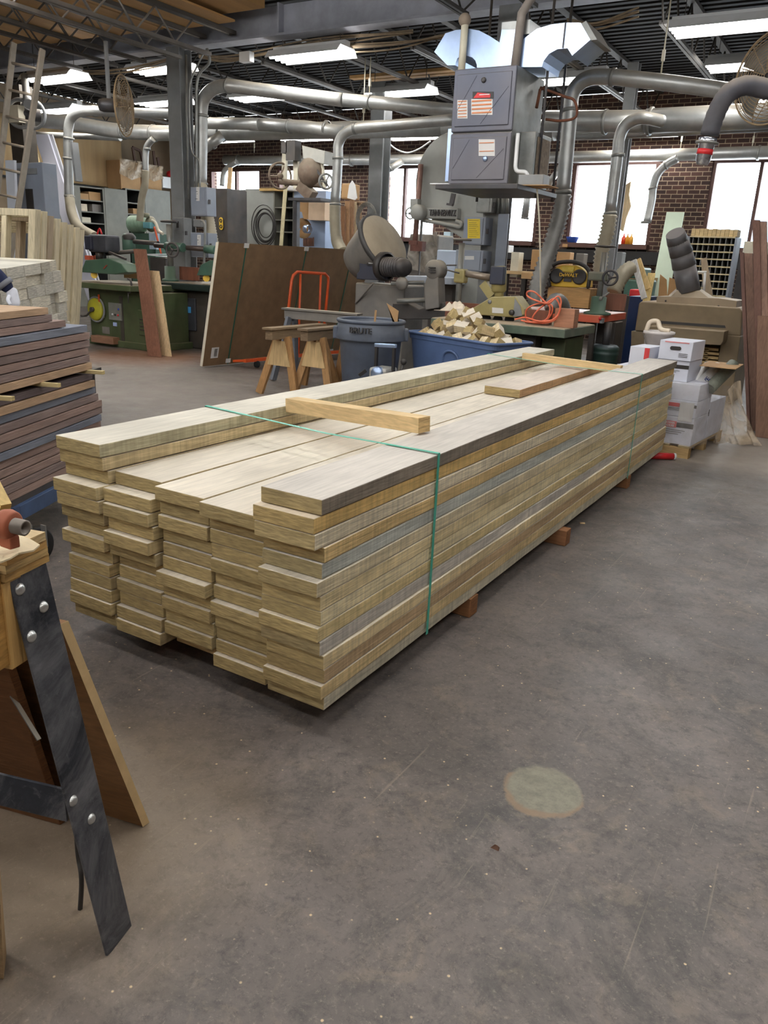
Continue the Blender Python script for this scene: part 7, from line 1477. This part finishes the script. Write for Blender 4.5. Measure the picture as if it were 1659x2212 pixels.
# ================================================================== PERSON AT THE LEFT EDGE (only a forearm and gloved hand in view)
def npt(x, y, n):
    s, z_ = nplane(x, y, n); v = P0+D*s+N*n; v.z = z_; return v
wr = npt(26, 632, .52); hd = npt(33, 668, .50); el = npt(-16, 585, .60)
base = P0+D*(-.20)+N*1.18; 
def skin_(name, joints, edges, m, parent, root=0, sub=2):
    me = bpy.data.meshes.new(name); org = parent_world(parent) if parent else Vector((0, 0, 0))
    me.from_pydata([tuple(Vector(j[0])-org) for j in joints], edges, []); o = bpy.data.objects.new(name, me); COL.objects.link(o); o.parent = parent
    s = o.modifiers.new('skin', 'SKIN'); s.use_smooth_shade = True
    for i, j in enumerate(joints): me.skin_vertices[0].data[i].radius = (j[1], j[1] if len(j) < 3 else j[2]); 
    me.skin_vertices[0].data[root].use_root = True
    b = o.modifiers.new('sub', 'SUBSURF'); b.levels = sub; b.render_levels = sub; me.materials.append(m); return o
if True:
    t = thing('person', 'person at the left edge in navy sleeve and white glove reaching over the dark boards', 'person', (base.x, base.y, 0))
    B = Vector((base.x, base.y, 0)); fw = -N; sd = D            # facing the aisle
    V = lambda f, s, z: B+fw*f+sd*s+Vector((0, 0, z))
    sh = V(.02, .20, 1.42); shl = V(0, -.20, 1.42)
    ell = V(.02, -.30, 1.15); hl = V(.10, -.28, .9)
    J = [(V(0, 0, .95), .15, .11), (V(0, 0, 1.12), .145, .10), (V(0, 0, 1.32), .17, .11), (V(0, 0, 1.46), .08, .07), (V(.02, 0, 1.56), .055, .06),
         (sh, .07), (sh.lerp(el, .5), .058), (el, .050), (el.lerp(wr, .5), .044), (wr-(wr-el)*.02, .036),
         (shl, .07), (ell, .05), (hl, .034),
         (V(0, .10, .88), .10), (V(.02, .11, .48), .065), (V(-.01, .11, .10), .045), (V(.12, .12, .04), .04), (V(0, -.10, .88), .10), (V(.02, -.11, .48), .065), (V(-.01, -.11, .10), .045), (V(.12, -.12, .04), .04)]
    E_ = [(0, 1), (1, 2), (2, 3), (3, 4), (2, 5), (5, 6), (6, 7), (7, 8), (8, 9), (2, 10), (10, 11), (11, 12), (0, 13), (13, 14), (14, 15), (15, 16), (0, 17), (17, 18), (18, 19), (19, 20)]
    skin_('body', J, E_, sleeve, t, 0)
    obj('head', MB().sph(V(.03, 0, 1.68), .105, 24, (.85, .95, 1.12)).sph(V(.135, 0, 1.67), .018, 10), skin, t)
    obj('hair', MB().sph(V(.005, 0, 1.715), .112, 24, (.88, .95, .95)), blk, t)
    obj('sleeve_band', MB().tube([el.lerp(wr, .50), el.lerp(wr, .70)], .049, 18), band, t)
    g = (hd-wr).normalized(); up_ = Vector((0, 0, 1)); si = g.cross(N).normalized()
    hj = [(wr-g*.03, .032, .03), (wr+g*.03, .036, .022), (wr+g*.085, .04, .02)]; he = [(0, 1), (1, 2)]
    skin_('glove_palm', hj, he, glove, t, 0)
    for k, (o_, L1) in enumerate(((-.03, .065), (-.010, .075), (.010, .07), (.03, .055))):
        b0 = wr+g*.075+si*o_; skin_('glove_finger', [(b0, .0105), (b0+g*L1*.5+si*o_*.1, .010), (b0+g*L1*.85-N*.02, .0095), (b0+g*L1*1.05-N*.045, .008)], [(0, 1), (1, 2), (2, 3)], glove, t, 0)
    b0 = wr+g*.02-si*.03; skin_('glove_thumb', [(b0, .013), (b0+g*.03-si*.03, .012), (b0+g*.06-si*.04-N*.02, .0095)], [(0, 1), (1, 2)], glove, t, 0)
# ================================================================== FOREGROUND TRESTLE BENCH (left)
def FP(x, y, z): return at(x, y, Z=z)
t = thing('steel_trestle', 'scuffed dark steel angle-iron trestle leg bolted under the foreground bench', 'trestle', (.0, -.9, 0))
tz_ = .88; a = FP(20, 1255, tz_); b = FP(100, 1215, tz_); c = FP(232, 2066, .002); d = FP(288, 2010, .002)
nrm = (b-a).cross(c-a).normalized(); nrm = nrm if nrm.dot(CAM-a) > 0 else -nrm
r = ray(288, 2012); d = CAM+r*((a-CAM).dot(nrm)/r.dot(nrm))
obj('leg', MB().hexa([a, b, b-nrm*.006, a-nrm*.006, c, d, d-nrm*.006, c-nrm*.006]), legst, t, bevel=.0015)
bk_ = (b-a).normalized(); lg = (d-b).normalized(); inn = -nrm*.085
obj('leg_flange', MB().hexa([b-nrm*.0062, b-bk_*.006-nrm*.0062, b-bk_*.006+inn*.55, b+inn*.55, d-nrm*.0062, d-bk_*.006-nrm*.0062, d-bk_*.006+inn*.55, d+inn*.55]), legst, t)
zb3 = mat('zinc_bolt', (200, 200, 196), .35, .85, .15, 20)
for (x, y) in ((43, 1273), (94, 1311), (68, 1375), (158, 1730), (197, 1769)):
    r = ray(x, y); q = CAM+r*((a-CAM).dot(nrm)/r.dot(nrm)); obj('bolt', MB().lathe([(0, .006), (.004, .0065), (.0085, .004), (.0115, 0), (.0115, -.001), (0, -.001)], q+nrm*.0005, 20, nrm), zb3, t)
# cross strap and far leg
r = ray(150, 1740); q1 = CAM+r*((a-CAM).dot(nrm)/r.dot(nrm))-nrm*.008
q2 = at(-60, 1690, Y=-1.0); hgt = .042
q2 = q1+(q2-q1).normalized()*.75; obj('cross_strap', MB().bar(q1+(q1-q2).normalized()*.0, q2, .006, .078, (0, 0, 1)), legst, t, bevel=.001)
dia0 = at(100, 1600, Y=-.80)-nrm*.02; dia1 = at(-40, 1395, Y=-.80); obj('diagonal_rod', MB().bar(dia0, dia1+(dia1-dia0)*.3, .01, .004), galvd, t)
obj('far_leg', MB().bar(q2+Vector((-.02, -.05, .6)), q2+Vector((-.02, .0, -q2.z+.002)), .08, .01, (1, 0, 0)), legst, t)
one('rubber_strip', MB().tube(sag([at(162, 1740, Y=-.86), at(168, 1840, Y=-.85), at(176, 1900, Y=-.86), at(172, 1980, Y=-.85)]), .006, 6), blk, 'thin dark rubber strip hanging beside the trestle leg', 'strip')
# bench timbers
w0 = bk_; back = Vector((-1, 0, 0)); 
e1 = a+Vector((0, 0, .002)); e2 = b+Vector((0, 0, .002))
ang = math.atan2(w0.y, w0.x)
def bench(p0, along, L, across, W_, z0, z1): return MB().hexa([Vector((v.x, v.y, z)) for z in (z0, z1) for v in (p0, p0+across*W_, p0+across*W_+along*L, p0+along*L)])
al = Vector((-nrm.x, -nrm.y, 0)).normalized(); ac = Vector((-al.y, al.x, 0)); ac = ac if ac.dot(w0) > 0 else -ac
pA = FP(12, 1262, tz_)+al*.0; 
t = thing('work_bench', 'rough foreground workbench with layered wooden top at the left edge', 'bench', (pA.x-.2, pA.y, tz_-.02))
for k in range(4): obj('top_layer', bench(pA-al*.004*k+Vector((-.0, 0, 0)), al, .8, ac, .115-.006*k, tz_+.002+.017*k, tz_+.018+.017*k), woodX, t, col=[(206, 168, 108), (222, 190, 134), (200, 160, 100), (216, 190, 146)][k])
obj('front_apron', bench(pA+al*.008-ac*.03, al, .8, ac, .028, tz_-.16, tz_+.03), woodX, t, col=(206, 160, 92))
obj('cleat', bench(pA-ac*.003+al*.004, al, .06, ac, .045, tz_-.17, tz_-.0), woodZ, t, col=(212, 170, 104))
one('wood_veneer', MB().add([at(x, y, Z=tz_+.073+dz) for x, y, dz in ((-40, 1185, 0), (30, 1152, .004), (66, 1166, .002), (86, 1178, .001), (72, 1190, .0), (40, 1196, 0), (24, 1206, .001), (-40, 1232, 0))], [tuple(range(8))]), mat('pale_veneer', (214, 196, 160), .8, 0, .12, 6, stretch=(1, 6, 1)), 'pale splintered veneer sheet lying on the foreground bench', 'sheet'); solid(bpy.context.scene.objects['wood_veneer'], .003)
t = thing('pipe_clamp', 'grey pipe end in an orange clamp head on the foreground bench', 'clamp', FP(20, 1180, tz_+.12))
pz = at(55, 1141, Z=tz_+.125); pe = at(-45, 1118, Z=tz_+.13); obj('pipe', MB().lathe([(.0095, 0), (.0135, 0), (.0135, .25), (.0095, .25), (.0095, 0)], pz, 24, pe-pz), mat('worn_grey_pipe', (138, 128, 118), .45, .5, .2, 18), t)
md = pz.lerp(pe, .38); obj('clamp_head', MB().lathe([(.0137, -.014), (.023, -.013), (.026, 0), (.023, .013), (.0137, .014)], md, 24, pe-pz).cb(md+Vector((0, 0, -.03)), (.03, .02, .022)), mat('dusty_orange_paint', (158, 88, 60), .6, .1, .2, 14), t, bevel=.003)
one('timber_end', MB().bar(at(-20, 1050, Z=tz_+.12), at(10, 1108, Z=tz_+.08), .02, .05), woodX, 'slanted tan timber corner behind the orange clamp at the left edge', 'timber', col=(206, 178, 120))
# leaning sheet goods under the bench
f0 = FP(308, 1786, .002); f1 = FP(322, 1776, .002); tp0 = Vector((-.165, -.765, .66)); thk = (f1-f0)
edge_dir = Vector((-.86, .52, 0)).normalized()
lw = 1.0; shp = MB().hexa([f0, f1, f1+edge_dir*-0+Vector((-lw*.98, -.20, 0)), f0+Vector((-lw*.98, -.20, 0)), tp0, tp0+thk, tp0+thk+Vector((-lw*.98, -.20, 0)), tp0+Vector((-lw*.98, -.20, 0))])
o = one('leaning_board', shp, woodX, 'brown board with a pale edge leaning under the foreground bench', 'board', col=(134, 96, 60), bevel=.001)
ed = MB().hexa([f0+Vector((.001, 0, 0)), f1+Vector((.001, 0, 0)), f1+Vector((-.0, 0, 0)), f0+Vector((0, 0, 0)), tp0+Vector((.001, 0, 0)), tp0+thk+Vector((.001, 0, 0)), tp0+thk, tp0])
e_ = obj('pale_edge', MB().hexa([f0+Vector((.0015, 0, 0)), f1+Vector((.0015, 0, 0)), f1+Vector((.0005, .0, 0)), f0+Vector((.0005, 0, 0)), tp0+Vector((.0015, 0, 0)), tp0+thk+Vector((.0015, 0, 0)), tp0+thk+Vector((.0005, 0, 0)), tp0+Vector((.0005, 0, 0))]), mat('pale_cut_edge', (214, 184, 134), .75, 0, .1, 20), o)
one('leaning_board', MB().hexa([Vector(v) for v in ((-.33, -.70, .002), (-.33, -.68, .002), (-1.2, -.9, .002), (-1.2, -.92, .002), (-.27, -.86, .70), (-.27, -.84, .70), (-1.2, -1.05, .70), (-1.2, -1.07, .70))]), woodX, 'darker brown board leaning behind the trestle leg under the bench', 'board', col=(112, 74, 44), bevel=.002)
# floor odds and ends
st = at(1070, 1832, Z=0); one('stone_chip', MB().add([st+Vector(v) for v in ((-.012, -.006, 0), (.012, -.006, 0), (.009, .008, 0), (-.008, .009, 0), (-.002, .0, .011), (.005, .002, .009))], [(0, 3, 2, 1), (0, 1, 5, 4), (1, 2, 5), (2, 3, 4, 5), (3, 0, 4)]), mat('brown_chip', (96, 66, 48), .8, 0, .2, 30), 'small dark brown chip lying on the floor below the round patch', 'chip')
one('wood_chip', MB().cb(at(1258, 1130, Z=.004), (.03, .012, .006), (0, 0, .6)), woodX, 'tiny pale wood chip on the floor right of the middle bearer', 'chip', col=(230, 200, 150))
one('edge_post', MB().hexa([FP(-40, 2110, .002), FP(8, 2115, .002), FP(14, 2060, .002), FP(-40, 2050, .002), at(-40, 1850, Y=-1.3), at(-4, 1850, Y=-1.3), at(-2, 1846, Y=-1.27), at(-40, 1846, Y=-1.27)]), woodZ, 'tan timber foot cut off by the lower left frame edge', 'timber', col=(170, 140, 100))
